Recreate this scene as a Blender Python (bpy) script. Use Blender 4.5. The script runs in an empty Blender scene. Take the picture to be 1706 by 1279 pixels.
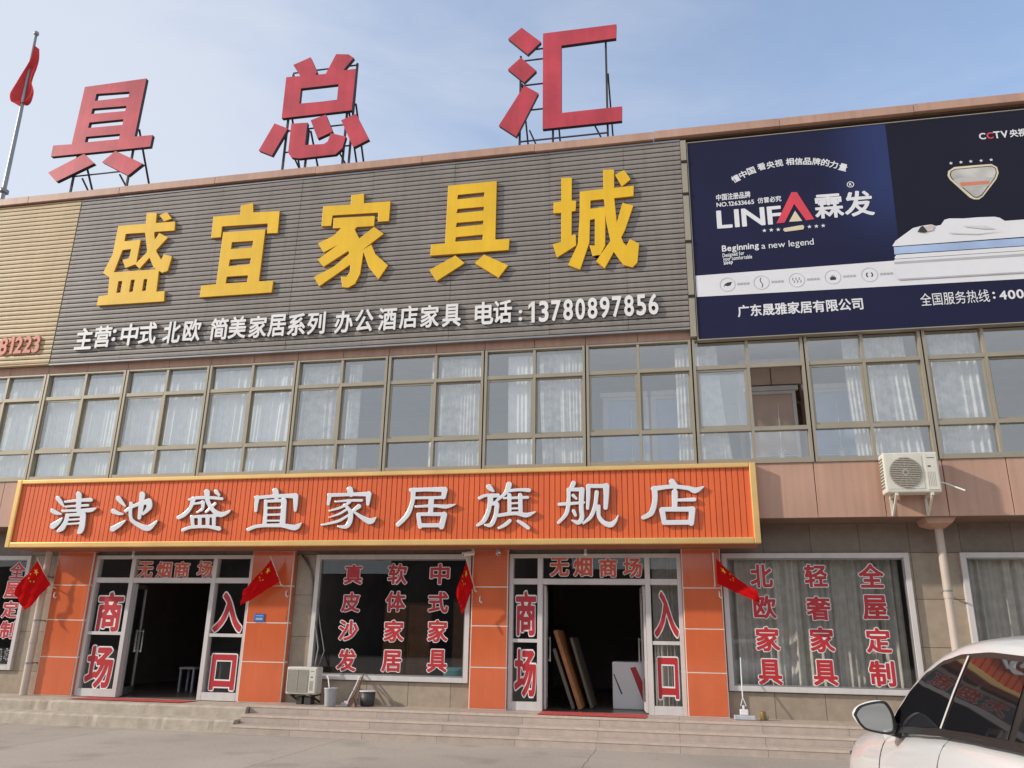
import bpy, math, random
import numpy as np
from mathutils import Vector, Matrix, Euler
from mathutils.geometry import delaunay_2d_cdt
R = math.radians
random.seed(7)
scene = bpy.context.scene
COL = scene.collection

# ---------------------------------------------------------------- camera
cam_d = bpy.data.cameras.new('camera')
cam = bpy.data.objects.new('camera', cam_d)
COL.objects.link(cam)
cam.location = (12.8644, -13.7422, 1.6061)
cam.rotation_euler = (1.8783351, -0.0161497, 0.1981694)
cam_d.sensor_width = 36.0
cam_d.lens = 1325.94 / 1706.0 * 36.0
cam_d.clip_start = 0.1
cam_d.clip_end = 3000
scene.camera = cam

# ---------------------------------------------------------------- light and exposure
SUN_DIR = Vector((-2.5, -1.0, 1.28)).normalized()      # towards the sun: left of the shop, a little in front of it
SUN_EL = math.asin(SUN_DIR.z)
SUN_AZ = math.atan2(SUN_DIR.x, SUN_DIR.y)
scene.view_settings.view_transform = 'Standard'
scene.view_settings.look = 'None'
scene.view_settings.gamma = 1.0
scene.view_settings.use_curve_mapping = False
scene.view_settings.exposure = 0.84
sun_d = bpy.data.lights.new('sun', 'SUN')
sun_d.energy = 2.0
sun_d.angle = R(1.6)
sun_d.color = (1.0, 0.92, 0.82)
sun = bpy.data.objects.new('sun', sun_d)
COL.objects.link(sun)
sun.rotation_euler = (-SUN_DIR).to_track_quat('-Z', 'Y').to_euler()
sun.location = (-40, -20, 30)

world = bpy.data.worlds.new('World')
scene.world = world
world.use_nodes = True
wn, wl = world.node_tree.nodes, world.node_tree.links
wn.clear()
def wnode(t, **k):
    n = wn.new(t)
    for a, b in k.items():
        setattr(n, a, b)
    return n
w_out = wnode('ShaderNodeOutputWorld')
w_bg = wnode('ShaderNodeBackground')
w_bg.inputs[1].default_value = 0.15
w_sky = wnode('ShaderNodeTexSky', sky_type='NISHITA', sun_disc=False)
w_sky.sun_elevation = SUN_EL
w_sky.sun_rotation = SUN_AZ
w_sky.air_density = 1.0
w_sky.dust_density = 0.6
w_sky.ozone_density = 2.0
# thin high cloud: thick to the left, breaking up into blue on the right
w_tc = wnode('ShaderNodeTexCoord')
w_map = wnode('ShaderNodeMapping')
w_map.inputs['Scale'].default_value = (1.0, 1.0, 2.6)
w_map.inputs['Rotation'].default_value = (0.0, 0.35, 0.4)
w_no = wnode('ShaderNodeTexNoise')
w_no.inputs['Scale'].default_value = 2.6
w_no.inputs['Detail'].default_value = 6.0
w_no.inputs['Roughness'].default_value = 0.56
w_no.inputs['Distortion'].default_value = 0.5
w_dot = wnode('ShaderNodeVectorMath', operation='DOT_PRODUCT')
w_dot.inputs[1].default_value = Vector((-0.92, 0.12, -0.42))
w_ma = wnode('ShaderNodeMath', operation='MULTIPLY_ADD')
w_ma.inputs[1].default_value = 0.95
w_ramp = wnode('ShaderNodeMapRange', interpolation_type='SMOOTHSTEP')
w_ramp.inputs['From Min'].default_value = 0.02
w_ramp.inputs['From Max'].default_value = 0.98
w_ramp.inputs['To Min'].default_value = 0.17
w_ramp.inputs['To Max'].default_value = 0.86
w_mix = wnode('ShaderNodeMix', data_type='RGBA')
w_mix.inputs['B'].default_value = (2.85, 3.0, 3.3, 1)
wl.new(w_tc.outputs['Generated'], w_map.inputs[0])
wl.new(w_map.outputs[0], w_no.inputs['Vector'])
wl.new(w_tc.outputs['Generated'], w_dot.inputs[0])
w_dot2 = wnode('ShaderNodeVectorMath', operation='DOT_PRODUCT')
w_dot2.inputs[1].default_value = Vector((-0.15, -0.75, 0.25))
w_max = wnode('ShaderNodeMath', operation='MAXIMUM')
wl.new(w_tc.outputs['Generated'], w_dot2.inputs[0])
wl.new(w_dot.outputs['Value'], w_max.inputs[0])
wl.new(w_dot2.outputs['Value'], w_max.inputs[1])
wl.new(w_max.outputs[0], w_ma.inputs[0])
wl.new(w_no.outputs[0], w_ma.inputs[2])
wl.new(w_ma.outputs[0], w_ramp.inputs['Value'])
wl.new(w_ramp.outputs[0], w_mix.inputs['Factor'])
wl.new(w_sky.outputs[0], w_mix.inputs['A'])
wl.new(w_mix.outputs['Result'], w_bg.inputs[0])
wl.new(w_bg.outputs[0], w_out.inputs[0])

# ---------------------------------------------------------------- materials
def mat(name, rgb, rough=0.6, metal=0.0, var=0.10, scale=2.0, bump=0.0, bscale=40.0, streak=0.0, spec=None, coat=0.0):
    m = bpy.data.materials.new(name)
    m.use_nodes = True
    nt = m.node_tree
    b = nt.nodes['Principled BSDF']
    b.inputs['Roughness'].default_value = rough
    b.inputs['Metallic'].default_value = metal
    if spec is not None:
        b.inputs['Specular IOR Level'].default_value = spec
    if coat:
        b.inputs['Coat Weight'].default_value = coat
        b.inputs['Coat Roughness'].default_value = 0.06
    geo = nt.nodes.new('ShaderNodeNewGeometry')
    n = nt.nodes.new('ShaderNodeTexNoise')
    n.inputs['Scale'].default_value = scale
    n.inputs['Detail'].default_value = 5.0
    nt.links.new(geo.outputs['Position'], n.inputs['Vector'])
    mr = nt.nodes.new('ShaderNodeMapRange')
    mr.inputs['From Min'].default_value = 0.3
    mr.inputs['From Max'].default_value = 0.7
    mr.inputs['To Min'].default_value = 1.0 - var
    mr.inputs['To Max'].default_value = 1.0 + var
    nt.links.new(n.outputs[0], mr.inputs['Value'])
    last = mr.outputs[0]
    if streak:                                   # rain streaks: noise stretched along the vertical
        mp = nt.nodes.new('ShaderNodeMapping')
        mp.inputs['Scale'].default_value = (9.0, 9.0, 0.5)
        nt.links.new(geo.outputs['Position'], mp.inputs[0])
        n2 = nt.nodes.new('ShaderNodeTexNoise')
        n2.inputs['Scale'].default_value = 1.0
        n2.inputs['Detail'].default_value = 3.0
        nt.links.new(mp.outputs[0], n2.inputs['Vector'])
        m2 = nt.nodes.new('ShaderNodeMapRange')
        m2.inputs['From Min'].default_value = 0.35
        m2.inputs['From Max'].default_value = 0.7
        m2.inputs['To Min'].default_value = 1.0 + streak * 0.4
        m2.inputs['To Max'].default_value = 1.0 - streak
        nt.links.new(n2.outputs[0], m2.inputs['Value'])
        mu = nt.nodes.new('ShaderNodeMath')
        mu.operation = 'MULTIPLY'
        nt.links.new(last, mu.inputs[0])
        nt.links.new(m2.outputs[0], mu.inputs[1])
        last = mu.outputs[0]
    mx = nt.nodes.new('ShaderNodeVectorMath')
    mx.operation = 'SCALE'
    mx.inputs[0].default_value = rgb
    nt.links.new(last, mx.inputs['Scale'])
    nt.links.new(mx.outputs[0], b.inputs['Base Color'])
    if bump:
        n3 = nt.nodes.new('ShaderNodeTexNoise')
        n3.inputs['Scale'].default_value = bscale
        n3.inputs['Detail'].default_value = 6.0
        nt.links.new(geo.outputs['Position'], n3.inputs['Vector'])
        bp = nt.nodes.new('ShaderNodeBump')
        bp.inputs['Strength'].default_value = bump
        bp.inputs['Distance'].default_value = 0.02
        nt.links.new(n3.outputs[0], bp.inputs['Height'])
        nt.links.new(bp.outputs[0], b.inputs['Normal'])
    return m

def glass(name, tint=(0.9, 0.93, 0.92), ior=1.6, rough=0.0, wob=0.0, refl=(1, 1, 1)):
    m = bpy.data.materials.new(name)
    m.use_nodes = True
    nt = m.node_tree
    nt.nodes.clear()
    out = nt.nodes.new('ShaderNodeOutputMaterial')
    mix = nt.nodes.new('ShaderNodeMixShader')
    # Schlick reflectance, the same from either side of the pane
    r0 = ((ior - 1) / (ior + 1)) ** 2
    gg = nt.nodes.new('ShaderNodeNewGeometry')
    dt = nt.nodes.new('ShaderNodeVectorMath')
    dt.operation = 'DOT_PRODUCT'
    nt.links.new(gg.outputs['Normal'], dt.inputs[0])
    nt.links.new(gg.outputs['Incoming'], dt.inputs[1])
    def mth(op, a, b=None):
        q = nt.nodes.new('ShaderNodeMath')
        q.operation = op
        for k, v in enumerate((a, b)):
            if v is None:
                continue
            if isinstance(v, (int, float)):
                q.inputs[k].default_value = v
            else:
                nt.links.new(v, q.inputs[k])
        return q.outputs[0]
    fac = mth('ADD', mth('MULTIPLY', mth('POWER', mth('SUBTRACT', 1.0, mth('ABSOLUTE', dt.outputs['Value'])), 5.0), 1 - r0), r0)
    tr = nt.nodes.new('ShaderNodeBsdfTransparent')
    tr.inputs[0].default_value = (*tint, 1)
    gl = nt.nodes.new('ShaderNodeBsdfGlossy')
    gl.inputs['Roughness'].default_value = rough
    gl.inputs['Color'].default_value = (*refl, 1)
    if wob:
        geo = nt.nodes.new('ShaderNodeNewGeometry')
        n = nt.nodes.new('ShaderNodeTexNoise')
        n.inputs['Scale'].default_value = 1.3
        n.inputs['Detail'].default_value = 1.0
        nt.links.new(geo.outputs['Position'], n.inputs['Vector'])
        bp = nt.nodes.new('ShaderNodeBump')
        bp.inputs['Strength'].default_value = wob
        bp.inputs['Distance'].default_value = 0.01
        nt.links.new(n.outputs[0], bp.inputs['Height'])
        nt.links.new(bp.outputs[0], gl.inputs['Normal'])
    nt.links.new(fac, mix.inputs[0])
    nt.links.new(tr.outputs[0], mix.inputs[1])
    nt.links.new(gl.outputs[0], mix.inputs[2])
    nt.links.new(mix.outputs[0], out.inputs[0])
    return m

def cloth_mat(name, rgb, trans=0.35, see=0.0, pattern=0.0):
    m = bpy.data.materials.new(name)
    m.use_nodes = True
    nt = m.node_tree
    nt.nodes.clear()
    out = nt.nodes.new('ShaderNodeOutputMaterial')
    d = nt.nodes.new('ShaderNodeBsdfDiffuse')
    t = nt.nodes.new('ShaderNodeBsdfTranslucent')
    geo = nt.nodes.new('ShaderNodeNewGeometry')
    n = nt.nodes.new('ShaderNodeTexNoise')
    n.inputs['Scale'].default_value = 7.0
    n.inputs['Detail'].default_value = 4.0
    nt.links.new(geo.outputs['Position'], n.inputs['Vector'])
    mr = nt.nodes.new('ShaderNodeMapRange')
    mr.inputs['From Min'].default_value = 0.35
    mr.inputs['From Max'].default_value = 0.65
    mr.inputs['To Min'].default_value = 1.0 - pattern - 0.05
    mr.inputs['To Max'].default_value = 1.05
    nt.links.new(n.outputs[0], mr.inputs['Value'])
    sc = nt.nodes.new('ShaderNodeVectorMath')
    sc.operation = 'SCALE'
    sc.inputs[0].default_value = rgb
    nt.links.new(mr.outputs[0], sc.inputs['Scale'])
    nt.links.new(sc.outputs[0], d.inputs[0])
    nt.links.new(sc.outputs[0], t.inputs[0])
    mx = nt.nodes.new('ShaderNodeMixShader')
    mx.inputs[0].default_value = trans
    nt.links.new(d.outputs[0], mx.inputs[1])
    nt.links.new(t.outputs[0], mx.inputs[2])
    last = mx
    if see:
        tp = nt.nodes.new('ShaderNodeBsdfTransparent')
        m2 = nt.nodes.new('ShaderNodeMixShader')
        m2.inputs[0].default_value = see
        nt.links.new(mx.outputs[0], m2.inputs[1])
        nt.links.new(tp.outputs[0], m2.inputs[2])
        last = m2
    nt.links.new(last.outputs[0], out.inputs[0])
    return m

def tile_mat(name, rgb, joint, bw, bh, x0=0.0, z0=0.0, mortar=0.006, rough=0.35, tone=0.10, axes='xz', offset=0.0, bump=0.3):
    """tiles laid out in metres on the real wall"""
    m = bpy.data.materials.new(name)
    m.use_nodes = True
    nt = m.node_tree
    b = nt.nodes['Principled BSDF']
    b.inputs['Roughness'].default_value = rough
    geo = nt.nodes.new('ShaderNodeNewGeometry')
    sp = nt.nodes.new('ShaderNodeSeparateXYZ')
    cb = nt.nodes.new('ShaderNodeCombineXYZ')
    nt.links.new(geo.outputs['Position'], sp.inputs[0])
    ids = {'x': 0, 'y': 1, 'z': 2}
    for k, (ax, o) in enumerate(zip(axes, (x0, z0))):
        a = nt.nodes.new('ShaderNodeMath')
        a.operation = 'SUBTRACT'
        a.inputs[1].default_value = o - 100 * (bw if k == 0 else bh)
        nt.links.new(sp.outputs[ids[ax]], a.inputs[0])
        nt.links.new(a.outputs[0], cb.inputs[k])
    br = nt.nodes.new('ShaderNodeTexBrick')
    br.offset = offset
    br.inputs['Scale'].default_value = 1.0
    br.inputs['Mortar Size'].default_value = mortar
    br.inputs['Mortar Smooth'].default_value = 0.2
    br.inputs['Bias'].default_value = 0.0
    br.inputs['Brick Width'].default_value = bw
    br.inputs['Row Height'].default_value = bh
    br.inputs['Color1'].default_value = (*[c * (1 - tone) for c in rgb], 1)
    br.inputs['Color2'].default_value = (*[c * (1 + tone) for c in rgb], 1)
    br.inputs['Mortar'].default_value = (*joint, 1)
    nt.links.new(cb.outputs[0], br.inputs['Vector'])
    n = nt.nodes.new('ShaderNodeTexNoise')
    n.inputs['Scale'].default_value = 6.0
    n.inputs['Detail'].default_value = 7.0
    n.inputs['Roughness'].default_value = 0.65
    nt.links.new(geo.outputs['Position'], n.inputs['Vector'])
    mr = nt.nodes.new('ShaderNodeMapRange')
    mr.inputs['From Min'].default_value = 0.3
    mr.inputs['From Max'].default_value = 0.7
    mr.inputs['To Min'].default_value = 0.86
    mr.inputs['To Max'].default_value = 1.12
    nt.links.new(n.outputs[0], mr.inputs['Value'])
    sc = nt.nodes.new('ShaderNodeVectorMath')
    sc.operation = 'SCALE'
    nt.links.new(br.outputs['Color'], sc.inputs[0])
    nt.links.new(mr.outputs[0], sc.inputs['Scale'])
    nt.links.new(sc.outputs[0], b.inputs['Base Color'])
    bp = nt.nodes.new('ShaderNodeBump')
    bp.inputs['Strength'].default_value = bump
    bp.inputs['Distance'].default_value = 0.01
    bp.invert = True
    nt.links.new(br.outputs['Fac'], bp.inputs['Height'])
    nt.links.new(bp.outputs[0], b.inputs['Normal'])
    return m

M = {}
M['salmon'] = mat('salmon_panel', (0.48, 0.285, 0.205), 0.5, var=0.10, scale=0.9, streak=0.12)
M['salmon_dark'] = mat('salmon_joint', (0.10, 0.055, 0.04), 0.8)
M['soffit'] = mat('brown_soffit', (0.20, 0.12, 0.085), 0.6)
M['wall'] = tile_mat('beige_stone_tile', (0.36, 0.29, 0.215), (0.12, 0.09, 0.065), 0.785, 0.75, 15.13, 0.80)
M['header'] = tile_mat('shaded_fascia_tile', (0.21, 0.16, 0.12), (0.08, 0.06, 0.045), 0.785, 0.75, 15.13, 0.80)  # wall tile in darker brown: the overhang's shade is put into the colour
M['under'] = mat('shaded_sign_underside', (0.36, 0.125, 0.06), 0.5)  # sign orange browned down, shade under the sign painted in
M['pane_trim'] = mat('bright_trim', (0.62, 0.60, 0.58), 0.3)
M['render'] = mat('plain_render', (0.4, 0.34, 0.28), 0.85)
M['roof'] = mat('roof_felt', (0.12, 0.11, 0.10), 0.9)
M['alu'] = mat('champagne_aluminium', (0.36, 0.315, 0.235), 0.42, 0.35, var=0.06)
M['alu_w'] = mat('white_aluminium', (0.62, 0.585, 0.56), 0.4, 0.0, var=0.05, streak=0.06)
M['alu_g'] = mat('grey_aluminium', (0.30, 0.295, 0.285), 0.35, 0.5)
M['glass_u'] = glass('upper_window_glass', (0.93, 0.95, 0.95), 3.5, 0.0, 0.05, (1.0, 0.985, 0.93))
M['glass_l'] = glass('shopfront_glass', (0.93, 0.94, 0.93), 1.7)
M['orange'] = mat('orange_tile', (0.64, 0.14, 0.05), 0.14, var=0.08, scale=1.5, streak=0.05, coat=0.6)
M['joint_w'] = mat('pale_tile_joint', (0.78, 0.70, 0.62), 0.7)
M['slat_g'] = mat('grey_slat', (0.25, 0.222, 0.198), 0.5, 0.0, var=0.10, scale=1.0, streak=0.10)
M['slat_b'] = mat('beige_slat', (0.53, 0.40, 0.225), 0.5, 0.0, var=0.08, scale=1.0, streak=0.08)
M['gap'] = mat('dark_gap', (0.02, 0.018, 0.016), 0.9)
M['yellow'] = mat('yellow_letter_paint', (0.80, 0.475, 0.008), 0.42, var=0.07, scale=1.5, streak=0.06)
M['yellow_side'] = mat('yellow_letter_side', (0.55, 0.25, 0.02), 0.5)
M['white_l'] = mat('white_letter_plastic', (0.80, 0.77, 0.74), 0.4, var=0.05)
M['white_m'] = mat('white_metal_letter', (0.74, 0.74, 0.75), 0.3, 0.15, var=0.05)
M['edge_g'] = mat('letter_return_grey', (0.33, 0.32, 0.32), 0.35, 0.6)
M['roof_red'] = mat('faded_red_sheet', (0.49, 0.045, 0.065), 0.45, var=0.18, scale=1.6, streak=0.12)
M['rust'] = mat('dark_angle_iron', (0.055, 0.045, 0.045), 0.7, 0.3)
M['gold'] = mat('gold_trim', (0.88, 0.56, 0.21), 0.30, 0.75, var=0.08)
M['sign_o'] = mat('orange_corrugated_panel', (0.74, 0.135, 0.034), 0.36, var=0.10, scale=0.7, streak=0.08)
M['navy'] = mat('navy_print', (0.013, 0.014, 0.046), 0.5, spec=0.2, var=0.12, scale=0.6)
def navy_fade():
    """the print itself runs from navy to a brighter blue beside the dark panel"""
    nt = M['navy'].node_tree
    b = nt.nodes['Principled BSDF']
    src = b.inputs['Base Color'].links[0].from_socket
    geo = nt.nodes.new('ShaderNodeNewGeometry')
    sp = nt.nodes.new('ShaderNodeSeparateXYZ')
    nt.links.new(geo.outputs['Position'], sp.inputs[0])
    fs = []
    for ax, lo, hi in ((0, 15.7, 16.95), (2, 7.9, 9.6)):
        r = nt.nodes.new('ShaderNodeMapRange')
        r.interpolation_type = 'SMOOTHSTEP'
        r.inputs['From Min'].default_value = lo
        r.inputs['From Max'].default_value = hi
        nt.links.new(sp.outputs[ax], r.inputs['Value'])
        fs.append(r.outputs[0])
    mu = nt.nodes.new('ShaderNodeMath')
    mu.operation = 'MULTIPLY'
    nt.links.new(fs[0], mu.inputs[0])
    nt.links.new(fs[1], mu.inputs[1])
    mx = nt.nodes.new('ShaderNodeMix')
    mx.data_type = 'RGBA'
    mx.inputs['B'].default_value = (0.026, 0.040, 0.13, 1)
    nt.links.new(mu.outputs[0], mx.inputs['Factor'])
    nt.links.new(src, mx.inputs['A'])
    nt.links.new(mx.outputs['Result'], b.inputs['Base Color'])
navy_fade()
M['conduit'] = mat('grey_conduit', (0.17, 0.155, 0.15), 0.5)
M['navy_d'] = mat('dark_navy_print', (0.010, 0.010, 0.022), 0.5, spec=0.2, var=0.12, scale=0.6)
M['print_w'] = mat('white_print', (0.74, 0.73, 0.74), 0.4, var=0.03)
M['print_g'] = mat('grey_print', (0.45, 0.45, 0.44), 0.4)
M['print_f'] = mat('fold_print', (0.60, 0.59, 0.58), 0.4)
M['print_k'] = mat('black_print', (0.03, 0.03, 0.03), 0.4)
M['print_r'] = mat('red_print', (0.66, 0.05, 0.075), 0.4)
M['print_c'] = mat('cream_print', (0.68, 0.58, 0.40), 0.4)
M['print_b'] = mat('pale_blue_print', (0.36, 0.47, 0.68), 0.4, var=0.12, scale=2)
M['print_o'] = mat('orange_print', (0.62, 0.20, 0.10), 0.4)
M['print_s'] = mat('skin_print', (0.62, 0.52, 0.47), 0.4)
M['print_h'] = mat('silver_print', (0.50, 0.48, 0.44), 0.3, var=0.25, scale=3)
M['stick_r'] = mat('red_sticker', (0.47, 0.025, 0.03), 0.4, var=0.05)
M['stick_o'] = mat('orange_red_sticker', (0.62, 0.10, 0.05), 0.4, var=0.05)
M['stick_w'] = mat('white_sticker', (0.82, 0.80, 0.78), 0.4, var=0.04)
M['red_num'] = mat('faded_red_digit', (0.58, 0.20, 0.13), 0.5)
M['flag_r'] = cloth_mat('flag_red_cloth', (0.62, 0.012, 0.014), 0.35)
M['flag_f'] = cloth_mat('flag_hazed_cloth', (0.62, 0.07, 0.075), 0.4)  # paler than the column flags: haze mixed into the red
M['flag_y'] = mat('flag_yellow', (0.75, 0.50, 0.02), 0.7)
M['wood_pole'] = mat('pale_wood_pole', (0.62, 0.55, 0.45), 0.5)
M['steel'] = mat('galvanised_steel', (0.30, 0.29, 0.29), 0.45, 0.6)
M['ac'] = mat('cream_appliance_paint', (0.66, 0.63, 0.54), 0.42, var=0.05, streak=0.05)
M['ac_grille'] = mat('appliance_grille', (0.40, 0.365, 0.30), 0.6, var=0.08)
M['ac_back'] = mat('appliance_fan_shadow', (0.22, 0.20, 0.165), 0.7)
M['ac_dark'] = mat('appliance_dark', (0.05, 0.048, 0.04), 0.7)
M['pvc'] = mat('beige_pvc', (0.56, 0.47, 0.39), 0.45, var=0.08, streak=0.1)
M['plate_b'] = mat('blue_enamel', (0.03, 0.14, 0.44), 0.35)
M['mat_red'] = mat('red_carpet', (0.55, 0.07, 0.06), 0.95, var=0.12, scale=12, bump=0.4, bscale=300)
M['granite'] = tile_mat('pink_granite', (0.46, 0.375, 0.315), (0.20, 0.15, 0.12), 1.25, 5.0, 0.3, -2.0, 0.004, 0.5, 0.07, 'xz', 0.0, 0.1)
M['granite_e'] = mat('pale_step_edge', (0.56, 0.46, 0.37), 0.45, var=0.1, scale=9)
M['conc_old'] = mat('worn_concrete', (0.45, 0.385, 0.305), 0.9, var=0.15, scale=5.0, bump=0.4, bscale=30)
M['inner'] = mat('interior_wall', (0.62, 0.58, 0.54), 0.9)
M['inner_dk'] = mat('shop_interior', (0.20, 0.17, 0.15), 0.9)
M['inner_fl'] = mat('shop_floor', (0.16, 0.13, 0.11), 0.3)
M['sheer'] = cloth_mat('white_sheer', (0.93, 0.94, 0.93), 0.12, 0.02)
M['lace'] = cloth_mat('grey_white_lace', (0.84, 0.825, 0.795), 0.15, 0.04, 0.22)
M['drape'] = cloth_mat('taupe_drape', (0.62, 0.585, 0.53), 0.2, 0.0, 0.1)
M['white_p'] = mat('white_plastic', (0.75, 0.74, 0.73), 0.4)
M['grey_p'] = mat('grey_plastic', (0.45, 0.46, 0.49), 0.5, var=0.12, scale=6)
M['dark_p'] = mat('dark_plastic', (0.05, 0.045, 0.045), 0.5)
M['stick'] = mat('brown_wood', (0.20, 0.10, 0.06), 0.7)
M['plank'] = mat('orange_wood', (0.45, 0.19, 0.07), 0.5, var=0.2, scale=5)
M['brown_panel'] = mat('brown_door_panel', (0.56, 0.40, 0.31), 0.5, var=0.12, scale=2)
M['cab'] = mat('brown_cabinet', (0.52, 0.35, 0.25), 0.5, var=0.12, scale=3)
M['board'] = mat('grey_board', (0.18, 0.15, 0.11), 0.6)
M['can'] = mat('brown_can', (0.25, 0.16, 0.05), 0.4, 0.3)
M['teal'] = mat('teal_fabric', (0.05, 0.20, 0.22), 0.7)
M['car'] = mat('white_car_paint', (0.70, 0.70, 0.69), 0.28, var=0.012, scale=1.0, coat=0.8)
M['car_glass'] = mat('tinted_car_glass', (0.012, 0.012, 0.014), 0.02, var=0.0, spec=1.0)
M['car_blk'] = mat('black_trim', (0.02, 0.02, 0.02), 0.35)
M['chrome'] = mat('chrome', (0.75, 0.73, 0.70), 0.12, 1.0, var=0.02)
M['mirror'] = mat('mirror_glass', (0.62, 0.66, 0.68), 0.03, 1.0, var=0.0)
M['tyre'] = mat('tyre_rubber', (0.02, 0.02, 0.02), 0.85)
M['lamp'] = mat('clear_lamp', (0.6, 0.6, 0.62), 0.05, 0.4)
M['lamp_r'] = mat('red_lamp', (0.4, 0.01, 0.01), 0.1)
M['far'] = mat('far_facade', (0.16, 0.13, 0.11), 0.9, var=0.3, scale=0.3)

def ground_mat():
    m = mat('pale_concrete_paving', (0.41, 0.36, 0.305), 0.85, var=0.12, scale=0.35, bump=0.25, bscale=60)
    nt = m.node_tree
    b = nt.nodes['Principled BSDF']
    src = b.inputs['Base Color'].links[0].from_socket
    geo = nt.nodes.new('ShaderNodeNewGeometry')
    # fine speckle
    n = nt.nodes.new('ShaderNodeTexNoise')
    n.inputs['Scale'].default_value = 22.0
    n.inputs['Detail'].default_value = 8.0
    n.inputs['Roughness'].default_value = 0.75
    nt.links.new(geo.outputs['Position'], n.inputs['Vector'])
    mr = nt.nodes.new('ShaderNodeMapRange')
    mr.inputs['From Min'].default_value = 0.3
    mr.inputs['From Max'].default_value = 0.7
    mr.inputs['To Min'].default_value = 0.84
    mr.inputs['To Max'].default_value = 1.14
    nt.links.new(n.outputs[0], mr.inputs['Value'])
    # dark stains
    n2 = nt.nodes.new('ShaderNodeTexNoise')
    n2.inputs['Scale'].default_value = 1.1
    n2.inputs['Detail'].default_value = 6.0
    nt.links.new(geo.outputs['Position'], n2.inputs['Vector'])
    m2 = nt.nodes.new('ShaderNodeMapRange')
    m2.inputs['From Min'].default_value = 0.56
    m2.inputs['From Max'].default_value = 0.72
    m2.inputs['To Min'].default_value = 1.0
    m2.inputs['To Max'].default_value = 0.78
    nt.links.new(n2.outputs[0], m2.inputs['Value'])
    # joints between the poured slabs, a little wavy
    w = nt.nodes.new('ShaderNodeTexNoise')
    w.inputs['Scale'].default_value = 1.5
    nt.links.new(geo.outputs['Position'], w.inputs['Vector'])
    wm = nt.nodes.new('ShaderNodeVectorMath')
    wm.operation = 'MULTIPLY_ADD'
    wm.inputs[1].default_value = (0.10, 0.10, 0)
    nt.links.new(w.outputs['Color'], wm.inputs[0])
    nt.links.new(geo.outputs['Position'], wm.inputs[2])
    mp = nt.nodes.new('ShaderNodeMapping')
    mp.inputs['Location'].default_value = (200 - 5.05, 200 + 0.6 + 0.05, 0)
    nt.links.new(wm.outputs[0], mp.inputs[0])
    br = nt.nodes.new('ShaderNodeTexBrick')
    br.offset = 0.0
    br.inputs['Scale'].default_value = 1.0
    br.inputs['Brick Width'].default_value = 4.05
    br.inputs['Row Height'].default_value = 5.0
    br.inputs['Mortar Size'].default_value = 0.009
    br.inputs['Mortar Smooth'].default_value = 0.3
    br.inputs['Color1'].default_value = (1, 1, 1, 1)
    br.inputs['Color2'].default_value = (0.95, 0.94, 0.93, 1)
    br.inputs['Mortar'].default_value = (0.5, 0.46, 0.42, 1)
    nt.links.new(mp.outputs[0], br.inputs['Vector'])
    a = nt.nodes.new('ShaderNodeMath')
    a.operation = 'MULTIPLY'
    nt.links.new(mr.outputs[0], a.inputs[0])
    nt.links.new(m2.outputs[0], a.inputs[1])
    s = nt.nodes.new('ShaderNodeVectorMath')
    s.operation = 'SCALE'
    nt.links.new(src, s.inputs[0])
    nt.links.new(a.outputs[0], s.inputs['Scale'])
    p = nt.nodes.new('ShaderNodeVectorMath')
    p.operation = 'MULTIPLY'
    nt.links.new(s.outputs[0], p.inputs[0])
    nt.links.new(br.outputs['Color'], p.inputs[1])
    nt.links.new(p.outputs[0], b.inputs['Base Color'])
    return m
M['ground'] = ground_mat()

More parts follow.
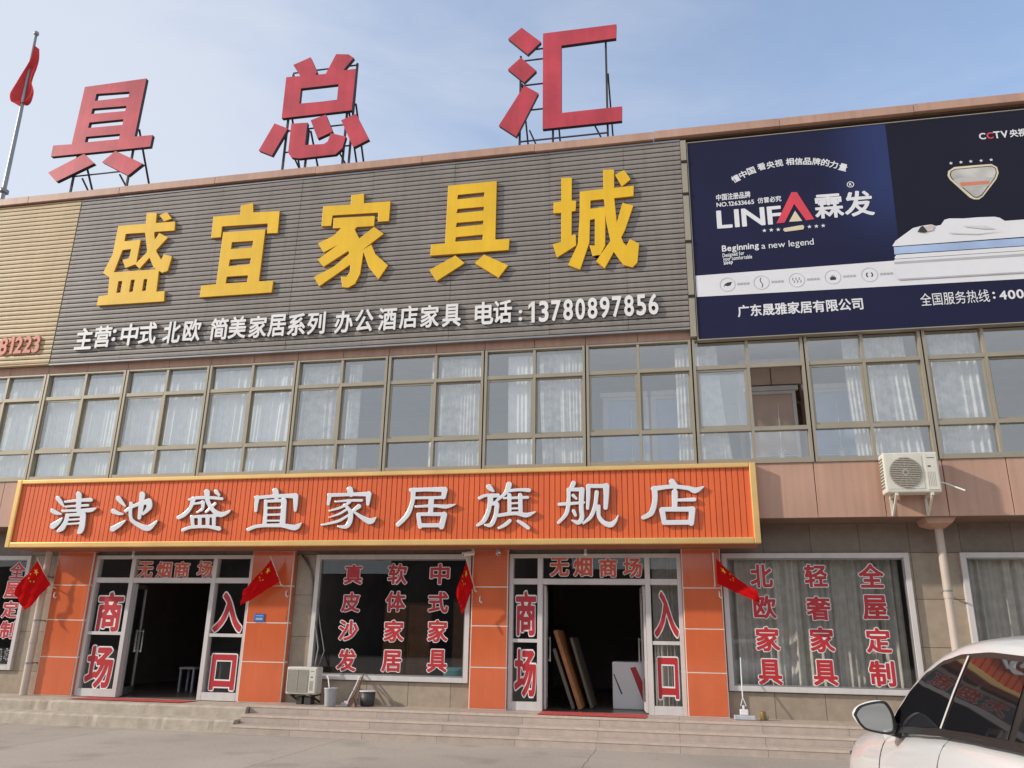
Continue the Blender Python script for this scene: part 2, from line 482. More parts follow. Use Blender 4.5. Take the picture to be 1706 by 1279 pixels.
# ---------------------------------------------------------------- mesh helpers
class MB:
    """collects shapes in world metres; build() links them as ONE mesh object"""
    def __init__(self):
        self.v, self.f, self.m = [], [], []
    def add(self, vs, fs, mi=0):
        o = len(self.v)
        self.v += [tuple(p) for p in vs]
        self.f += [tuple(i + o for i in q) for q in fs]
        self.m += [mi] * len(fs)
    def box(self, x0, x1, y0, y1, z0, z1, mi=0):
        self.add([(x0, y0, z0), (x1, y0, z0), (x1, y1, z0), (x0, y1, z0), (x0, y0, z1), (x1, y0, z1), (x1, y1, z1), (x0, y1, z1)],
                 [(0, 3, 2, 1), (4, 5, 6, 7), (0, 1, 5, 4), (1, 2, 6, 5), (2, 3, 7, 6), (3, 0, 4, 7)], mi)
        return self
    def frame(self, x0, x1, z0, z1, t, y0, y1, mi=0):
        """picture frame of four bars butted end to end"""
        self.box(x0, x0 + t, y0, y1, z0, z1, mi)
        self.box(x1 - t, x1, y0, y1, z0, z1, mi)
        self.box(x0 + t, x1 - t, y0, y1, z0, z0 + t, mi)
        self.box(x0 + t, x1 - t, y0, y1, z1 - t, z1, mi)
        return self
    def tube(self, pts, r, n=10, mi=0, caps=True):
        pts = [Vector(p) for p in pts]
        rs = r if isinstance(r, (list, tuple)) else [r] * len(pts)
        o = len(self.v)
        for i, p in enumerate(pts):
            d = (pts[min(i + 1, len(pts) - 1)] - pts[max(i - 1, 0)]).normalized()
            a = d.orthogonal().normalized() if i == 0 else (a - d * a.dot(d)).normalized()
            b = d.cross(a)
            for k in range(n):
                t = 2 * math.pi * k / n
                self.v.append(tuple(p + (a * math.cos(t) + b * math.sin(t)) * rs[i]))
        for i in range(len(pts) - 1):
            for k in range(n):
                self.f.append((o + i * n + k, o + i * n + (k + 1) % n, o + (i + 1) * n + (k + 1) % n, o + (i + 1) * n + k))
                self.m.append(mi)
        if caps:
            self.f.append(tuple(o + k for k in range(n))[::-1])
            self.f.append(tuple(o + (len(pts) - 1) * n + k for k in range(n)))
            self.m += [mi, mi]
        return self
    def bar(self, p, q, w, mi=0):
        """square bar between two points"""
        return self.tube([p, q], w * 0.7071, 4, mi)
    def lathe(self, c, prof, n=20, mi=0, axis='z'):
        o = len(self.v)
        for r, h in prof:
            for k in range(n):
                t = 2 * math.pi * k / n
                if axis == 'z':
                    self.v.append((c[0] + r * math.cos(t), c[1] + r * math.sin(t), c[2] + h))
                elif axis == 'x':
                    self.v.append((c[0] + h, c[1] + r * math.cos(t), c[2] + r * math.sin(t)))
                else:
                    self.v.append((c[0] + r * math.cos(t), c[1] - h, c[2] + r * math.sin(t)))
        for i in range(len(prof) - 1):
            for k in range(n):
                self.f.append((o + i * n + k, o + i * n + (k + 1) % n, o + (i + 1) * n + (k + 1) % n, o + (i + 1) * n + k))
                self.m.append(mi)
        self.f.append(tuple(o + k for k in range(n))[::-1])
        self.f.append(tuple(o + (len(prof) - 1) * n + k for k in range(n)))
        self.m += [mi, mi]
        return self
    def fill(self, contours, y, depth, mi=0, bevel=0.0, side=None):
        """letters and cut shapes: (x, z) outlines filled even-odd, front face at y, going back by depth"""
        if not bevel:
            vs, es = [], []
            for P in contours:
                n = len(P)
                o = len(vs)
                vs += [Vector((x, z)) for x, z in P]
                es += [(o + i, o + (i + 1) % n) for i in range(n)]
            cv, ce, cf = delaunay_2d_cdt(vs, es, [], 1, 1e-6)[:3]
            if len(contours) > 1:                     # keep the triangles inside an odd number of outlines
                mid = np.array([[sum(cv[i].x for i in f) / len(f), sum(cv[i].y for i in f) / len(f)] for f in cf])
                odd = np.zeros(len(cf), bool)
                for P in contours:
                    A_ = np.array(P)
                    B_ = np.roll(A_, -1, axis=0)
                    for (xa_, za_), (xb_, zb_) in zip(A_, B_):
                        if za_ != zb_:
                            odd ^= ((za_ > mid[:, 1]) != (zb_ > mid[:, 1])) & (mid[:, 0] < (xb_ - xa_) * (mid[:, 1] - za_) / (zb_ - za_) + xa_)
                cf = [f for f, k in zip(cf, odd) if k]
            b0 = len(self.v)
            n = len(cv)
            self.v += [(p.x, y, p.y) for p in cv] + [(p.x, y + depth, p.y) for p in cv]
            count = {}
            for f in cf:
                for i, j in zip(f, f[1:] + f[:1]):
                    count[(i, j)] = count.get((i, j), 0) + 1
            for f in cf:
                self.f.append(tuple(b0 + i for i in f))
                self.f.append(tuple(b0 + n + i for i in f[::-1]))
                self.m += [mi, mi]
            for (i, j) in count:
                if (j, i) not in count:
                    self.f.append((b0 + i, b0 + n + i, b0 + n + j, b0 + j))
                    self.m.append(mi if side is None else side)
            return self
        c = bpy.data.curves.new('outline', 'CURVE')
        c.dimensions = '2D'
        c.fill_mode = 'BOTH'
        c.extrude = max(depth / 2 - bevel, 0)
        if bevel:
            c.bevel_depth = bevel
            c.bevel_resolution = 1
            c.offset = -bevel
        for P in contours:
            s = c.splines.new('POLY')
            s.points.add(len(P) - 1)
            for k, (x, z) in enumerate(P):
                s.points[k].co = (x, z, 0, 1)
            s.use_cyclic_u = True
        o = bpy.data.objects.new('outline', c)
        COL.objects.link(o)
        dg = bpy.context.evaluated_depsgraph_get()
        me = bpy.data.meshes.new_from_object(o.evaluated_get(dg))
        yc = y + depth / 2
        base = len(self.v)
        self.v += [(w.co.x, yc - w.co.z, w.co.y) for w in me.vertices]
        for p in me.polygons:
            self.f.append(tuple(base + i for i in p.vertices))
            flat = abs(p.normal.z) > 0.9
            self.m.append(mi if (flat or side is None) else side)
        bpy.data.objects.remove(o)
        bpy.data.curves.remove(c)
        bpy.data.meshes.remove(me)
        return self
    def build(self, name, mats, parent=None, smooth=False, bevel=0.0, sub=0):
        if not isinstance(mats, (list, tuple)):
            mats = [mats]
        off = Vector((0, 0, 0))
        p = parent
        while p is not None:
            off += p.location
            p = p.parent
        me = bpy.data.meshes.new(name)
        me.from_pydata([tuple(Vector(v) - off) for v in self.v], [], self.f)
        for mm in mats:
            me.materials.append(M[mm] if isinstance(mm, str) else mm)
        me.polygons.foreach_set('material_index', self.m)
        if smooth:
            me.polygons.foreach_set('use_smooth', [True] * len(me.polygons))
        me.update()
        o = bpy.data.objects.new(name, me)
        COL.objects.link(o)
        o.parent = parent
        if bevel:
            b = o.modifiers.new('bevel', 'BEVEL')
            b.width = bevel
            b.segments = 2
            b.limit_method = 'ANGLE'
            b.angle_limit = R(40)
        if sub:
            s = o.modifiers.new('sub', 'SUBSURF')
            s.levels = s.render_levels = sub
        return o

def thing(name, label, cat, loc=(0, 0, 0), group=None):
    o = bpy.data.objects.new(name, None)
    COL.objects.link(o)
    o.location = loc
    return tag(o, label, cat, group)
def tag(o, label, cat, group=None):
    o['label'] = label
    o['category'] = cat
    if group:
        o['group'] = group
    return o
def struct(o):
    o['kind'] = 'structure'
    return o

# letters ------------------------------------------------------------------
def dec(outlines, off, sc):
    """flat whole number lists to (x, z) outlines"""
    return [[(P[i] / sc + off[0], P[i + 1] / sc + off[1]) for i in range(0, len(P), 2)] for P in outlines]
def extent(cs):
    xs = [p[0] for P in cs for p in P]
    zs = [p[1] for P in cs for p in P]
    return min(xs), max(xs), min(zs), max(zs)
def glyph(ch, weight=None):
    return dec((GLYPH if weight is None else weight)[ch], (0, 0), 200)
def place(ch, x, z, w, h, halo=False, rot=0.0, weight=None):
    """character centred at (x, z), w by h metres"""
    g = glyph(ch, weight)
    a, b, c, d = extent(g)
    s, t = w / (b - a), h / (d - c)
    if ch in '.:-':
        s = t = min(s, t)
    src = dec(HALO[ch], (0, 0), 200) if halo else g
    cr, sr = math.cos(rot), math.sin(rot)
    out = []
    for P in src:
        Q = []
        for px, pz in P:
            u, v = (px - (a + b) / 2) * s, (pz - (c + d) / 2) * t
            Q.append((x + u * cr - v * sr, z + u * sr + v * cr))
        out.append(Q)
    return out
def line(key, weight=None):
    """a line of writing fitted between two ends of its base line"""
    s, x0, z0, x1, z1, h = TX[key]
    pen, items = 0.0, []
    for ch in s:
        if ch == ' ':
            pen += 0.28
            continue
        g = glyph(ch, weight)
        a, b, c, d = extent(g)
        if ord(ch) > 255:
            items.append((g, pen))
            pen += 1.0
        else:
            items.append(([[(p[0] - a, p[1]) for p in P] for P in g], pen))
            pen += (b - a) + 0.07
    al = [[(p[0] + q, p[1]) for p in P] for g, q in items for P in g]
    a, b, c, d = extent(al)
    cap = 0.74 if all(ord(c_) < 256 for c_ in s) else d - c
    base = 0.0 if all(ord(c_) < 256 for c_ in s) else c
    sx, sz = (x1 - x0) / (b - a), h / cap
    out = []
    for P in al:
        out.append([(x0 + (p[0] - a) * sx, z0 + (z1 - z0) * (p[0] - a) / (b - a) + (p[1] - base) * sz) for p in P])
    return out
def star(x, z, r, rot=0.0):
    return [(x + (r if k % 2 == 0 else r * 0.4) * math.sin(rot + k * math.pi / 5), z + (r if k % 2 == 0 else r * 0.4) * math.cos(rot + k * math.pi / 5)) for k in range(10)]
def ring(x, z, r, t, n=28):
    return [[(x + q * math.cos(2 * math.pi * k / n), z + q * math.sin(2 * math.pi * k / n)) for k in range(n)] for q in (r, r - t)]
# ---------------------------------------------------------------- letter shapes: whole numbers, 200 to the em (lettering) or 500 to the metre (built letters)
GLYPH={
"-":[[8,30,5,32,3,35,4,54,6,58,56,58,61,55,61,34,58,31]],
".":[[19,-6,12,-4,8,1,5,7,5,13,8,20,12,24,18,27,25,27,31,24,36,20,38,14,38,7,36,1,31,-4,25,-6]],
"0":[[47,-6,38,-5,30,-1,20,7,14,15,9,26,4,39,2,53,1,74,4,97,9,111,14,122,23,132,30,138,38,141,52,143,62,141,70,137,78,131,86,122,91,111,96,97,98,84,99,63,96,39,91,26,86,14,77,5,70,-1,62,-5],[48,22,54,22,58,25,64,33,68,47,70,68,68,89,64,103,58,112,50,115,42,112,36,103,32,89,30,69,31,51,35,37,41,25]],
"1":[[34,-4,64,-4,64,148,38,148,4,124,4,94,34,116]],
"2":[[6,-4,3,-2,3,4,34,43,50,66,58,84,59,96,57,102,54,108,48,113,43,114,36,114,31,112,22,107,12,97,10,96,7,97,5,101,5,127,16,136,31,142,47,143,60,139,71,133,81,123,85,114,87,106,88,92,86,78,78,60,52,24,96,22,98,18,98,-2,93,-5]],
"3":[[36,-6,21,-3,10,3,8,6,8,27,10,31,14,31,31,23,45,21,52,23,57,28,60,36,60,42,58,47,56,51,51,54,33,59,32,62,32,79,32,82,34,84,44,85,54,89,58,95,58,102,57,107,54,110,48,113,42,115,32,114,18,110,14,110,12,114,12,132,14,137,24,141,35,143,46,143,59,141,68,137,79,127,84,119,87,105,87,93,82,81,75,73,82,65,87,56,89,45,89,37,86,22,82,13,74,5,68,0,58,-4,46,-6]],
"4":[[60,-4,57,-3,56,0,55,40,1,40,-2,44,-2,54,0,58,66,139,70,142,80,142,83,141,84,138,84,68,85,67,95,67,98,65,99,44,95,40,84,40,83,-2,80,-4],[39,68,56,68,55,88]],
"5":[[36,-6,22,-3,7,3,5,7,6,29,11,31,30,23,37,21,45,22,53,25,58,29,62,35,63,42,60,52,57,56,51,59,40,62,20,61,16,64,16,137,18,140,20,141,82,141,85,137,84,116,80,114,43,114,43,90,44,89,58,87,69,83,78,77,84,70,89,61,92,49,92,36,90,28,84,14,72,2,62,-3,54,-5]],
"6":[[49,-6,42,-5,28,0,21,5,12,15,7,26,5,35,5,60,8,73,12,85,19,99,26,109,36,122,46,131,60,142,64,143,69,139,79,126,80,122,78,120,66,111,56,102,42,83,56,83,64,83,76,78,82,73,90,65,94,57,97,45,97,33,94,23,91,15,79,2,62,-5],[49,22,56,22,63,25,67,32,69,39,67,46,64,51,58,54,52,56,44,55,37,52,34,50,33,45,33,38,37,29,44,23]],
"7":[[35,-6,17,2,15,5,15,9,61,113,8,113,5,117,6,138,10,141,99,140,102,137,101,132,43,1,39,-5]],
"8":[[46,-6,32,-3,21,2,10,13,5,21,2,35,3,47,7,59,18,70,8,85,5,93,5,103,6,109,10,120,20,132,26,136,36,141,41,142,55,143,64,141,77,135,85,129,92,117,96,107,96,91,91,81,83,70,90,63,95,54,98,45,98,35,97,28,92,16,83,5,69,-3,61,-6],[46,22,53,21,59,23,65,27,68,33,69,41,68,45,65,49,59,53,50,55,41,54,35,50,32,45,31,35,34,29,39,24],[47,84,53,83,58,85,63,89,67,95,67,101,66,106,62,111,57,114,49,115,42,113,37,109,35,105,34,99,37,91,42,86]],
"9":[[37,-6,32,-3,22,10,21,14,46,36,54,46,59,55,42,54,36,55,26,58,15,66,9,73,5,83,3,95,3,107,6,115,10,123,23,135,30,139,39,142,58,142,68,139,76,134,89,120,93,111,96,97,96,75,93,63,88,49,81,36,74,25,66,16,52,2,40,-6],[45,82,52,81,58,83,66,86,67,89,67,97,64,107,58,112,50,115,44,114,38,112,34,107,32,101,32,95,36,88,40,84]],
":":[[19,-6,12,-4,8,1,5,7,5,13,8,20,12,24,18,27,25,27,31,24,36,20,38,14,38,7,36,1,31,-4,25,-6],[19,63,13,65,9,69,5,76,5,83,8,89,12,93,18,96,25,96,31,93,36,89,38,83,38,77,36,71,32,66,25,63]],
"B":[[15,-4,12,-3,10,0,11,138,15,141,55,141,65,140,76,137,85,133,92,127,99,114,101,108,100,91,95,81,88,74,99,67,105,60,110,52,113,42,113,30,110,22,107,15,100,7,93,3,83,-2,66,-5],[39,22,66,23,77,26,82,31,84,38,82,47,77,51,69,55,57,56,39,56],[39,83,56,83,67,88,70,92,72,98,71,104,69,108,65,112,57,114,39,114]],
"C":[[79,-6,65,-5,49,0,35,9,23,19,15,30,9,43,6,55,5,69,7,83,11,97,18,110,29,123,39,130,55,138,67,141,91,143,109,140,134,131,135,127,135,104,132,102,129,102,110,111,88,116,75,115,64,112,57,108,46,99,38,85,36,78,35,68,36,58,38,49,45,38,55,29,65,24,75,21,89,21,98,22,114,27,130,35,134,35,137,31,137,11,134,6,115,-2,99,-6]],
"D":[[15,-4,12,-3,11,0,11,136,12,139,16,141,69,141,84,140,102,135,116,127,128,116,136,106,141,94,144,82,144,55,140,40,134,28,122,15,114,8,100,1,86,-3,72,-5],[39,22,64,22,78,23,92,28,100,33,106,39,114,55,116,66,115,77,113,86,109,94,104,100,97,106,88,110,76,113,39,114]],
"F":[[15,-4,12,-3,11,0,11,138,16,141,90,141,92,139,92,136,92,118,90,115,39,114,39,86,40,85,90,85,92,81,92,62,88,59,40,59,39,-2,35,-4]],
"I":[[15,-4,12,-3,11,0,11,137,12,140,15,141,35,141,38,140,39,136,39,0,38,-3,35,-4]],
"L":[[14,-4,12,-3,10,0,10,137,12,140,14,141,34,141,37,140,39,136,39,22,97,22,101,18,101,0,99,-3,96,-5]],
"N":[[14,-4,12,-3,10,0,10,136,12,140,16,141,30,141,33,140,118,44,118,138,120,140,123,141,141,141,144,140,146,136,146,1,145,-3,140,-5,124,-5,121,-3,38,91,38,-1,34,-4]],
"O":[[78,-6,65,-5,50,-1,37,7,23,18,16,28,9,41,5,57,4,71,6,84,10,98,17,111,28,123,38,131,51,137,65,141,85,143,99,141,115,137,128,130,142,117,148,110,155,97,159,83,160,66,159,53,155,41,147,26,137,14,129,7,113,-1,99,-5],[79,21,91,21,102,25,117,34,121,40,127,49,130,64,130,73,128,85,124,94,118,101,110,108,103,111,91,115,83,116,73,115,63,112,55,108,49,103,42,96,38,87,34,74,34,63,36,54,41,43,46,36,55,29,62,25,74,21]],
"R":[[15,-4,12,-3,11,0,11,138,16,141,50,141,67,139,78,135,85,130,94,120,98,108,99,100,98,89,94,78,90,71,81,64,94,49,124,3,125,-2,120,-5,95,-4,70,34,59,47,50,53,40,55,39,54,39,-2,35,-4],[39,82,54,82,60,84,66,88,69,95,70,102,65,110,60,113,53,115,39,114]],
"T":[[50,-4,48,-3,46,0,46,114,2,115,-1,118,-1,138,4,141,119,141,122,136,122,118,120,115,75,114,75,0,73,-3,70,-4]],
"V":[[58,-6,56,-4,54,-2,-4,134,-4,138,0,141,20,141,24,139,60,54,97,138,101,141,122,140,125,136,124,132,68,-2,65,-5]],
"a":[[24,-6,12,-2,4,7,1,17,2,30,7,38,13,43,25,50,46,57,47,63,44,68,34,70,20,65,10,57,6,57,3,61,3,81,11,89,22,95,32,96,42,96,50,95,63,88,71,77,74,67,74,18,75,17,82,20,85,19,86,15,86,4,80,-2,69,-6,58,-5,50,0,36,-5],[33,16,38,15,42,17,47,21,47,37,36,33,29,27,28,23,28,21,30,18]],
"b":[[37,-6,15,-1,9,1,7,5,7,136,9,139,11,141,30,141,34,138,35,92,48,96,57,96,64,95,73,92,80,87,90,76,95,67,97,58,98,43,97,34,91,17,85,9,75,1,65,-3,57,-6],[45,20,53,20,63,25,68,34,71,44,69,55,65,64,59,69,51,71,42,69,34,64,34,22]],
"c":[[50,-6,35,-3,25,1,12,14,7,23,4,33,4,55,7,65,12,75,17,81,24,88,32,92,41,95,60,96,74,93,83,88,83,85,83,65,81,62,77,62,66,68,58,70,50,70,41,67,36,62,33,55,31,45,33,35,35,30,40,25,51,20,59,19,69,21,79,25,83,25,85,21,85,3,83,-1,73,-4,61,-6]],
"d":[[48,-4,36,-2,24,4,17,10,11,18,7,26,4,43,5,57,7,65,12,76,16,80,24,88,32,92,47,96,67,95,68,138,72,141,91,141,94,139,95,136,94,-1,93,-4,90,-5],[55,20,66,19,68,20,68,68,60,71,52,71,42,67,36,61,32,50,32,38,34,30,37,26,44,21]],
"e":[[49,-6,41,-5,32,-2,24,2,16,10,11,17,7,27,4,35,4,50,5,58,8,69,11,75,20,85,29,92,37,95,55,96,63,95,71,92,77,87,83,82,88,73,91,65,93,53,93,41,91,39,89,38,33,38,32,37,33,35,36,29,40,25,51,20,61,20,67,21,85,30,89,30,92,26,92,9,89,4,77,-2,65,-6],[33,59,66,59,64,65,61,68,58,70,51,72,40,69,35,64]],
"f":[[14,-4,11,-3,10,0,10,68,9,69,1,70,-2,72,-3,91,1,94,10,95,10,105,13,119,17,127,25,136,34,141,40,142,53,143,60,141,64,137,63,117,59,115,50,116,41,113,39,109,37,103,37,95,49,94,52,92,53,75,52,72,50,70,37,69,37,-1,33,-4]],
"g":[[36,-50,23,-48,9,-42,2,-36,-4,-26,-5,-14,-3,-8,2,0,12,8,10,13,9,18,12,26,17,31,10,38,5,47,3,62,6,72,10,79,16,85,30,92,46,95,85,94,88,90,88,76,86,72,76,71,79,64,80,54,78,45,74,38,64,28,55,24,38,21,36,19,42,16,66,10,78,5,84,-2,87,-8,89,-16,88,-25,85,-31,81,-37,69,-46,54,-50],[39,-27,49,-27,57,-25,61,-21,61,-17,60,-15,55,-12,44,-9,30,-10,23,-14,22,-18,24,-23,30,-26],[38,47,47,47,50,49,53,53,55,58,54,62,52,65,47,69,42,70,36,69,32,66,29,62,29,58,30,52,33,49]],
"i":[[12,-4,10,-3,8,0,8,90,10,93,12,94,31,94,34,93,35,90,35,0,34,-3,31,-4],[18,102,12,106,9,109,7,114,7,120,10,127,14,130,18,132,26,132,31,129,35,124,37,118,36,112,30,104,26,102]],
"l":[[13,-4,10,-3,8,0,9,137,10,140,13,141,31,141,34,140,36,136,35,0,34,-3,31,-4]],
"m":[[11,-4,9,-3,7,0,7,90,9,94,30,94,33,93,35,89,49,96,62,96,73,92,83,83,89,88,99,94,106,96,118,96,129,92,139,84,145,72,147,60,147,0,145,-4,125,-5,120,-2,120,58,116,67,112,71,107,72,99,70,90,62,90,-2,85,-5,66,-4,64,0,63,60,62,66,59,70,51,72,42,70,34,63,34,-2,30,-4]],
"n":[[12,-4,9,-3,8,0,8,92,12,94,31,94,33,93,35,89,45,94,51,96,63,96,72,93,77,90,87,80,92,64,91,-2,88,-4,71,-5,66,-2,65,60,63,66,60,70,51,73,43,70,35,62,34,-2,31,-4]],
"o":[[51,-6,41,-5,30,-1,20,6,12,15,6,25,3,35,3,56,6,66,11,75,19,83,26,88,34,92,44,95,66,95,76,92,86,87,98,76,104,66,107,56,108,49,107,35,104,25,100,16,86,3,76,-3,66,-5],[51,19,60,19,70,23,76,30,80,40,80,51,75,61,68,68,56,71,48,70,39,66,34,60,30,51,30,41,35,29,42,22]],
"p":[[11,-50,8,-49,7,-46,7,92,12,95,43,95,54,94,67,91,82,83,90,74,93,66,97,48,97,34,93,23,89,15,83,8,76,2,67,-3,56,-6,48,-7,34,-5,33,-48,30,-50],[44,19,55,21,63,26,66,30,69,38,69,50,67,59,60,66,51,69,35,69,34,68,34,22,36,21]],
"r":[[13,-4,11,-3,9,0,10,92,13,94,33,94,36,92,37,85,45,92,53,96,63,96,73,92,82,85,84,81,83,78,73,63,68,62,61,67,53,70,45,67,39,58,36,50,36,-2,32,-4]],
"s":[[33,-6,13,-1,6,2,4,5,4,26,7,30,11,30,23,22,34,19,42,19,45,21,46,23,45,26,41,29,19,42,11,50,6,59,4,72,9,84,19,92,32,96,45,96,59,92,69,87,69,84,69,65,67,63,63,63,51,69,39,72,33,70,32,67,40,61,61,47,69,39,73,30,73,20,69,9,60,-1,48,-6]],
"t":[[40,-6,28,-3,22,1,16,8,12,16,11,26,11,69,-1,69,-4,71,-5,74,-3,79,30,111,33,113,36,112,38,109,38,94,62,94,65,93,67,89,66,73,64,70,38,69,38,28,39,24,42,20,46,19,54,20,66,25,70,24,71,21,71,4,69,0,54,-5]],
"u":[[39,-6,29,-4,22,0,14,9,10,18,7,30,8,91,12,94,30,94,34,92,35,27,39,20,49,17,57,20,65,27,65,91,69,94,89,94,92,89,91,-1,88,-4,70,-4,66,-3,64,0,51,-5]],
"w":[[40,-6,37,-5,35,-1,-2,83,-4,89,-3,93,1,94,19,94,22,93,42,49,60,89,64,94,79,94,83,92,102,49,121,93,126,94,143,94,147,93,148,89,147,85,108,-5,105,-6,98,-6,94,-3,74,45,72,47,50,-4,47,-6]],
"y":[[4,-50,1,-48,0,-43,29,19,-4,88,-4,92,0,95,20,95,23,93,44,51,64,93,68,95,90,94,92,90,90,84,28,-48,24,-50]],
"东":[[77,-19,73,-16,68,2,72,5,97,6,97,63,55,64,37,61,32,63,26,79,26,83,33,88,38,94,55,122,14,123,11,127,12,144,16,146,69,146,80,171,85,173,102,167,104,165,105,161,98,147,99,146,186,145,188,142,188,127,187,125,185,123,85,122,63,87,97,87,98,115,101,117,117,117,120,115,121,113,122,87,176,87,179,83,179,69,178,65,175,64,122,64,121,3,119,-8,115,-13,105,-17,93,-19],[26,-12,11,-1,10,1,10,5,21,15,31,27,49,55,53,57,69,52,71,49,70,45,53,16,41,0,30,-11],[174,-10,171,-8,152,18,130,43,129,47,132,51,144,57,149,56,167,37,187,12,192,5,191,-1,180,-8]],
"中":[[92,-20,89,-19,87,-15,87,45,40,45,38,44,38,36,36,33,19,32,15,35,15,132,16,135,20,137,87,137,88,171,92,173,107,173,110,171,112,169,112,137,180,137,184,135,185,39,184,36,182,34,166,34,161,37,160,45,112,45,112,-17,108,-20],[39,69,87,69,87,113,39,113],[112,69,160,69,161,113,112,113]],
"主":[[11,-14,8,-12,7,-9,7,6,10,10,86,10,87,11,87,50,30,50,26,52,25,56,25,70,29,74,87,74,87,108,20,109,16,113,16,128,18,131,21,133,98,133,71,157,71,160,73,163,84,171,87,171,91,170,97,166,120,146,128,138,129,133,179,133,182,131,184,128,184,113,180,109,113,108,113,74,172,74,176,70,176,56,175,52,172,50,113,50,112,11,114,10,191,10,194,6,194,-9,193,-12,189,-14]],
"仿":[[67,-21,52,-8,51,-17,49,-20,33,-20,29,-18,28,80,18,69,14,69,11,71,2,86,2,89,17,108,30,129,51,172,55,172,62,170,69,168,71,165,71,160,62,136,120,137,113,162,113,165,115,168,118,169,133,172,136,170,138,165,147,137,191,137,194,136,196,133,196,118,193,114,121,114,119,109,119,93,177,93,182,90,182,82,179,28,176,7,173,-3,171,-9,165,-14,157,-18,125,-19,121,-17,115,-1,116,2,117,4,120,5,146,4,150,6,152,16,154,31,157,69,156,70,117,70,109,35,103,21,97,9,88,-4,78,-13,70,-20],[52,-3,66,9,74,19,82,33,87,50,90,65,94,98,94,114,63,114,60,118,59,131,52,116]],
"信":[[33,-21,31,-20,29,-16,29,82,18,70,14,69,11,71,2,85,2,88,3,90,15,106,27,124,35,140,48,170,53,172,65,168,68,165,69,160,61,140,61,139,115,139,115,141,104,160,104,164,107,167,121,173,126,169,131,161,139,146,140,139,189,139,192,138,194,135,194,122,192,119,189,118,61,118,57,121,57,130,52,121,52,-17,49,-21],[73,-20,71,-19,69,-16,69,48,71,52,175,53,179,51,180,-15,178,-19,161,-20,159,-18,157,-12,93,-12,92,-13,91,-18,89,-20],[92,10,157,9,158,31,92,31],[76,61,73,63,72,66,72,79,76,83,173,83,177,81,178,78,178,64,174,61],[76,90,73,92,72,95,72,107,76,111,173,111,177,109,178,106,178,93,174,90]],
"全":[[15,-15,12,-13,11,-10,11,3,14,7,87,8,87,32,40,32,37,34,36,37,36,51,40,54,87,54,87,76,39,76,35,79,34,85,18,76,15,76,12,77,3,89,1,93,4,97,29,111,43,120,60,134,77,149,96,174,100,175,114,168,116,165,115,159,138,136,163,117,199,95,200,92,199,89,186,75,182,76,167,85,166,79,162,76,114,76,112,75,113,54,162,54,166,52,166,49,166,35,163,32,113,32,113,8,187,7,190,5,190,3,190,-11,188,-14,185,-15],[56,99,146,99,122,119,100,140,78,117]],
"公":[[169,-19,165,-16,153,3,62,-3,34,-7,31,-7,28,-5,23,10,23,15,34,24,51,46,68,72,91,110,95,111,111,104,114,102,114,98,93,63,64,22,73,22,137,26,118,52,118,54,119,58,124,61,133,65,139,65,168,28,189,-5,188,-8,185,-12],[23,70,7,82,6,85,6,88,23,104,37,121,50,142,62,165,67,167,83,162,85,158,84,154,73,130,61,111,37,80,27,71],[179,71,174,74,160,89,136,120,114,156,114,159,116,162,130,168,134,168,137,167,147,148,163,126,177,109,197,90,197,87,196,84,183,72]],
"具":[[18,-21,16,-19,4,-8,3,-5,4,-2,35,12,53,23,10,24,8,25,6,28,6,42,8,46,38,47,38,157,39,161,44,163,160,163,163,162,165,158,165,47,192,46,194,42,194,28,193,25,190,24,150,23,193,0,196,-4,196,-8,183,-20,179,-21,151,-4,118,13,116,17,120,24,82,24,80,23,83,19,83,15,75,8,54,-5,31,-16],[61,47,140,46,141,47,141,54,139,55,62,55,61,54],[61,76,140,76,141,77,141,83,139,84,62,84,61,83],[61,105,140,105,141,106,141,111,139,113,62,113,61,111],[61,133,140,133,141,134,141,140,139,141,62,141,61,140]],
"册":[[18,-22,16,-20,5,-10,4,-6,13,10,19,26,23,48,25,68,24,70,9,70,6,71,4,74,4,88,5,91,8,93,26,94,26,154,27,158,32,159,88,159,91,158,93,154,93,94,94,93,102,93,104,94,104,154,106,158,110,159,170,159,173,158,175,154,175,94,192,93,194,92,196,89,196,75,195,72,192,70,175,69,175,-4,171,-12,166,-17,156,-20,134,-20,129,-18,124,-4,126,1,129,3,151,3,151,68,150,70,128,70,127,68,124,39,120,17,111,-7,103,-20,100,-21,98,-21,88,-12,83,-16,74,-18,54,-19,50,-18,48,-16,43,-2,44,2,48,4,68,3,69,5,69,69,50,70,49,65,48,53,44,30,38,10,27,-14,22,-20],[93,14,97,24,101,46,103,65,103,69,102,70,94,70,93,68],[50,94,69,94,68,136,50,136],[128,94,151,94,150,136,128,136]],
"冒":[[38,-20,35,-18,34,-15,34,81,36,86,23,86,19,90,19,158,20,161,25,163,174,163,178,162,180,158,180,91,176,87,164,86,167,82,167,-14,166,-17,163,-19,146,-19,143,-17,141,-11,58,-11,57,-12,57,-17,54,-19],[57,10,141,9,142,10,143,14,141,15,58,15,57,14],[57,36,141,35,142,36,143,40,141,41,58,41,57,40],[57,61,141,60,142,61,143,65,141,66,58,66,57,65],[41,87,158,87,156,92,156,142,43,143,43,91],[51,93,47,95,47,98,47,110,51,113,148,113,151,112,153,109,153,96,149,93],[51,118,47,120,47,124,47,135,51,138,148,138,151,137,153,134,153,122,149,118]],
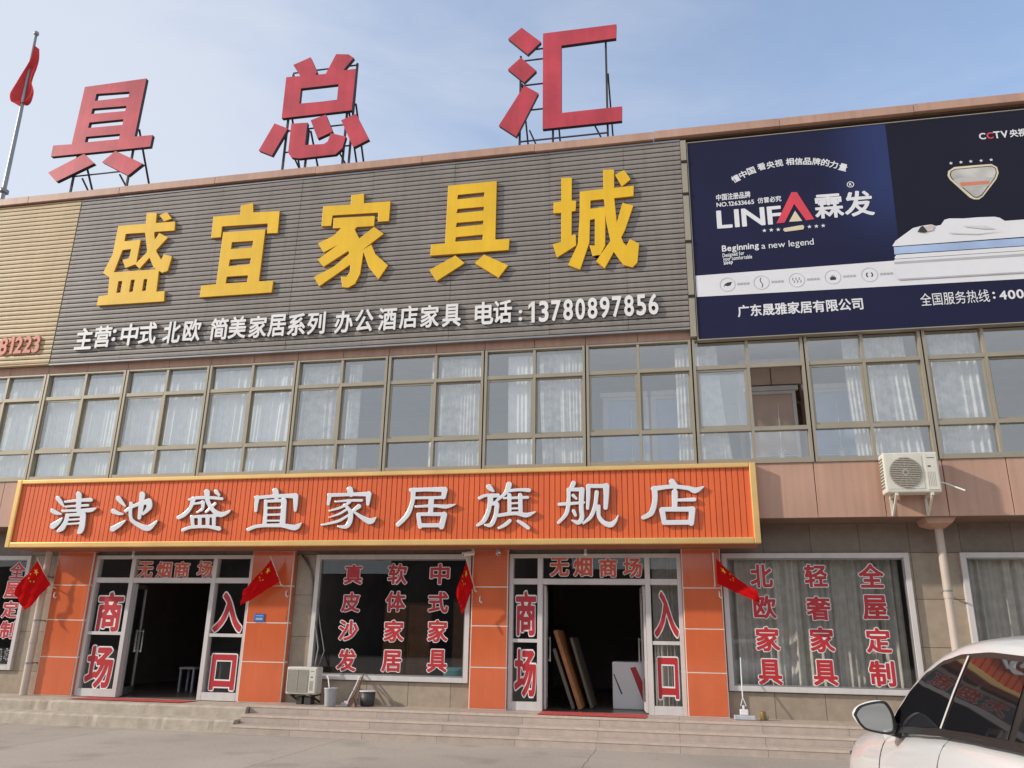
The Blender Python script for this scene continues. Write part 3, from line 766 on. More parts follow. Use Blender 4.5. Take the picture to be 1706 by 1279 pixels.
"列":[[24,-21,21,-20,12,-7,11,-5,12,-2,15,0,28,6,41,16,55,29,60,36,34,56,32,60,26,52,22,51,7,63,7,67,18,85,26,101,39,137,38,138,10,139,7,143,8,159,12,162,116,161,118,159,118,156,118,143,116,139,64,138,58,117,100,118,109,115,111,113,112,107,108,85,101,62,91,39,82,25,71,11,56,-3,42,-13],[145,-19,141,-16,136,-1,137,3,141,4,164,4,165,5,165,168,169,171,186,171,188,169,189,167,189,-4,186,-11,179,-17,166,-20],[128,29,125,30,124,33,124,145,128,149,144,149,146,148,148,145,148,33,144,29],[73,57,81,75,86,94,50,94,41,75,46,76,49,74]],
"力":[[22,-21,19,-20,7,-8,6,-6,7,-3,27,12,40,24,53,39,60,51,68,68,73,84,76,104,75,105,15,105,12,110,12,124,14,128,17,129,77,129,78,170,82,172,96,172,100,172,102,168,102,129,181,129,184,128,186,124,184,93,178,26,174,6,171,-2,168,-9,162,-14,154,-18,146,-19,113,-18,110,-16,105,1,106,4,109,6,142,4,146,6,148,10,152,21,155,36,161,104,102,105,101,102,97,76,92,58,83,40,75,26,64,12,45,-7,26,-20]],
"办":[[20,-21,17,-20,6,-8,5,-6,5,-2,25,13,37,24,52,43,59,57,65,71,70,90,72,110,71,111,15,112,13,116,13,133,17,136,73,136,74,170,78,172,95,172,98,168,99,136,151,136,155,134,156,122,154,102,168,105,171,105,173,103,190,63,196,42,196,37,192,34,179,29,174,30,163,65,154,87,149,20,146,6,141,-6,134,-13,123,-17,103,-17,85,-16,84,-14,78,2,79,6,83,8,107,7,117,8,122,18,125,38,128,73,129,111,98,111,94,81,90,64,84,48,75,30,62,13,44,-6,23,-21],[21,33,7,41,5,44,5,46,18,67,33,102,35,104,38,104,53,97,54,94,54,90,44,66,36,49,28,36,25,33]],
"务":[[19,-20,16,-18,8,-7,7,-3,9,0,12,2,34,8,48,15,59,22,67,29,73,38,24,39,21,41,21,44,21,57,24,60,81,61,85,78,87,80,90,81,105,80,108,78,109,72,108,61,174,61,178,58,177,41,171,8,164,-7,160,-12,154,-16,147,-18,136,-19,112,-18,107,-15,102,0,103,3,106,5,120,4,142,4,145,8,148,15,152,38,101,39,87,17,70,1,60,-6,48,-12,34,-17],[15,67,11,70,6,82,6,86,8,89,46,94,72,101,54,116,35,103,30,100,26,100,15,113,14,116,16,120,34,131,51,144,63,157,72,170,76,173,92,170,96,167,96,163,90,153,90,152,158,152,164,153,175,146,177,143,177,140,167,127,154,115,133,101,156,96,192,92,195,91,196,88,196,85,188,72,184,69,163,71,136,76,102,86,59,74,26,68],[100,111,104,111,120,119,135,129,73,129,83,121]],
"北":[[64,-19,61,-17,60,-15,59,23,14,5,12,6,9,8,4,19,2,25,5,29,58,49,60,50,59,97,11,98,8,102,8,117,10,120,12,122,59,122,60,166,64,169,79,169,83,167,84,164,84,-14,83,-17,80,-19],[132,-16,123,-14,115,-9,111,-4,109,5,108,164,110,167,112,169,129,169,133,165,134,107,151,118,176,137,182,136,193,122,192,117,185,111,133,79,133,11,134,9,138,8,167,8,171,9,174,19,176,43,178,48,182,49,196,42,199,39,198,16,194,0,188,-9,184,-13,178,-15]],
"发":[[56,-21,52,-18,44,-6,44,-3,45,0,78,12,98,22,76,51,61,31,47,16,21,-3,18,-4,14,-4,3,8,2,11,4,16,27,33,46,54,62,79,71,102,70,103,44,104,29,100,25,103,20,116,20,120,24,125,29,133,40,163,43,166,48,167,60,164,65,161,64,155,54,128,54,127,78,127,83,147,86,168,88,172,92,173,106,171,110,170,112,167,106,127,154,127,155,127,153,130,130,157,131,160,134,163,143,169,148,169,167,150,176,138,176,134,167,127,186,127,190,124,191,121,190,106,186,104,100,103,95,92,159,92,171,86,173,84,173,80,161,52,151,38,138,22,162,10,193,1,197,-2,197,-6,187,-19,182,-21,168,-18,146,-9,118,6,88,-10],[117,38,129,49,140,67,94,67,103,52]],
"司":[[131,-19,127,-16,121,0,123,5,126,7,156,6,158,7,158,136,17,136,15,138,13,140,13,156,15,159,19,160,177,160,181,158,182,154,182,2,181,-4,179,-9,175,-14,168,-17,151,-19],[31,2,28,3,27,6,27,84,29,88,33,89,125,89,129,88,130,84,130,22,129,18,125,16,52,16,51,15,51,5,49,2],[51,39,106,39,106,66,51,67],[19,102,15,104,14,107,15,120,19,124,139,124,143,123,144,120,144,105,140,102]],
"品":[[16,-20,13,-19,12,-16,12,70,13,74,18,76,87,76,90,75,92,70,92,-13,92,-16,88,-18,72,-18,69,-16,68,-10,37,-10,36,-11,35,-18,33,-20],[110,-20,107,-19,105,-16,105,70,107,74,111,76,185,76,188,75,190,70,190,-14,188,-18,185,-19,169,-19,166,-16,165,-10,164,-10,130,-10,128,-11,128,-18,126,-20],[36,14,68,14,68,53,36,52],[129,14,165,14,165,53,129,52],[46,88,43,90,41,93,41,159,44,163,154,164,159,162,160,93,158,89,154,88],[65,112,135,112,135,140,66,141]],
"国":[[17,-20,14,-18,13,-15,13,158,14,162,18,164,182,164,186,163,187,158,187,-15,186,-19,182,-21,166,-20,163,-18,163,-11,162,-11,39,-11,37,-11,37,-17,34,-20],[37,13,163,13,162,140,37,140],[46,22,43,24,41,27,41,40,44,43,87,44,87,68,52,69,49,72,49,85,50,88,54,90,87,91,87,108,86,110,47,111,44,115,44,128,45,131,50,133,150,133,154,131,156,127,156,114,154,111,151,110,111,110,110,92,112,91,146,91,150,88,151,85,150,70,147,68,137,68,152,50,153,48,152,44,157,43,159,41,160,27,158,24,154,22],[111,44,130,44,115,61,114,64,116,68,115,68,111,68,110,67]],
"央":[[16,-21,13,-19,5,-5,4,-3,5,0,25,8,49,21,66,36,77,53,76,55,11,55,7,57,6,73,8,77,10,78,28,79,28,140,29,143,33,145,86,145,87,169,89,172,92,172,107,172,110,170,112,145,169,145,172,144,174,140,174,79,190,78,193,77,194,73,194,57,190,55,122,54,131,39,147,23,170,11,197,1,198,-1,198,-5,188,-18,183,-20,167,-15,150,-8,140,-1,119,17,110,27,101,43,85,19,66,2,52,-6,36,-14],[52,79,85,79,87,93,86,121,52,121],[110,79,149,79,148,121,111,121]],
"家":[[73,-20,69,-19,67,-17,63,-3,64,1,67,4,85,2,94,5,100,13,102,22,101,27,79,14,58,3,23,-11,19,-11,16,-9,8,5,8,8,11,10,37,19,61,29,83,41,98,53,95,57,67,42,45,32,26,25,22,25,20,27,11,40,11,43,13,45,53,59,75,69,85,76,81,81,43,64,26,59,21,60,12,73,12,75,13,78,43,88,68,99,39,100,37,103,37,119,39,121,43,122,157,122,160,121,162,117,162,104,161,100,173,90,175,85,173,82,145,61,153,46,164,31,178,19,196,8,197,5,197,1,187,-11,184,-12,181,-12,167,-4,158,3,143,19,134,31,125,49,124,48,126,31,125,16,122,2,117,-7,110,-14,99,-19],[116,70,139,86,153,99,111,99,107,98,101,92],[17,105,13,107,12,110,12,149,13,152,16,154,84,154,84,155,80,163,82,168,90,171,101,174,105,171,114,154,185,154,187,153,189,151,189,109,189,107,186,105,169,105,166,106,164,109,164,131,163,132,38,132,36,131,36,109,35,107,32,105]],
"居":[[19,-21,4,-13,2,-8,14,18,21,48,24,75,25,157,26,160,30,162,176,162,180,160,181,156,181,109,180,105,176,104,128,104,127,102,128,90,188,90,192,87,192,72,189,68,128,68,127,67,128,53,173,53,177,51,178,-15,176,-19,173,-20,157,-20,154,-18,152,-13,80,-13,78,-14,77,-19,74,-21,57,-20,55,-16,55,50,60,53,103,53,103,67,102,68,49,68,47,66,43,32,35,3,24,-18,22,-20],[78,9,153,9,153,30,78,30],[49,91,103,90,103,103,49,104],[49,127,156,126,157,127,157,138,155,139,50,139,48,138]],
"广":[[19,-22,5,-11,3,-7,15,15,20,33,23,48,24,65,24,137,25,141,29,142,96,142,97,144,89,163,90,167,93,170,108,173,111,172,114,169,125,142,188,142,192,140,193,137,193,122,192,120,189,118,49,118,48,56,44,26,38,6,32,-8,24,-21]],
"店":[[18,-20,4,-12,1,-7,12,18,18,47,20,68,20,143,22,147,25,148,96,148,96,150,89,162,89,166,94,169,107,172,110,171,113,168,124,148,188,148,192,146,193,143,193,129,190,125,122,124,122,103,182,103,187,100,187,84,184,80,123,80,122,79,122,63,172,63,176,60,177,-12,176,-17,172,-18,157,-18,154,-16,153,-10,152,-10,78,-10,76,-16,74,-18,58,-18,55,-16,53,-12,54,59,58,62,97,63,98,124,46,125,45,124,45,66,39,24,30,-5,24,-18,21,-20],[77,13,153,13,153,39,78,39]],
"式":[[168,-21,156,-18,147,-11,136,3,128,19,122,38,117,63,111,111,10,112,7,116,6,130,8,133,12,135,109,135,109,167,110,170,113,171,129,171,133,169,135,135,162,135,140,154,138,157,139,162,149,170,155,170,177,153,185,143,185,140,181,135,191,135,194,132,194,117,193,113,189,112,137,112,136,111,140,73,146,48,154,22,161,11,166,6,170,4,171,5,174,15,176,37,179,41,183,41,196,33,198,30,195,6,190,-10,184,-17,181,-19,174,-21],[16,-14,13,-12,11,-7,7,4,9,8,49,18,49,65,48,67,15,68,13,72,13,86,14,89,19,91,105,91,109,89,111,87,111,72,109,68,74,67,74,23,75,22,113,30,115,28,117,24,118,12,116,9,68,-3]],
"必":[[81,-19,69,-16,63,-11,59,-3,57,13,33,-1,17,-9,15,-8,12,-6,2,7,3,10,5,12,31,26,57,43,57,121,59,123,63,124,77,124,81,121,82,63,98,78,119,103,139,132,155,159,157,160,161,160,175,155,177,151,177,147,166,127,148,101,161,105,163,105,166,102,179,81,190,61,199,39,198,35,196,32,181,25,176,27,166,53,143,94,123,69,103,49,82,31,82,8,84,6,89,5,129,5,133,6,135,8,138,14,140,40,142,43,145,44,161,37,163,33,163,25,161,9,156,-7,151,-13,140,-18],[20,31,4,37,2,42,14,69,22,93,25,108,27,111,31,112,46,108,48,105,48,101,42,75,35,54,25,33],[112,114,108,115,59,154,58,157,58,159,69,171,72,172,75,171,126,134,127,131,126,127,116,115]],
"懂":[[34,-20,31,-19,30,-15,29,100,24,77,20,70,16,69,6,73,2,75,1,79,8,105,11,131,16,134,29,133,30,168,31,171,34,173,48,173,52,171,54,140,63,141,64,153,66,157,93,158,94,169,98,173,114,172,116,169,116,159,117,157,144,158,144,169,146,171,149,173,162,173,164,172,166,169,167,158,192,157,195,156,197,153,196,140,192,138,180,137,189,125,189,122,187,119,177,117,144,114,141,113,144,112,192,112,197,109,197,96,194,92,142,91,181,91,185,89,186,35,185,32,181,30,142,30,141,29,186,28,189,24,189,12,185,8,142,8,141,7,142,5,194,4,197,0,197,-11,196,-14,192,-16,66,-16,62,-14,60,-11,60,1,64,5,118,5,118,8,117,8,75,8,72,10,71,14,71,25,74,28,118,29,117,30,79,30,75,32,74,35,75,89,79,91,118,91,67,92,64,95,63,100,59,101,56,103,54,111,53,-16,50,-20],[97,49,117,48,118,51,117,52,98,52,97,51],[141,49,162,48,163,51,162,52,142,52,141,51],[97,70,117,69,118,71,117,72,98,72],[141,70,162,69,163,71,162,72,142,72],[71,127,74,129,78,131,93,131,93,137,67,138],[116,133,141,133,144,134,144,137,143,138,117,138,116,137]],
"晟":[[19,-21,5,-11,3,-8,13,11,18,27,21,48,21,84,25,86,96,86,98,87,97,94,96,95,31,95,27,96,26,100,26,160,27,163,31,165,169,165,173,163,175,160,175,99,173,96,167,94,173,90,175,86,189,86,192,85,194,82,194,68,190,64,174,64,175,58,169,46,157,29,149,20,160,9,171,5,173,7,175,22,177,25,183,26,194,20,196,16,196,6,193,-4,190,-10,184,-16,180,-18,164,-18,155,-15,147,-11,131,3,112,-10,95,-18,91,-18,79,-6,68,-7,50,-6,47,-3,43,9,44,12,47,15,68,15,71,32,69,34,44,34,43,33,38,8,33,-4,24,-19],[92,6,103,12,118,23,109,42,102,64,45,64,45,55,90,55,94,53,95,50,95,34],[136,41,147,55,151,64,127,64,131,50],[122,86,137,86,130,90,127,94,125,95,121,94],[50,115,150,115,151,115,151,119,149,120,51,120,50,119],[50,140,150,140,151,140,151,144,149,145,51,145,50,144]],
"有":[[50,-20,47,-19,46,-15,46,67,30,53,19,45,14,47,4,58,3,61,5,65,19,75,35,93,48,111,55,123,11,124,8,129,8,142,9,145,13,147,66,147,74,170,78,173,94,169,97,167,98,163,93,148,94,147,187,147,191,145,193,142,192,128,189,124,84,124,82,123,76,110,164,109,168,107,169,104,169,1,168,-5,165,-12,158,-17,147,-20,121,-20,117,-17,112,-3,112,1,116,3,144,4,144,19,72,19,71,18,70,-17,66,-20],[71,42,144,41,145,43,145,52,143,53,72,53,71,52],[71,76,144,75,145,77,145,86,143,87,72,87,71,86]],
"服":[[18,-21,4,-13,2,-9,11,17,16,54,17,161,19,164,22,165,80,165,83,163,84,159,84,-4,82,-10,77,-17,70,-19,46,-21,42,-19,38,-3,39,1,42,3,61,3,61,46,60,47,39,47,38,46,35,22,30,1,23,-19],[97,-21,94,-19,93,-16,93,161,98,164,184,164,187,159,187,115,185,109,181,106,175,103,167,101,141,102,138,105,134,117,134,121,138,123,162,123,163,141,117,141,116,140,116,97,118,96,180,97,192,92,193,89,192,84,184,58,180,47,167,22,180,10,197,-1,199,-4,198,-7,187,-19,183,-21,168,-11,152,4,138,-9,123,-19,120,-19,116,-17,112,-21],[116,5,125,10,137,22,125,43,116,63],[151,43,158,54,165,73,137,74,137,73,142,59],[39,71,61,71,60,95,40,95],[40,119,61,119,60,142,40,141]],
"欧":[[109,-21,98,-12,15,-12,11,-9,10,153,11,156,13,158,101,158,104,157,106,154,106,140,105,137,102,135,89,135,99,132,101,129,101,126,91,95,81,72,100,39,104,30,104,26,101,23,90,17,84,17,68,47,54,25,43,11,43,10,101,10,106,8,116,23,121,35,126,50,130,73,131,112,132,114,136,115,149,115,153,112,153,79,162,47,174,23,185,9,196,-1,196,-6,185,-19,182,-20,180,-19,166,-5,158,5,144,29,136,11,126,-5,113,-20],[34,39,46,54,55,70,34,101],[177,77,165,81,162,85,170,114,171,117,170,118,130,118,117,88,110,78,106,78,92,87,91,93,102,112,108,125,114,147,118,169,120,172,124,173,134,171,138,170,140,168,141,162,136,140,178,140,184,141,194,138,197,136,198,133,197,127,184,83,182,78],[66,96,69,103,81,135,34,135,34,126,39,128,44,126]],
"注":[[26,-18,12,-7,10,-5,10,-2,32,34,48,63,51,65,54,65,66,55,67,49,52,19,35,-10,30,-17],[60,-14,57,-13,56,-9,56,5,59,9,114,10,114,51,74,52,71,54,70,57,70,71,73,74,114,75,114,111,65,111,63,115,63,132,59,128,55,128,35,141,17,151,15,153,15,157,24,169,29,170,51,159,68,149,69,143,63,132,67,134,119,134,119,137,106,161,105,165,108,168,124,173,128,170,136,157,144,142,145,135,187,134,192,131,192,115,189,111,140,111,140,75,182,74,185,71,185,57,184,54,181,52,140,51,140,11,141,9,194,9,197,5,197,-11,195,-13,192,-14],[45,73,5,96,5,103,14,115,19,115,40,104,54,96,57,93,58,90,57,87,49,75]],
"热":[[177,-21,173,-18,164,-3,147,22,147,25,149,28,161,34,155,44,150,59,144,50,139,49,119,63,108,48,98,37,84,28,87,25,90,11,92,-5,91,-15,88,-17,75,-19,69,-18,68,-15,64,24,68,27,80,28,81,29,70,41,70,45,72,48,82,54,89,61,96,71,98,76,82,87,62,81,61,42,56,34,48,30,52,27,53,22,46,8,33,-11,26,-19,23,-21,18,-20,5,-13,4,-10,5,-8,16,5,24,18,30,29,23,30,20,32,16,45,16,49,20,52,38,52,39,53,38,74,14,67,10,68,8,71,5,84,6,90,38,99,39,101,39,121,11,122,9,126,9,140,10,143,13,144,38,145,39,168,41,172,57,172,61,170,62,145,84,143,108,144,110,170,113,172,127,172,130,171,132,168,132,144,168,144,172,142,172,138,172,76,175,54,176,52,178,68,182,72,185,71,197,66,199,62,197,46,193,35,186,29,172,28,187,7,196,-8,196,-12,194,-15],[122,-19,119,-17,117,-14,105,22,107,26,110,27,124,30,127,28,131,22,138,2,141,-11,138,-16],[149,70,149,121,131,121,126,86],[104,100,105,100,106,106,107,121,83,122,62,121,62,106,82,110,85,108,86,103,92,106]],
"牌":[[19,-21,5,-15,2,-11,10,18,14,49,16,75,16,164,17,167,20,169,33,169,38,166,38,119,39,117,48,118,48,167,49,170,52,172,67,172,71,169,71,119,72,117,83,118,83,149,84,152,88,153,115,154,122,170,125,173,131,173,146,169,147,164,143,155,143,154,185,153,189,152,190,148,190,71,186,67,165,67,165,45,166,43,194,43,196,39,196,25,195,23,192,21,165,21,165,-15,164,-19,161,-20,146,-20,142,-18,141,21,77,21,76,-17,73,-20,57,-19,54,-15,54,53,39,53,37,52,35,27,29,-2,24,-18,21,-20],[77,43,84,44,82,48,83,52,97,60,107,67,87,67,84,69,83,72,83,96,39,96,38,75,72,75,76,73],[114,44,141,44,141,67,137,67,124,51],[106,89,122,88,124,99,106,100],[146,89,167,88,167,99,148,100],[106,121,125,121,125,132,106,132],[148,121,167,121,167,132,148,132]],
"电":[[112,-17,104,-16,96,-12,89,-4,86,8,86,33,46,33,45,24,41,22,25,22,22,23,21,26,21,140,26,143,86,143,86,168,88,171,90,172,106,172,110,170,111,143,173,143,177,141,178,138,178,40,195,32,197,29,195,11,192,0,188,-7,179,-15,168,-17],[115,8,166,8,169,10,170,14,173,33,111,33,111,12,112,9],[45,58,86,57,86,76,46,77],[111,58,153,57,153,76,111,77],[45,100,86,100,86,119,46,119],[111,100,153,100,153,119,111,119]],
"的":[[134,-17,125,-16,122,-14,116,1,116,4,118,6,121,7,152,6,155,8,157,11,161,26,164,51,166,102,166,118,124,118,109,90,120,95,124,95,126,94,155,53,159,46,157,42,144,34,138,34,107,81,106,85,100,83,92,88,91,6,90,2,86,0,37,0,36,-1,36,-12,33,-15,17,-15,13,-12,13,136,14,139,17,141,36,141,43,168,46,172,52,173,64,170,68,167,68,163,61,141,86,141,90,139,92,109,103,130,115,170,118,173,134,170,138,167,138,164,132,141,186,141,190,138,187,46,184,19,179,0,175,-7,166,-15,155,-17],[36,24,69,24,68,62,36,62],[36,85,68,85,69,117,36,117]],
"相":[[42,-20,39,-19,38,-15,37,53,24,27,15,17,13,17,10,19,1,35,2,38,12,53,22,71,35,105,33,106,8,107,6,111,6,126,10,129,38,130,39,171,42,173,56,173,61,171,62,131,63,129,85,129,89,128,90,157,93,161,184,161,188,160,190,155,190,-13,189,-16,185,-18,168,-18,165,-15,165,-8,164,-7,115,-7,114,-8,113,-15,111,-19,92,-18,90,-14,90,53,89,53,81,44,76,43,73,46,62,61,61,-17,57,-20],[114,17,165,16,165,41,114,42],[89,64,90,108,85,106,62,106,62,95],[114,65,165,65,165,90,114,90],[114,113,165,113,165,137,114,138]],
"看":[[52,-21,49,-19,47,-16,47,46,34,35,18,24,14,25,12,27,3,38,2,41,4,44,22,56,33,66,50,88,10,89,7,93,7,106,9,109,12,110,63,110,65,116,24,117,22,120,23,134,27,137,73,137,75,141,26,141,22,144,19,155,20,159,24,161,98,163,137,167,162,171,168,170,179,157,178,153,175,151,135,145,104,143,102,142,100,137,178,137,180,135,181,132,181,120,179,117,176,116,94,116,92,115,90,111,188,110,191,109,192,106,192,93,191,90,187,88,80,88,77,84,168,83,172,82,173,78,172,-19,169,-21,152,-21,150,-19,148,-13,73,-13,71,-13,71,-18,68,-20],[71,9,148,8,149,9,149,13,147,14,72,14,71,13],[71,34,148,33,149,34,149,37,147,38,72,38,71,38],[71,59,148,58,149,61,147,62,72,62,71,62]],
"究":[[21,-20,18,-18,8,-7,7,-4,8,-1,12,2,27,7,41,14,52,21,60,28,65,36,69,44,71,52,70,53,22,53,19,57,19,73,24,76,72,76,73,91,76,95,92,95,96,93,97,91,98,76,148,76,151,75,152,71,153,7,169,6,172,7,173,13,174,32,177,36,180,36,193,30,197,27,196,13,194,0,192,-7,186,-13,178,-17,141,-16,136,-14,132,-10,128,1,128,53,97,53,94,37,88,25,82,15,72,5,60,-4,43,-13],[170,80,144,97,112,114,110,117,110,120,118,128,115,128,84,128,92,122,93,118,92,115,80,106,58,93,34,81,28,81,17,93,16,96,17,99,53,116,71,128,36,128,35,113,34,110,30,108,14,109,12,110,11,113,11,148,16,151,86,151,80,163,81,168,84,171,99,174,104,172,116,151,186,150,189,146,189,112,185,109,167,109,183,99,185,96,186,92,174,81],[165,110,166,110,165,113,164,128,131,128]],
"简":[[21,-20,18,-19,17,-15,17,91,20,95,36,96,25,108,20,107,8,115,6,117,6,121,24,144,38,171,44,173,59,168,60,164,57,155,100,154,103,151,103,144,108,153,115,170,119,173,133,170,137,168,138,165,136,155,185,155,189,154,190,151,190,138,188,134,162,133,169,119,168,115,165,113,179,112,183,108,183,-5,180,-11,176,-15,169,-18,139,-19,136,-17,131,-3,131,1,135,3,159,3,159,89,69,89,57,80,53,78,49,79,41,90,40,-16,37,-20],[63,4,61,5,59,9,59,77,61,80,64,82,137,82,141,80,142,77,142,9,141,5,137,4],[82,25,118,24,119,25,119,32,118,33,83,33,82,32],[82,54,118,54,119,55,119,60,118,61,83,61,82,60],[65,99,65,108,62,111,53,131,51,133,45,133,34,117,40,120,45,119],[78,113,101,113,91,119,89,122,90,127,95,133,78,133,84,119,83,116],[110,113,146,113,139,127,135,133,133,133,125,133]],
"系":[[70,-18,65,-15,60,-1,60,2,64,5,89,6,89,51,64,50,62,49,75,43,76,40,76,37,69,27,54,12,30,-8,28,-8,24,-8,11,2,10,5,10,7,11,10,34,27,47,39,53,48,43,48,24,45,21,49,17,62,18,65,21,68,43,76,67,89,54,89,36,87,32,91,28,103,30,107,46,117,67,135,24,133,20,138,17,150,17,153,21,155,96,161,162,171,175,157,175,153,173,150,144,144,104,139,75,112,106,113,137,136,140,137,142,136,155,125,156,122,155,119,120,94,84,73,137,77,137,78,129,87,129,91,131,93,142,99,146,99,153,94,177,69,189,53,189,49,179,41,173,39,169,41,157,56,114,53,114,-1,111,-9,107,-14,98,-17,86,-18],[174,-9,171,-8,146,16,124,34,123,38,125,42,136,50,142,50,168,29,190,8,192,5,191,1,178,-8]],
"线":[[168,-20,160,-18,152,-13,144,-5,136,6,109,-8,88,-17,82,-15,73,-3,72,1,74,4,105,16,127,28,119,65,86,59,82,60,81,50,78,46,32,37,17,32,14,33,12,34,6,49,7,52,13,57,20,63,36,84,25,83,16,80,12,81,10,83,5,97,5,100,12,107,22,122,34,145,45,171,50,172,63,165,65,163,66,160,59,143,40,108,40,107,52,109,63,128,66,130,70,130,82,123,88,125,113,129,112,168,113,171,116,173,132,173,135,170,137,132,163,136,159,140,137,154,138,159,148,169,151,169,162,163,182,150,182,146,178,139,182,138,185,136,187,124,186,117,180,115,139,109,138,108,140,93,183,100,188,100,191,96,193,84,190,79,143,69,148,44,160,55,176,74,180,74,192,68,194,65,194,61,182,45,157,20,162,11,167,6,172,4,174,5,177,22,180,25,184,25,195,18,197,15,194,-2,189,-14,180,-19],[14,-8,11,-7,9,-4,6,9,7,12,9,15,74,33,78,33,81,31,84,19,84,15,82,12,17,-8],[50,64,52,64,73,68,79,67,78,78,80,81,116,88,115,105,88,102,85,105,82,112,64,84]],
"美":[[15,-20,12,-18,4,-4,4,-2,5,1,9,3,23,5,49,13,66,23,75,33,15,34,12,38,12,51,13,54,17,56,83,56,84,57,85,62,10,62,6,66,7,82,11,84,87,84,88,86,88,92,87,93,31,93,27,94,25,97,25,110,28,114,87,114,88,116,88,122,19,122,15,126,16,142,20,144,52,145,42,160,41,164,44,168,57,173,61,173,65,169,82,144,119,145,137,172,141,173,156,168,158,166,159,162,148,145,183,144,185,140,185,127,184,124,181,122,113,122,111,121,112,115,173,114,176,110,176,96,171,93,113,93,111,92,112,85,191,84,195,80,194,65,190,62,111,62,109,57,111,56,187,56,191,54,192,52,192,38,189,34,124,33,137,21,147,15,169,7,195,2,197,-1,196,-4,187,-18,185,-19,181,-20,167,-17,139,-7,118,6,107,17,100,26,93,15,83,5,65,-6,35,-16]],
"营":[[33,-21,31,-20,29,-16,29,40,32,45,169,45,172,44,174,42,174,-16,171,-20,154,-20,151,-18,149,-13,55,-13,53,-14,52,-18,50,-21],[53,9,149,9,151,10,151,22,149,23,54,23,53,22],[47,49,45,50,43,54,43,92,46,97,154,97,158,94,159,54,156,49],[67,69,134,69,135,70,135,76,133,78,68,78,67,76],[17,74,15,76,13,79,14,120,18,123,51,123,52,132,51,133,10,134,8,137,8,151,11,155,51,156,52,169,54,172,57,173,71,173,74,171,76,168,76,156,122,156,123,157,123,168,125,171,128,173,142,173,145,172,147,169,148,156,188,156,192,153,193,137,190,133,149,133,148,132,148,123,183,123,187,120,188,79,185,75,169,74,166,76,165,78,165,100,163,102,38,102,36,100,35,76,32,74],[76,123,122,123,123,124,123,132,122,133,77,133,76,132]],
"视":[[80,-21,77,-19,67,-8,67,-3,70,0,85,9,97,19,107,32,113,41,119,56,123,79,123,131,127,134,143,134,146,132,146,129,146,79,144,60,150,59,153,55,153,4,155,3,173,3,175,9,176,33,178,36,182,37,195,31,197,27,196,9,193,-7,189,-12,186,-15,177,-17,147,-17,139,-16,133,-11,131,-6,129,22,120,9,106,-5,95,-13,83,-20],[37,-20,35,-19,33,-15,33,49,18,37,14,37,11,39,3,55,5,59,21,72,32,83,41,96,53,115,13,115,8,118,8,134,10,138,41,139,27,158,27,161,28,164,40,172,45,172,54,161,64,149,66,143,65,139,73,139,83,131,84,127,79,115,62,85,85,59,85,158,87,161,91,163,180,163,184,162,186,157,186,53,185,49,181,47,167,47,164,48,162,51,162,140,109,140,109,50,105,47,89,47,87,49,85,52,75,41,71,40,67,42,57,55,57,-17,53,-20]],
"话":[[83,-20,80,-19,79,-16,78,19,37,-14,34,-14,31,-13,22,-2,22,4,28,11,32,20,32,85,31,86,6,87,4,91,5,107,9,110,50,110,54,108,55,105,55,32,57,32,68,40,70,41,74,40,78,33,80,61,84,63,119,63,119,86,118,87,72,88,69,92,69,108,74,111,119,111,119,136,118,137,84,133,76,133,72,137,69,147,70,152,75,154,114,159,147,165,170,171,173,171,184,158,185,152,182,150,177,148,144,141,144,112,194,111,196,107,196,91,194,88,192,87,144,87,144,64,145,63,180,63,184,60,184,-17,180,-20,165,-20,161,-18,159,-13,104,-13,103,-13,102,-18,100,-20],[103,11,160,11,160,40,103,40],[48,120,44,121,35,133,16,152,16,156,27,167,31,167,36,164,50,151,63,136,64,134,62,131,52,120]],
"酒":[[65,-20,62,-19,61,-15,61,117,62,119,65,121,94,121,95,138,57,138,49,129,44,129,11,150,10,153,10,157,18,167,22,169,26,168,53,152,54,159,58,161,190,161,193,161,195,157,195,143,192,139,151,138,150,137,150,121,184,121,188,117,188,-14,187,-18,184,-20,168,-19,166,-17,165,-11,164,-11,85,-11,84,-11,84,-17,81,-20],[23,-18,8,-8,6,-5,6,-2,19,21,39,63,42,65,45,65,58,56,60,51,30,-13,27,-17],[84,12,164,11,165,13,165,25,163,26,85,26,84,25],[84,48,164,47,165,49,165,57,164,58,142,58,133,61,130,65,128,70,127,98,119,98,118,97,116,80,109,67,97,55,89,49,84,49],[84,73,89,76,93,81,96,90,96,98,84,98],[40,76,3,97,2,100,3,103,12,115,18,115,40,103,52,95,53,92,52,88,45,77],[149,79,165,79,164,98,148,98],[117,121,127,121,127,138,117,138]],
"量":[[9,-15,6,-14,5,-11,5,1,8,5,86,5,88,6,86,8,26,8,24,9,22,11,22,23,25,27,87,28,86,29,32,29,28,32,28,83,30,88,8,89,6,93,6,104,7,107,10,109,33,109,31,114,31,161,32,165,36,166,163,166,167,165,169,161,169,114,167,109,190,109,193,107,195,104,195,93,192,89,172,88,175,83,174,32,170,29,112,29,111,28,176,27,179,23,179,11,177,9,174,8,112,8,111,6,113,5,192,5,195,1,195,-11,194,-14,190,-16],[51,48,86,48,88,49,86,50,52,50,51,49],[111,48,149,48,151,49,150,50,113,50,111,49],[51,69,86,68,87,69,52,70],[111,69,150,68,151,69,112,70],[55,127,143,126,145,127,143,128,56,128,55,128],[55,147,144,146,145,147,56,148]],
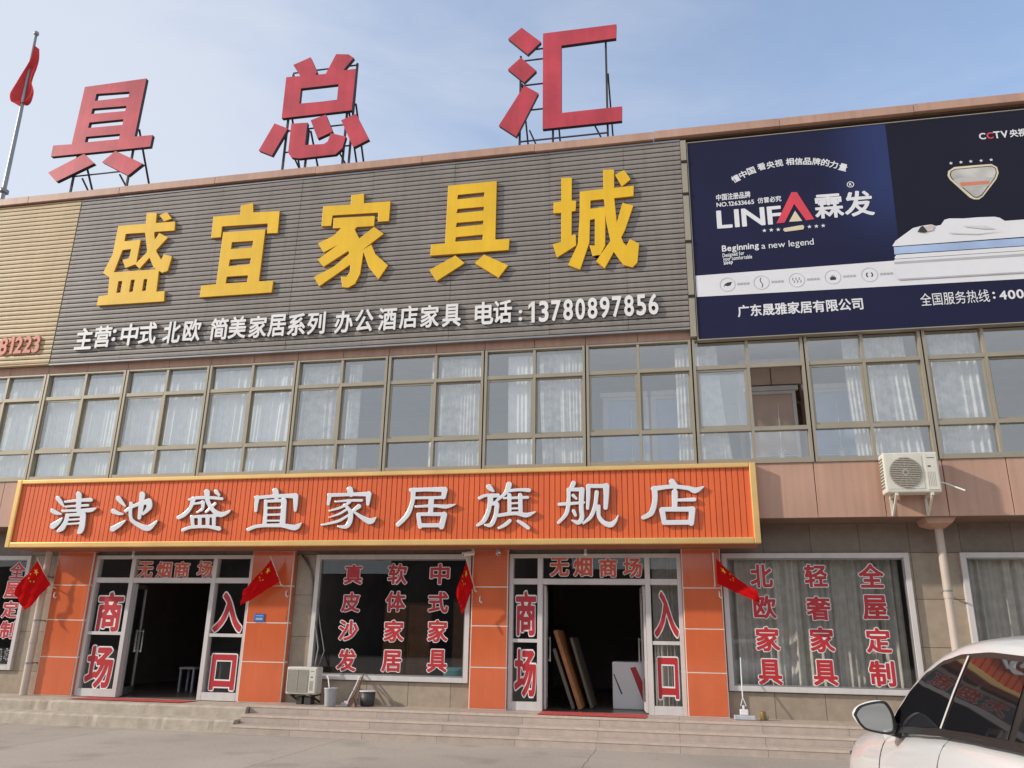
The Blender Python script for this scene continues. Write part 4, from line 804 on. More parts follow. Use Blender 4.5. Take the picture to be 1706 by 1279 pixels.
"限":[[87,-20,84,-18,77,-4,77,-1,82,3,84,10,84,161,89,164,178,163,181,159,181,69,192,57,193,54,188,48,161,29,174,15,184,8,196,2,198,-1,197,-4,186,-18,181,-19,169,-12,161,-6,143,12,144,0,141,-4],[18,-20,15,-18,14,-15,14,161,16,164,19,165,71,164,81,159,83,154,64,104,72,92,79,76,81,64,81,53,79,44,77,39,72,32,65,28,57,27,42,28,40,30,39,37,37,42,36,-16,32,-20],[108,12,139,18,128,40,118,67,109,67,108,66],[36,47,41,49,55,50,58,58,58,67,55,77,41,101,53,138,53,141,37,141,36,140],[149,49,150,49,156,52,173,66,143,67,144,60],[108,90,157,89,158,104,108,105],[108,127,157,127,158,141,108,141]],
"雅":[[105,-20,102,-19,101,-16,100,86,99,84,99,76,97,73,83,72,83,0,80,-8,76,-12,65,-16,39,-17,36,-14,32,-2,32,3,35,6,59,6,59,50,37,16,19,-3,16,-4,14,-3,2,10,2,14,17,29,31,48,44,72,13,72,9,76,21,138,13,139,10,142,10,158,13,161,92,162,96,161,97,157,96,141,93,139,83,138,83,103,91,114,100,129,109,150,115,168,118,172,132,169,138,165,150,170,154,170,156,168,161,159,168,136,189,136,193,133,193,117,191,114,165,112,166,95,187,95,190,93,191,90,190,77,188,74,165,72,165,55,188,54,190,50,191,38,190,34,187,32,166,32,165,16,166,14,194,13,196,9,195,-7,191,-9,125,-9,124,-10,124,-17,122,-20],[124,14,142,14,143,32,124,32],[124,55,142,55,143,72,124,73],[124,96,142,95,143,112,124,113],[36,96,59,96,59,139,41,138,42,132],[128,136,145,136,141,150,136,160]],
"霖":[[46,-20,44,-19,42,-16,42,17,32,4,21,-6,18,-8,13,-7,3,5,4,9,21,26,34,46,9,47,7,51,7,66,11,68,41,68,42,69,42,83,34,84,31,85,30,88,30,97,15,97,11,100,11,138,13,141,16,141,86,141,87,143,86,144,26,145,22,149,23,163,28,165,172,165,176,164,178,161,178,149,177,146,174,145,112,144,111,143,113,141,185,141,189,139,189,100,186,97,171,97,170,87,168,84,152,83,152,69,153,68,188,68,192,66,193,51,191,47,163,46,176,27,182,21,196,11,197,8,196,5,186,-7,181,-7,171,0,152,21,151,-17,148,-20,133,-20,130,-19,129,-16,128,24,114,6,104,-4,97,-8,93,-6,83,6,79,8,66,20,65,-17,61,-20],[95,19,105,30,116,46,94,47,67,46,90,28,94,24],[93,68,129,69,129,83,116,84,112,88,112,98,115,102,112,107,112,117,114,121,118,122,162,121,166,117,166,107,163,103,166,102,167,103,167,122,112,122,111,82,109,79,106,78,92,78,88,81,87,122,33,122,33,103,34,102,37,103,34,107,34,117,38,121,82,122,85,120,87,117,87,107,83,102,87,98,86,87,82,84,65,83,65,69,66,68]]}
THIN={
"a":[[24,-2,14,1,8,9,5,18,6,29,11,36,19,43,51,55,51,64,48,69,46,72,38,74,32,74,21,71,8,61,7,62,7,80,13,86,24,91,32,92,42,92,49,91,60,85,68,75,70,67,70,15,71,12,74,12,82,15,82,5,77,1,68,-2,59,-1,54,1,51,6,38,-1],[33,12,39,11,43,13,51,19,51,43,33,36,28,33,25,28,24,23,25,19,27,15]],
"d":[[49,0,38,2,26,7,20,12,14,20,11,28,8,44,9,56,11,64,16,73,20,78,26,84,35,89,48,92,60,92,71,89,72,136,73,137,90,137,91,136,91,0,89,-1],[54,16,70,15,72,16,72,71,62,75,50,75,40,70,33,64,28,51,28,37,30,29,33,24,37,20,42,17]],
"e":[[49,-2,43,-2,34,1,27,5,19,12,15,19,10,28,8,36,8,49,8,57,12,68,15,73,23,82,31,88,39,91,54,92,67,89,75,84,79,80,84,72,87,63,89,53,89,43,88,42,27,42,30,30,38,21,51,16,63,16,69,17,87,26,88,10,84,6,70,0,58,-2],[28,55,69,55,71,56,69,65,65,70,59,74,48,76,41,74,34,70,30,63]],
"g":[[36,-46,24,-44,11,-39,5,-34,0,-25,0,-14,3,-6,10,1,21,6,14,14,13,17,14,21,18,27,25,30,13,40,9,48,7,61,10,70,13,77,18,82,31,88,46,91,84,90,85,89,84,76,68,75,74,67,76,59,75,50,69,38,59,30,34,24,32,22,31,19,33,16,36,14,65,6,75,1,80,-4,83,-9,85,-16,84,-24,78,-34,67,-42,54,-46],[38,-31,50,-31,61,-27,65,-22,66,-19,65,-15,60,-10,45,-5,32,-5,22,-10,20,-12,17,-18,19,-24,25,-29],[37,43,46,43,52,46,56,49,58,54,59,60,56,67,51,71,46,73,38,73,32,71,28,67,25,60,25,56,27,50,31,46]],
"l":[[13,0,12,1,13,136,14,137,31,137,32,136,31,0,30,-1]],
"n":[[13,0,12,1,12,90,30,90,31,80,40,87,52,92,63,92,75,87,83,78,88,64,88,0,70,0,70,56,68,64,65,70,62,74,55,77,50,77,39,72,31,64,31,0,29,-1]],
"w":[[40,-2,29,22,0,90,20,89,42,38,65,90,79,89,102,38,124,89,126,90,144,89,105,-2,99,-2,98,-1,72,58,46,-2]],
"全":[[16,-11,15,-9,16,3,91,4,91,36,42,36,40,37,41,50,91,50,91,80,40,80,38,92,16,80,5,93,32,107,58,126,80,147,98,170,112,165,109,159,110,158,129,138,140,129,161,113,195,93,195,91,185,79,163,92,162,80,110,80,108,79,109,50,161,50,162,49,162,36,109,36,109,4,186,3,186,2,186,-11],[43,95,159,95,124,122,100,146,75,120]],
"务":[[20,-16,12,-5,12,-2,34,4,54,13,61,18,70,27,76,35,79,42,26,43,25,44,26,57,84,57,87,63,89,76,90,77,105,75,102,57,103,57,173,57,174,56,170,25,165,3,159,-8,151,-13,136,-15,113,-14,111,-13,106,0,108,1,119,0,142,0,144,1,148,5,152,15,157,42,98,43,84,19,68,4,58,-2,46,-8],[16,71,9,83,11,86,47,90,82,99,69,109,55,122,28,104,18,115,19,117,36,127,53,141,66,155,77,169,91,166,92,165,82,148,159,148,164,149,166,147,173,142,164,130,144,112,122,99,146,93,192,87,185,74,183,73,137,80,102,91,58,78,34,73],[101,107,102,106,110,109,128,119,147,133,69,134,66,132,68,129,80,118]],
"国":[[18,-16,17,-15,17,159,182,160,183,-16,167,-16,167,-8,166,-7,35,-7,33,-7,32,-16],[33,9,167,9,166,144,33,144],[46,26,45,28,46,40,90,40,91,41,91,72,55,72,53,74,54,86,91,87,91,114,49,114,48,116,49,128,152,128,151,114,107,114,107,87,146,86,147,74,146,72,107,72,106,41,108,40,155,40,156,38,155,26],[138,41,130,52,118,64,128,70,132,67,140,59,149,48]],
"服":[[19,-17,7,-10,6,-9,15,16,20,53,21,160,22,161,79,161,80,159,80,-4,79,-9,74,-13,68,-15,55,-17,46,-16,42,-3,42,-1,63,-1,65,1,65,50,64,51,36,51,34,49,32,27,28,7],[98,-17,97,-15,97,159,98,160,182,160,183,159,183,115,178,109,171,106,143,105,138,118,139,119,160,118,166,119,166,145,112,145,112,93,114,92,180,93,188,90,187,79,180,59,169,35,161,22,174,9,184,1,194,-4,194,-5,184,-17,166,-5,152,9,136,-6,122,-15,120,-15,112,-5,111,-17],[112,-3,127,7,142,22,129,45,115,78,112,77],[151,35,152,35,153,37,162,53,171,77,131,78,138,57],[35,67,65,67,64,99,36,99],[36,115,65,115,64,146,36,145]],
"热":[[178,-17,168,0,151,23,151,24,165,29,188,-3,192,-11],[22,-17,9,-11,9,-10,19,3,34,28,49,25,49,23,38,4,24,-16],[73,-15,68,22,82,24,86,10,88,-12],[122,-15,109,22,112,24,123,26,125,24,131,10,137,-10,136,-12],[174,32,168,34,162,39,158,46,155,56,153,70,153,124,152,125,128,125,127,123,126,108,122,84,148,65,141,54,139,53,117,69,106,51,96,40,87,34,83,33,74,43,75,45,84,51,92,59,99,68,103,78,84,90,84,92,92,102,108,93,110,104,111,125,85,126,85,139,112,140,114,168,128,168,128,140,167,140,168,139,168,74,169,60,171,52,174,47,177,46,179,48,181,52,183,68,195,62,193,47,189,38,184,33],[24,33,19,46,20,48,41,48,43,50,43,79,40,79,13,72,9,86,42,96,43,124,42,125,13,126,13,140,14,140,42,141,43,168,57,168,58,167,58,141,80,140,81,139,81,126,58,125,58,100,81,106,83,92,82,91,58,84,58,47,57,42,53,38,48,35,42,33]],
"线":[[168,-16,162,-14,154,-10,147,-2,138,12,108,-4,87,-13,85,-12,76,0,77,1,106,12,132,27,123,70,85,63,82,76,83,78,121,85,118,110,89,106,86,118,87,120,89,121,117,126,116,155,117,169,132,168,133,128,178,134,181,134,183,123,182,120,137,113,134,112,136,88,183,96,186,96,187,95,189,84,188,82,140,73,139,72,141,54,146,37,163,52,177,70,190,64,173,42,152,22,158,9,164,3,170,0,174,0,178,2,182,22,193,14,191,-1,185,-11,178,-15],[14,-4,10,10,11,12,76,29,78,29,80,18,79,15],[16,36,10,50,15,53,24,61,44,89,32,88,14,84,9,99,16,105,23,115,38,144,47,167,48,168,61,162,62,160,49,132,31,102,54,105,68,126,80,118,60,86,40,58,76,64,77,51,30,41],[170,138,157,146,141,155,141,157,150,165,175,151,178,148,178,147]]}
HEAVY={
"中":[[92,-21,88,-19,86,-16,86,44,40,44,39,35,34,31,19,31,14,35,14,133,16,136,19,138,86,138,86,168,87,171,92,174,108,174,111,172,113,169,114,138,180,138,184,137,186,135,186,38,185,35,182,33,165,33,160,36,159,44,114,44,113,-17,108,-21],[40,71,86,70,86,111,40,112],[113,71,159,70,159,111,114,112]],
"体":[[32,-21,28,-19,26,-15,26,75,26,76,18,68,12,68,9,71,1,84,0,88,26,127,46,171,49,173,53,173,66,169,69,165,69,160,60,134,110,134,111,169,115,173,130,173,134,171,136,168,137,134,190,133,195,131,196,128,196,113,193,108,149,107,157,88,169,67,185,46,200,31,199,25,187,13,184,11,180,12,169,23,167,18,164,16,137,15,136,-17,131,-21,116,-21,112,-19,110,-16,110,15,82,16,79,18,77,22,67,12,62,11,58,12,53,18,52,-18,47,-21],[53,37,56,39,63,47,79,69,90,88,98,107,58,108,54,111,53,121],[92,41,110,41,110,73],[136,41,155,41,137,73]],
"入":[[21,-20,18,-19,5,-7,3,-4,4,0,35,23,47,36,55,46,65,63,74,81,82,108,85,116,84,118,74,130,56,146,53,150,54,154,63,167,66,169,70,169,75,166,94,149,110,129,123,106,146,62,159,42,175,24,197,7,198,2,191,-16,187,-19,181,-18,166,-8,150,7,139,20,124,45,105,82,95,59,87,42,68,16,43,-8,27,-18]],
"全":[[15,-16,11,-14,9,-10,10,4,14,8,86,9,86,30,39,31,35,35,35,49,36,53,40,55,86,55,86,74,85,75,39,75,35,77,33,83,19,75,14,75,11,77,1,89,0,92,1,95,3,98,28,111,55,131,76,150,96,175,101,176,115,169,117,165,116,159,118,157,138,137,164,117,200,95,201,92,200,89,190,77,186,74,182,75,168,82,166,77,162,75,115,75,114,74,114,55,162,55,166,53,168,49,167,35,164,31,114,30,114,9,188,8,191,6,192,3,192,-11,189,-15,185,-16],[60,101,142,101,121,118,100,138,78,116]],
"具":[[18,-22,15,-20,4,-9,2,-5,3,-2,6,0,34,13,49,22,10,23,7,24,5,28,5,42,8,47,11,48,37,48,37,157,38,162,44,164,160,164,164,163,166,158,166,48,190,48,193,47,196,42,196,29,194,25,190,23,156,22,194,1,198,-4,196,-9,184,-21,179,-22,150,-5,118,12,115,16,117,23,84,23,83,22,85,18,84,15,76,7,54,-6,32,-17],[62,48,138,48,140,48,140,53,138,54,64,54,62,53],[62,77,138,77,140,77,140,81,138,83,64,83,62,82],[62,107,138,106,140,107,140,110,138,111,64,111,62,111],[62,135,138,134,140,135,140,139,138,140,64,140,62,139]],
"制":[[57,-21,53,-19,52,-16,51,51,37,51,37,1,36,-3,32,-5,18,-5,14,-3,12,1,13,73,18,76,51,76,52,85,6,86,3,91,4,107,3,111,14,136,22,163,25,167,27,168,32,169,45,165,48,162,48,159,45,145,51,145,52,146,52,167,53,170,57,173,73,173,76,171,78,168,79,145,113,145,117,143,119,139,119,125,116,121,113,120,79,120,78,111,123,110,126,105,127,91,125,87,121,85,79,85,78,84,79,76,114,76,119,73,119,9,117,3,112,-2,102,-5,84,-6,81,-5,79,-2,78,-16,76,-20,73,-21],[145,-21,141,-19,139,-17,135,-1,135,4,140,7,164,6,165,7,165,167,167,170,170,172,187,172,190,170,191,166,191,0,190,-5,187,-12,179,-18,163,-21],[78,19,94,19,94,51,78,51],[135,33,131,35,129,39,129,150,131,153,134,155,150,155,154,153,155,149,155,39,154,35,151,33],[31,111,51,110,52,119,36,120]],
"北":[[64,-20,60,-18,58,-15,58,21,14,4,11,5,8,7,3,19,1,25,4,29,57,50,58,51,58,96,11,97,7,101,7,117,9,121,12,123,58,123,59,167,64,170,80,170,84,168,85,164,85,-15,84,-18,80,-20],[132,-17,123,-16,114,-10,110,-5,108,5,107,164,109,168,112,170,130,170,134,166,135,109,151,119,176,139,182,137,193,125,194,122,193,116,185,110,135,78,135,12,135,10,138,9,170,10,173,19,175,44,178,49,183,50,197,43,200,39,199,16,195,-1,189,-10,184,-14,178,-16]],
"发":[[56,-22,51,-19,43,-6,42,-3,44,0,78,13,96,23,76,49,62,30,48,16,22,-4,18,-6,14,-5,2,7,1,10,1,14,3,16,26,34,45,54,61,80,70,101,68,102,44,102,28,99,25,101,23,104,18,116,18,120,28,133,39,164,42,167,48,168,62,165,66,162,66,155,56,129,56,128,77,128,85,168,87,173,92,174,107,172,111,170,113,168,113,163,107,130,108,128,151,128,152,128,152,130,130,154,129,158,132,164,142,169,145,170,149,170,161,158,176,140,178,137,177,134,171,128,186,128,191,125,192,121,191,105,186,102,101,102,100,101,97,93,160,93,172,87,174,84,174,80,162,52,152,37,140,22,163,11,194,2,198,-1,198,-6,188,-20,182,-22,168,-19,145,-10,118,5,89,-11,75,-17],[116,40,118,40,124,46,138,66,96,66,104,53]],
"口":[[25,-17,21,-15,20,-11,20,146,21,151,26,153,174,153,179,151,181,146,181,-9,180,-14,175,-16,157,-15,154,-12,154,-1,152,0,48,0,46,-1,46,-12,44,-16,40,-17],[47,28,153,27,154,125,47,126]],
"商":[[23,-21,19,-19,18,-15,18,105,20,109,23,110,58,111,49,127,13,127,9,129,6,133,7,147,8,150,13,152,87,152,83,163,83,168,88,171,103,175,108,172,117,152,188,152,192,151,194,147,194,134,192,129,188,127,154,127,144,111,177,110,181,109,182,105,183,-5,179,-14,174,-17,165,-20,136,-21,131,-17,126,-6,126,-1,130,2,155,2,157,3,157,47,153,44,150,44,142,49,142,9,139,5,82,4,81,-2,78,-5,64,-5,59,-4,57,0,57,45,57,45,50,44,45,48,44,-17,39,-21],[81,27,117,27,118,38,82,39],[77,61,128,61,108,77,106,81,108,85,105,86,95,86,95,81,93,78],[44,69,56,76,67,85,45,86],[156,71,157,86,137,85],[87,111,113,110,123,127,80,127]],
"场":[[87,-21,72,-11,71,-8,71,-4,94,14,113,35,128,61,136,83,132,83,123,64,109,45,99,33,87,23,82,23,73,28,16,5,10,5,6,9,2,24,2,27,5,31,29,40,29,98,28,99,10,99,6,101,4,105,4,121,9,124,29,125,29,166,30,169,34,171,49,171,53,169,54,165,54,125,71,125,74,123,76,120,77,108,85,111,98,119,122,138,73,139,70,141,69,145,70,159,72,164,76,165,161,165,174,155,176,151,175,148,128,110,188,109,191,108,193,106,194,95,189,36,185,9,181,-5,177,-11,171,-16,167,-19,159,-20,138,-20,134,-19,132,-17,128,-2,128,3,132,6,153,5,156,8,160,23,164,54,166,82,166,83,164,83,153,56,144,38,135,24,125,10,112,-4,93,-19],[77,48,82,52,91,61,104,83,91,83,80,81,77,84,70,99,55,99,54,50,56,49,71,55,75,53]],
"城":[[61,-22,48,-12,46,-8,47,-3,57,14,61,23,14,6,11,6,8,8,3,24,3,28,5,31,25,38,26,39,26,99,11,100,7,101,5,105,5,118,6,122,9,125,26,126,27,168,29,170,32,171,46,171,50,169,51,165,51,126,67,125,67,138,71,143,127,143,128,168,131,173,149,174,154,169,160,172,166,171,187,152,197,138,196,122,193,118,156,118,155,116,157,84,159,74,167,103,169,106,174,107,186,105,190,103,192,100,192,93,182,64,177,50,165,30,171,14,175,9,177,34,179,37,183,38,186,38,199,28,200,24,198,6,193,-10,188,-15,184,-18,178,-20,167,-19,160,-15,155,-10,147,4,129,-12,118,-20,114,-21,100,-9,99,-4,101,0,118,13,111,12,92,12,89,13,87,16,74,-10,67,-20],[127,22,131,25,138,35,131,76,130,39],[97,36,103,35,104,36,106,59,106,78,93,78,93,56,91,36],[51,48,66,52,67,100,51,99],[128,101,129,101,130,102,129,118,93,117,93,102],[154,144,161,144,154,150]],
"奢":[[53,-22,49,-20,47,-16,47,32,46,33,14,22,10,24,1,36,0,40,2,44,5,46,30,54,57,65,9,66,5,70,5,85,7,88,11,90,75,90,75,95,45,96,42,97,39,100,17,91,14,91,11,92,2,105,1,108,3,112,5,114,23,120,45,132,13,133,9,134,6,139,7,151,8,154,13,156,71,157,79,172,85,174,99,172,102,170,104,166,101,157,103,156,188,156,192,155,194,151,194,139,191,134,188,133,155,132,171,124,196,117,198,115,200,112,199,108,190,96,187,93,183,93,173,96,155,104,141,90,193,89,196,84,196,71,194,68,190,66,110,66,105,63,161,62,166,60,167,56,167,-15,165,-20,161,-22,147,-22,143,-20,139,-16,74,-16,71,-20,68,-22],[73,8,139,8,140,8,140,12,139,13,74,13,73,12],[73,36,139,35,140,38,139,39,74,39,73,38],[102,91,107,95,102,96],[131,118,132,118,117,133,101,132,102,120,127,120]],
"定":[[19,-22,4,-11,2,-9,2,-5,17,12,27,29,35,52,40,78,44,81,50,81,61,80,64,78,66,70,62,48,71,30,79,23,86,19,86,85,85,86,41,87,37,90,36,98,31,96,16,96,13,98,11,103,11,145,12,149,17,151,85,151,80,164,80,168,84,171,99,175,102,174,106,171,116,151,184,151,188,150,190,144,190,102,188,98,184,96,166,97,164,90,160,86,114,86,114,65,169,64,172,62,173,59,172,42,170,40,167,39,114,39,114,11,116,9,133,8,194,7,197,5,198,1,191,-16,186,-18,123,-18,98,-15,84,-11,71,-4,62,3,50,15,42,0,33,-11,23,-21],[37,110,43,112,162,111,162,124,161,126,38,126,37,124]],
"家":[[73,-21,69,-20,66,-17,62,-3,63,2,67,5,85,3,93,6,98,11,100,22,100,25,65,5,44,-4,23,-12,19,-12,15,-10,7,4,7,8,10,11,37,20,60,30,82,42,96,53,95,55,66,40,35,27,25,24,19,26,10,39,10,43,12,46,53,60,74,71,83,77,81,79,55,67,27,58,23,58,19,60,11,73,11,76,13,79,43,89,63,97,41,98,37,100,35,105,32,103,17,103,13,105,11,110,11,149,12,153,17,155,82,156,82,157,79,163,81,169,89,172,99,175,103,174,105,173,115,156,185,155,188,154,191,149,190,107,188,104,185,103,169,103,164,106,163,100,175,91,176,87,176,84,170,79,147,61,154,47,165,31,179,20,197,9,199,5,198,1,185,-13,181,-13,171,-8,157,2,145,14,137,25,127,44,127,23,126,11,123,1,118,-8,111,-15,100,-20],[116,72,125,77,150,97,111,98,108,97,103,92],[162,120,163,129,162,131,39,131,37,129,38,122,43,123,157,123,160,122]],
"居":[[19,-22,3,-13,1,-8,13,18,20,48,23,75,24,157,25,161,30,163,176,163,180,161,182,156,182,109,181,105,176,103,130,103,128,101,129,92,188,92,191,91,193,87,193,71,190,67,128,66,129,54,173,54,176,53,178,51,179,-15,177,-19,174,-21,157,-21,154,-19,151,-15,80,-15,78,-20,74,-22,60,-22,56,-21,54,-16,54,51,59,54,102,54,102,65,101,67,50,67,48,65,47,48,43,25,36,3,25,-19,22,-21],[79,11,152,10,152,29,80,29],[50,92,102,92,102,102,50,103],[50,128,154,128,155,128,156,137,154,138,51,138,50,137]],
"屋":[[18,-21,4,-13,1,-8,13,20,20,52,22,84,22,158,24,162,29,164,176,164,180,162,183,158,183,113,182,110,179,108,50,107,49,106,50,104,183,104,187,103,189,98,189,86,187,82,184,80,160,80,174,68,187,54,187,51,186,48,177,42,180,36,180,24,179,21,174,18,126,18,126,9,127,8,191,7,194,6,195,2,195,-10,194,-14,188,-16,38,-16,34,-14,32,-7,25,-19,22,-21],[37,8,99,8,99,18,51,19,48,23,48,35,49,39,52,42,98,42,100,42,100,47,72,46,56,43,51,46,48,55,47,56,42,26],[126,42,164,42,156,50,154,51,126,50],[48,68,56,70,67,80,49,80],[97,72,107,72,128,74,124,80,105,80],[49,132,155,131,156,132,156,138,155,140,50,140,49,139]],
"式":[[168,-22,158,-20,153,-17,142,-8,135,3,127,19,121,38,113,79,112,70,108,66,75,65,75,25,76,24,109,31,114,31,116,29,118,24,119,11,117,7,27,-14,17,-15,13,-14,10,-10,6,3,6,7,8,9,47,18,48,19,48,65,18,66,15,67,12,72,12,87,13,90,19,92,106,92,111,90,111,95,110,109,109,111,9,111,7,113,5,116,5,131,7,134,11,136,107,136,107,167,109,171,113,173,129,173,134,170,136,136,158,137,139,153,137,157,138,162,149,171,153,172,156,171,178,154,186,145,186,141,184,137,191,136,195,132,195,117,194,113,189,111,137,110,142,73,147,48,155,23,162,11,167,7,171,7,173,15,175,38,178,42,184,42,197,33,199,30,197,5,191,-11,185,-18,181,-20,174,-22]],
"无":[[17,-22,13,-20,3,-7,2,-4,3,0,34,16,53,33,67,54,75,74,9,75,6,77,5,80,5,98,7,100,11,101,80,101,83,134,21,135,18,136,17,140,17,155,18,158,23,160,177,160,182,159,184,155,184,140,183,136,180,135,110,134,108,102,109,101,190,101,195,98,196,95,196,80,195,77,192,75,125,75,124,74,124,10,128,9,168,10,171,19,172,37,175,40,179,41,195,34,197,30,197,16,194,2,191,-6,187,-11,179,-15,171,-17,120,-17,110,-15,104,-11,99,-4,97,4,96,53,88,35,79,22,64,6,54,-3,38,-13]],
"欧":[[109,-23,106,-21,98,-13,15,-13,12,-12,10,-10,9,153,10,157,12,159,100,159,104,158,107,154,107,139,104,135,100,133,102,130,102,126,94,100,101,113,106,125,112,147,117,170,120,174,134,173,139,171,141,169,142,162,138,143,138,141,178,141,184,143,194,139,199,136,198,127,191,99,185,82,183,78,180,76,176,76,165,80,161,84,169,116,150,116,154,111,155,79,163,47,175,23,186,9,197,-1,198,-4,197,-8,186,-20,182,-21,179,-20,161,-2,153,10,144,25,137,10,127,-6,114,-21],[104,11,105,10,107,12,114,24,120,35,124,50,127,63,129,83,128,110,118,87,112,78,108,77,105,77,92,85,90,88,83,73,105,31,105,27,104,24,90,16,84,16,81,18,72,38,68,44,58,29,45,12],[35,43,37,43,45,55,53,70,36,97],[65,99,66,99,68,103,78,133,36,134,36,128,41,129,44,127]],
"沙":[[68,-23,63,-20,54,-6,54,-3,55,0,58,2,76,6,94,12,111,20,124,29,135,39,144,50,152,62,160,80,164,82,170,82,165,94,146,131,146,135,149,138,161,143,167,142,177,128,192,100,198,85,197,79,194,77,185,72,178,56,167,35,158,24,142,9,127,-2,109,-10,88,-18],[26,-18,22,-17,10,-7,8,-4,9,0,28,31,46,64,49,67,53,67,68,100,79,137,82,139,86,140,101,136,104,132,102,120,93,89,82,65,76,55,72,54,67,56,67,48,48,11,32,-16,29,-18],[116,40,113,42,111,46,111,167,113,170,116,172,132,172,136,170,138,166,138,45,136,42,133,40],[42,73,3,96,2,100,3,104,12,115,17,116,22,114,41,105,57,94,58,88,51,77,47,74],[55,127,14,151,12,154,13,158,23,170,28,171,38,167,54,159,69,149,70,144,69,140,60,128]],
"烟":[[81,-22,78,-21,76,-17,76,3,70,1,65,2,50,25,37,-3,22,-20,19,-21,15,-20,4,-10,2,-7,3,-3,12,9,19,21,25,37,30,57,33,86,32,105,27,81,23,69,18,68,8,72,3,75,2,79,7,99,12,131,14,133,17,133,28,132,33,130,33,169,37,172,51,173,55,172,58,169,59,120,65,137,69,139,76,137,76,159,77,162,80,164,188,164,190,161,191,158,190,-17,185,-20,170,-20,166,-17,165,-11,164,-10,102,-10,101,-11,101,-18,98,-21],[115,16,153,16,136,50,127,31],[75,35,76,37,75,97,68,83,65,81,58,82,57,59],[101,39,104,41,109,51,114,61,119,79,119,86,101,85],[164,48,165,49,165,85,144,86,144,83],[101,111,121,111,121,140,101,139],[145,111,165,111,165,140,145,139]],
"皮":[[181,-22,158,-16,143,-11,113,4,80,-12,47,-21,41,-20,31,-5,23,-19,19,-21,15,-20,2,-9,0,-7,0,-3,13,21,21,47,24,83,24,140,26,144,30,146,91,146,92,169,93,172,97,174,113,174,117,173,119,169,119,146,168,146,175,147,185,144,189,142,191,137,189,131,178,104,171,93,176,88,177,85,174,73,169,62,158,45,138,22,157,13,193,3,196,1,197,-2,197,-6,187,-20,184,-22],[36,5,46,6,70,13,90,23,70,46,57,70,50,69,48,51,45,31],[113,38,114,37,117,40,130,53,141,69,87,69,99,52],[50,96,91,95,92,120,51,120],[119,96,149,95,148,102,155,120,119,120]],
"真":[[21,-22,18,-20,7,-9,6,-5,7,-2,11,1,40,10,53,16,11,17,8,18,6,22,6,35,8,39,12,40,34,41,35,127,37,130,40,131,83,132,15,133,12,134,11,138,11,151,13,154,17,156,86,156,88,170,91,173,94,174,110,172,114,171,116,167,115,156,184,156,188,155,190,151,190,138,188,134,186,133,110,132,160,131,165,128,166,124,167,41,192,39,194,35,194,22,193,19,189,17,154,16,192,0,195,-4,194,-9,181,-20,176,-21,146,-7,116,4,114,6,113,10,116,17,85,17,84,16,87,14,88,10,87,7,85,5,53,-11,29,-20],[60,41,138,40,140,42,138,44,61,44,60,43]],
"软":[[97,-22,94,-21,83,-10,82,-7,82,-4,97,11,105,19,114,33,118,42,124,61,126,73,127,104,128,107,132,110,149,110,151,108,153,105,153,76,158,55,164,41,175,21,183,11,197,0,199,-3,199,-6,187,-20,183,-21,179,-21,166,-10,159,-2,149,13,141,27,132,11,119,-5,103,-20],[55,-21,52,-20,50,-16,50,18,11,13,7,14,5,19,2,32,3,36,5,39,48,45,50,47,49,63,30,63,19,61,15,62,13,64,8,81,14,87,18,94,29,123,9,124,6,126,4,131,4,145,6,148,10,150,37,150,43,169,45,172,49,174,63,171,67,168,69,163,66,150,95,150,99,149,101,145,102,130,99,125,95,124,58,124,56,123,55,118,70,118,74,115,75,89,76,88,86,88,96,107,106,135,112,169,115,173,123,174,133,172,137,169,138,162,135,143,183,144,195,139,198,133,195,120,186,85,184,79,181,76,177,75,169,78,163,80,161,83,161,88,167,118,129,118,115,87,108,76,105,75,100,75,100,68,99,65,95,63,75,63,75,49,95,52,100,50,101,47,102,31,97,26,75,22,74,-18,70,-21],[43,89,50,89,49,104]],
"轻":[[48,-21,45,-19,43,-15,42,19,12,13,8,15,5,19,2,32,3,35,4,38,40,45,42,45,43,47,42,63,26,63,16,61,13,62,11,65,6,77,6,81,11,87,16,98,24,124,10,125,6,127,4,131,4,145,6,148,10,150,30,150,34,169,36,172,40,173,53,171,58,169,60,165,57,152,58,150,84,150,88,149,90,160,92,162,95,163,172,163,184,158,186,155,186,151,182,141,173,128,160,111,194,92,197,89,197,85,186,71,188,67,188,53,186,48,182,47,152,46,152,11,153,9,193,9,196,4,196,-11,195,-14,190,-16,85,-16,81,-15,78,-11,78,3,79,7,81,9,126,10,126,46,95,47,90,49,91,34,90,30,86,28,68,23,68,-15,67,-18,63,-21],[68,51,70,50,84,53,90,50,90,67,84,63,69,63],[106,73,174,73,164,79,139,93],[39,89,43,89,42,99],[68,89,78,89,110,105,130,121,140,129,146,137,95,138,91,139,90,129,86,125,50,124,50,119,64,119,68,116]]}
